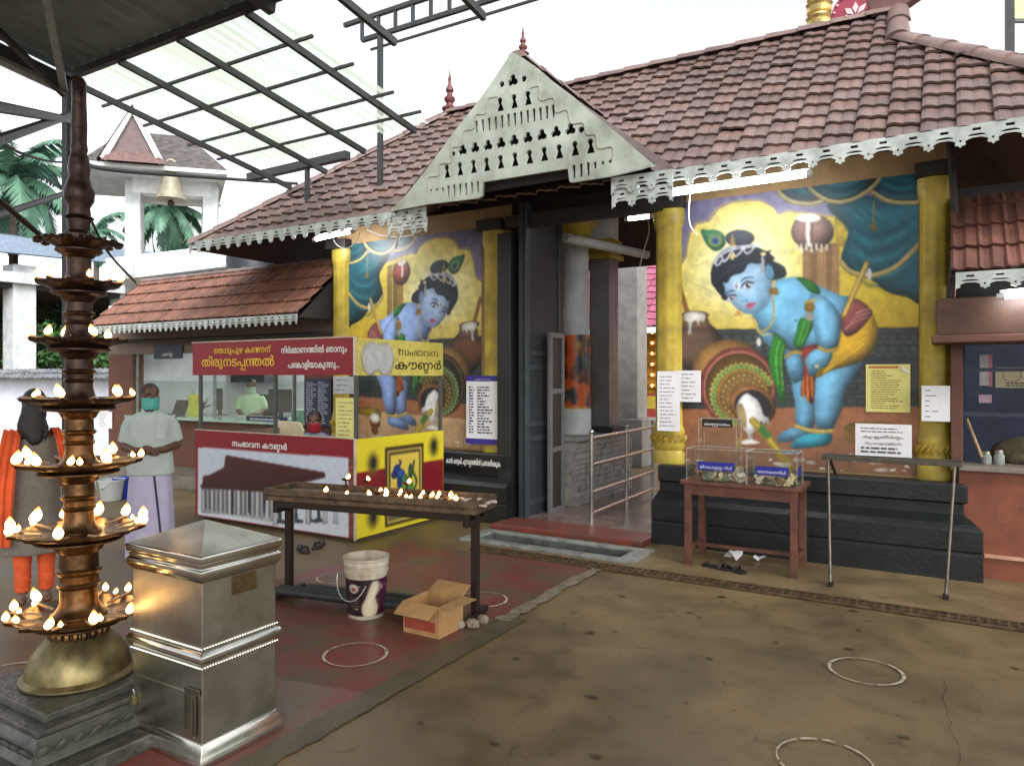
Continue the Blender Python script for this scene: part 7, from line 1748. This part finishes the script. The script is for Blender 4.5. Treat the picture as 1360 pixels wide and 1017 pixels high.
g.loft([ering((0, 0, z), rx, ry, 32, f, 9, z*9) for z, rx, ry, f in ((.765, .205, .155, .018), (.85, .2, .15, .012), (.98, .19, .143, .008), (1.1, .19, .138, .006), (1.2, .198, .132, 0), (1.29, .188, .115, 0), (1.335, .11, .085, 0), (1.345, .07, .066, 0))])
for s in (-1, 1): g.tube([(s*.15, .01, 1.285), (s*.19, .028, 1.19), (s*.218, .032, 1.06)], [.066, .066, .066], 14)
sh = fused('shirt', g, M_SHIRT, man, .011, 5)
g = MB()
for s in (-1, 1): g.add([(s*.004, -.1, 1.30), (s*.05, -.075, 1.365), (s*.075, -.0, 1.375), (s*.082, -.02, 1.345), (s*.055, -.11, 1.30)], [(0, 1, 2, 3, 4)])
ob('collar', g, M_SHIRT, sh); ob('pocket', MB().add([(.06, -.134, 1.2), (.14, -.116, 1.2), (.14, -.122, 1.1), (.1, -.137, 1.09), (.06, -.142, 1.1)], [(0, 1, 2, 3, 4)]), M_SHIRT, sh)
g = MB(); n = 40
rings = []
for z, rx, ry, f in ((.03, .2, .17, .07), (.2, .2, .165, .06), (.45, .195, .16, .045), (.65, .185, .15, .03), (.8, .172, .14, .012), (.86, .165, .13, 0)):
    rings.append(ering((0, 0, z), rx, ry, n, f, 8, z*1.2))
g.loft(rings, cap=False)
M_LUNGI = mat('lavender_checks', (186, 180, 206), .85, var=.08, scale=9, bump=.2, bscale=12)
lg = ob('waist_wrap', g, M_LUNGI, man, smooth=True)
g = MB()
for a0, w_ in ((R(285), .12),):
    P = []
    for z, rx, ry, f in ((.04, .2, .17, .07), (.2, .2, .165, .06), (.45, .195, .16, .045), (.65, .185, .15, .03), (.79, .172, .14, .012)):
        for d in (-w_/2, w_/2):
            t = a0 + d + (.79 - z)*.55; k = 1 + f*math.sin(8*t + z*1.2); P.append((rx*k*1.012*math.cos(t), ry*k*1.012*math.sin(t), z))
    g.add(P, [(2*i, 2*i+1, 2*i+3, 2*i+2) for i in range(4)])
ob('border_stripe', g, mat('dark_violet_stripe', (64, 58, 88), .85), lg)
# the woman seen from behind
wp = Vector((-5.62, 2.72, 0))
wm = E('person', wp, 'woman seen from behind in a grey tunic with an orange shawl and orange leggings', 'person', rz=R(-112), local=True); wm.scale = (.9, .95, 1.)
g = MB()
M_, T_h = head_parts(g, (0, -.01, 1.40), yaw=R(-8), pitch=R(8))
g.tube([(0, .015, 1.2), (0, .0, 1.33)], [.052, .046], 14)
g.loft([ering((0, 0, z), rx, ry) for z, rx, ry in ((.75, .155, .11), (.9, .14, .1), (1.0, .135, .095), (1.12, .15, .105), (1.2, .15, .09), (1.255, .07, .06))])
for s in (-1, 1):
    g.tube([(s*.15, .01, 1.205), (s*.185, .02, 1.08), (s*.19, .01, .96)], [.045, .04, .034], 12)
    g.tube([(s*.19, .01, .96), (s*.15, -.12, .98), (s*.06, -.19, 1.02)], [.034, .03, .023], 12)
    hand(g, (s*.05, -.195, 1.025), (-s*.35, -.35, .8), (-s*.2, -.9, -.2), (s*1, -.2, 0), .3, .9)
    g.tube([(s*.08, 0, .78), (s*.08, 0, .42), (s*.08, .01, .08)], [.08, .055, .036], 12); g.ell((s*.085, -.045, .03), (.038, .105, .03), 12, 8)
body = fused('body', g, SK2, wm, .0075, 5); eyes(M_, T_h, body)
g = MB().ell(T_h(0, .02, .035), (.087, .103, .1), 20, 12, M_); r = random.Random(9)
g.ell(T_h(0, .06, -.05), (.088, .07, .11), 16, 10, M_)
g.ell(T_h(.01, .085, -.14), (.088, .045, .1), 16, 10, M_)
g.ell(T_h(-.01, .09, -.21), (.06, .035, .07), 12, 8, M_)
for k in range(22):
    a = r.uniform(-1.3, 1.3); q = T_h(.085*math.sin(a), .085, -.06 - .12*r.random()); g.tube([q, q + Vector((.02*math.sin(a*1.5), .012, -.06)), q + Vector((.022*math.sin(a*1.5) + r.uniform(-.02, .02), .004, -.12))], [.014, .012, .006], 5)
hb = fused('hair', g, HAIR, wm, .008, 2)
bm = bmesh.new(); bm.from_mesh(hb.data); inv = M_.inverted(); c_h = T_h(0, 0, 0)
bmesh.ops.delete(bm, geom=[v for v in bm.verts if (lambda q: q.y < -.045 and -.2 < q.z < .075)(inv @ (v.co - c_h))], context='VERTS'); bm.to_mesh(hb.data); bm.free()
M_TUNIC = mat('grey_brown_cloth', (116, 110, 102), .85, var=.2, scale=60, bump=.3, bscale=12)
g = MB()
g.loft([ering((0, 0, z), rx, ry, 32, f, 8, z*7) for z, rx, ry, f in ((.38, .27, .22, .05), (.5, .235, .19, .045), (.7, .19, .15, .02), (.82, .175, .135, .008), (.95, .152, .115, 0), (1.1, .168, .122, 0), (1.16, .165, .112, 0), (1.195, .14, .085, 0))])
for s in (-1, 1): g.tube([(s*.145, .01, 1.205), (s*.185, .02, 1.09), (s*.193, .015, .99)], [.056, .056, .05], 14)
fused('tunic', g, M_TUNIC, wm, .011, 4)
M_ORANGE = mat('orange_cloth', (224, 92, 40), .8, var=.2, scale=8, bump=.3, bscale=14)
g = MB()
for s in (-1, 1): g.tube([(s*.08, 0, .62), (s*.08, 0, .4), (s*.08, .008, .1)], [.088, .068, .048], 16)
lgm = ob('leggings', g, M_ORANGE, wm, smooth=True)
for s in (-1, 1): ob('ankle_gather', MB().lathe([(.05, .1), (.056, .115), (.05, .13), (.058, .15), (.053, .17), (.062, .195), (.056, .215)], (s*.08, .005, 0), 16), M_ORANGE, lgm, smooth=True)
g = MB()
def drape(path, half, thick=.012):
    rings = []
    for i, p in enumerate(path):
        p = Vector(p); d = (Vector(path[min(i+1, len(path)-1)]) - Vector(path[max(i-1, 0)])).normalized(); sd = Vector((1, 0, 0)); n = d.cross(sd).normalized(); rings.append([])
        hw = half[i]
        for k in range(9): rings[-1].append(p + sd*hw*(-1 + k/4) + n*(thick + .010*math.sin(k*2.1 + i*.3)))
        for k in range(8, -1, -1): rings[-1].append(p + sd*hw*(-1 + k/4) + n*(.010*math.sin(k*2.1 + i*.3) - thick*.2))
    return MB().loft(rings)
for s, zend in ((1, .46), (-1, .62)):
    g = drape([(s*.17, -.17, .8), (s*.165, -.15, 1.0), (s*.15, -.13, 1.15), (s*.135, -.05, 1.24), (s*.145, .06, 1.245), (s*.165, .135, 1.17), (s*.195, .16, 1.0), (s*.215, .19, .8), (s*.225, .21, zend)], [.05, .055, .055, .055, .06, .062, .066, .07, .06] if s > 0 else [.03]*9)
    ob('shawl', g, M_ORANGE, wm, smooth=True)
# the clerk behind the office window
def seated(c, rz, label, shirt, sname, mcol, mname, skin, zs, hair):
    t = E('person', c, label, 'person', rz=rz, local=True); g = MB()
    M, T = head_parts(g, (0, -.02, zs + .52), pitch=R(4))
    g.tube([(0, .01, zs+.34), (0, -.005, zs+.46)], [.058, .05], 12)
    g.loft([ering((0, 0, z), rx, ry) for z, rx, ry in ((zs-.1, .16, .13), (zs+.05, .16, .12), (zs+.25, .17, .11), (zs+.36, .15, .09), (zs+.4, .07, .06))])
    for s in (-1, 1):
        g.tube([(s*.165, .0, zs+.34), (s*.21, .0, zs+.2), (s*.21, -.04, zs+.1)], [.05, .046, .04], 12); g.tube([(s*.21, -.04, zs+.1), (s*.15, -.2, zs+.06), (s*.08, -.3, zs+.06)], [.04, .033, .025], 12)
        hand(g, (s*.085, -.295, zs+.06), (-s*.3, -.9, -.1), (-s*1, -.2, 0), (0, 0, 1), .6)
        g.tube([(s*.09, 0, zs-.08), (s*.1, -.38, zs-.06), (s*.1, -.4, zs-.45)], [.085, .065, .045], 12); g.ell((s*.1, -.46, zs-.49), (.042, .11, .035), 10, 8)
    b_ = fused('body', g, skin, t, .009, 4); eyes(M, T, b_)
    g = MB().ell(T(0, .018, .045), (.083, .098, .094), 20, 12, M); h_ = ob('hair', g, hair, t, smooth=True)
    bm = bmesh.new(); bm.from_mesh(h_.data); inv = M.inverted(); cc_ = T(0, 0, 0)
    bmesh.ops.delete(bm, geom=[v for v in bm.verts if (lambda q: q.y < -.04 and q.z < .085 or q.z < -.03 or (q.y < .01 and q.z < .02))(inv @ (v.co - cc_))], context='VERTS'); bm.to_mesh(h_.data); bm.free()
    mask(t, M, T, mcol, mname)
    g = MB().loft([ering((0, 0, z), rx, ry, 28) for z, rx, ry in ((zs-.08, .185, .15), (zs+.1, .18, .14), (zs+.25, .19, .128), (zs+.35, .175, .108), (zs+.395, .1, .08), (zs+.405, .066, .062))])
    for s in (-1, 1): g.tube([(s*.15, 0, zs+.34), (s*.21, 0, zs+.22), (s*.222, -.02, zs+.12)], [.066, .068, .062], 12)
    fused('shirt', g, mat(sname, shirt, .85, var=.1, scale=7, bump=.25, bscale=11), t, .012, 4)
    return t
cp_ = onY(334, 540, 8.62)
clerk = seated((cp_.x, 8.62, .3), R(38), 'clerk in a pale green shirt and face mask seated behind the office window', (196, 224, 180), 'pale_green_shirt', (176, 200, 170), 'pale_mask', SK2, .62, HAIR)
ch = E('office_chair', (cp_.x, 8.75, .3), 'dark office chair under the seated clerk', 'chair')
ob('seat', MB().box((cp_.x-.25, 8.45, .74), (cp_.x+.25, 8.92, .80)), M_BLK, ch, bevel=.01); ob('backrest', MB().box((cp_.x-.24, 8.9, .82), (cp_.x+.24, 8.95, 1.3)), M_BLK, ch, bevel=.015)
ob('pedestal', MB().tube([(cp_.x, 8.68, .3), (cp_.x, 8.68, .74)], .04, 8), M_BLK, ch)
sp2 = onY(416, 575, 6.1)
seated((sp2.x, 6.12, 0), R(40), 'person with black hair and a red mask seated behind the donation counter', (120, 124, 140), 'grey_blue_shirt', (150, 26, 40), 'red_mask', SK1, .57, HAIR)
sl_ = E('low_stool', (sp2.x, 6.14, 0), 'low plastic stool hidden behind the donation counter', 'stool')
ob('seat', MB().box((sp2.x-.17, 5.98, .43), (sp2.x+.17, 6.3, .46)), MATS['counter_carcass'], sl_, bevel=.008)
for a in (-1, 1):
    for b_ in (-1, 1): ob('leg', MB().box((sp2.x+a*.14-.02, 6.14+b_*.13-.02, 0), (sp2.x+a*.14+.02, 6.14+b_*.13+.02, .43)), MATS['counter_carcass'], sl_)
# cream plastic chair behind the counter
pcx = onY(382, 575, 6.5).x
pch = E('plastic_chair', (pcx, 6.45, 0), 'cream plastic chair with a dark rimmed back behind the donation counter', 'chair')
M_CREAM = mat('cream_plastic', (190, 176, 146), .5, var=.1)
ob('seat', MB().box((pcx-.24, 6.05, .40), (pcx+.24, 6.5, .435)), M_CREAM, pch, bevel=.012)
bk_ = MB().prism([(pcx-.24, .44), (pcx+.24, .44), (pcx+.27, .95), (pcx+.2, 1.05), (pcx-.2, 1.05), (pcx-.27, .95)], 1, 6.5, 6.535); ob('backrest', bk_, M_CREAM, pch, bevel=.01)
for a in (-1, 1):
    for y in (6.09, 6.48): ob('leg', MB().bar((pcx+a*.21, y, .41), (pcx+a*.25, y + (.03 if y > 6.3 else -.03), 0), .035), M_CREAM, pch)
    ob('armrest', MB().bar((pcx+a*.27, 6.1, .63), (pcx+a*.27, 6.52, .65), .05, .03), M_CREAM, pch, bevel=.008); ob('arm_post', MB().bar((pcx+a*.27, 6.12, .42), (pcx+a*.27, 6.1, .62), .04, .03), M_CREAM, pch)
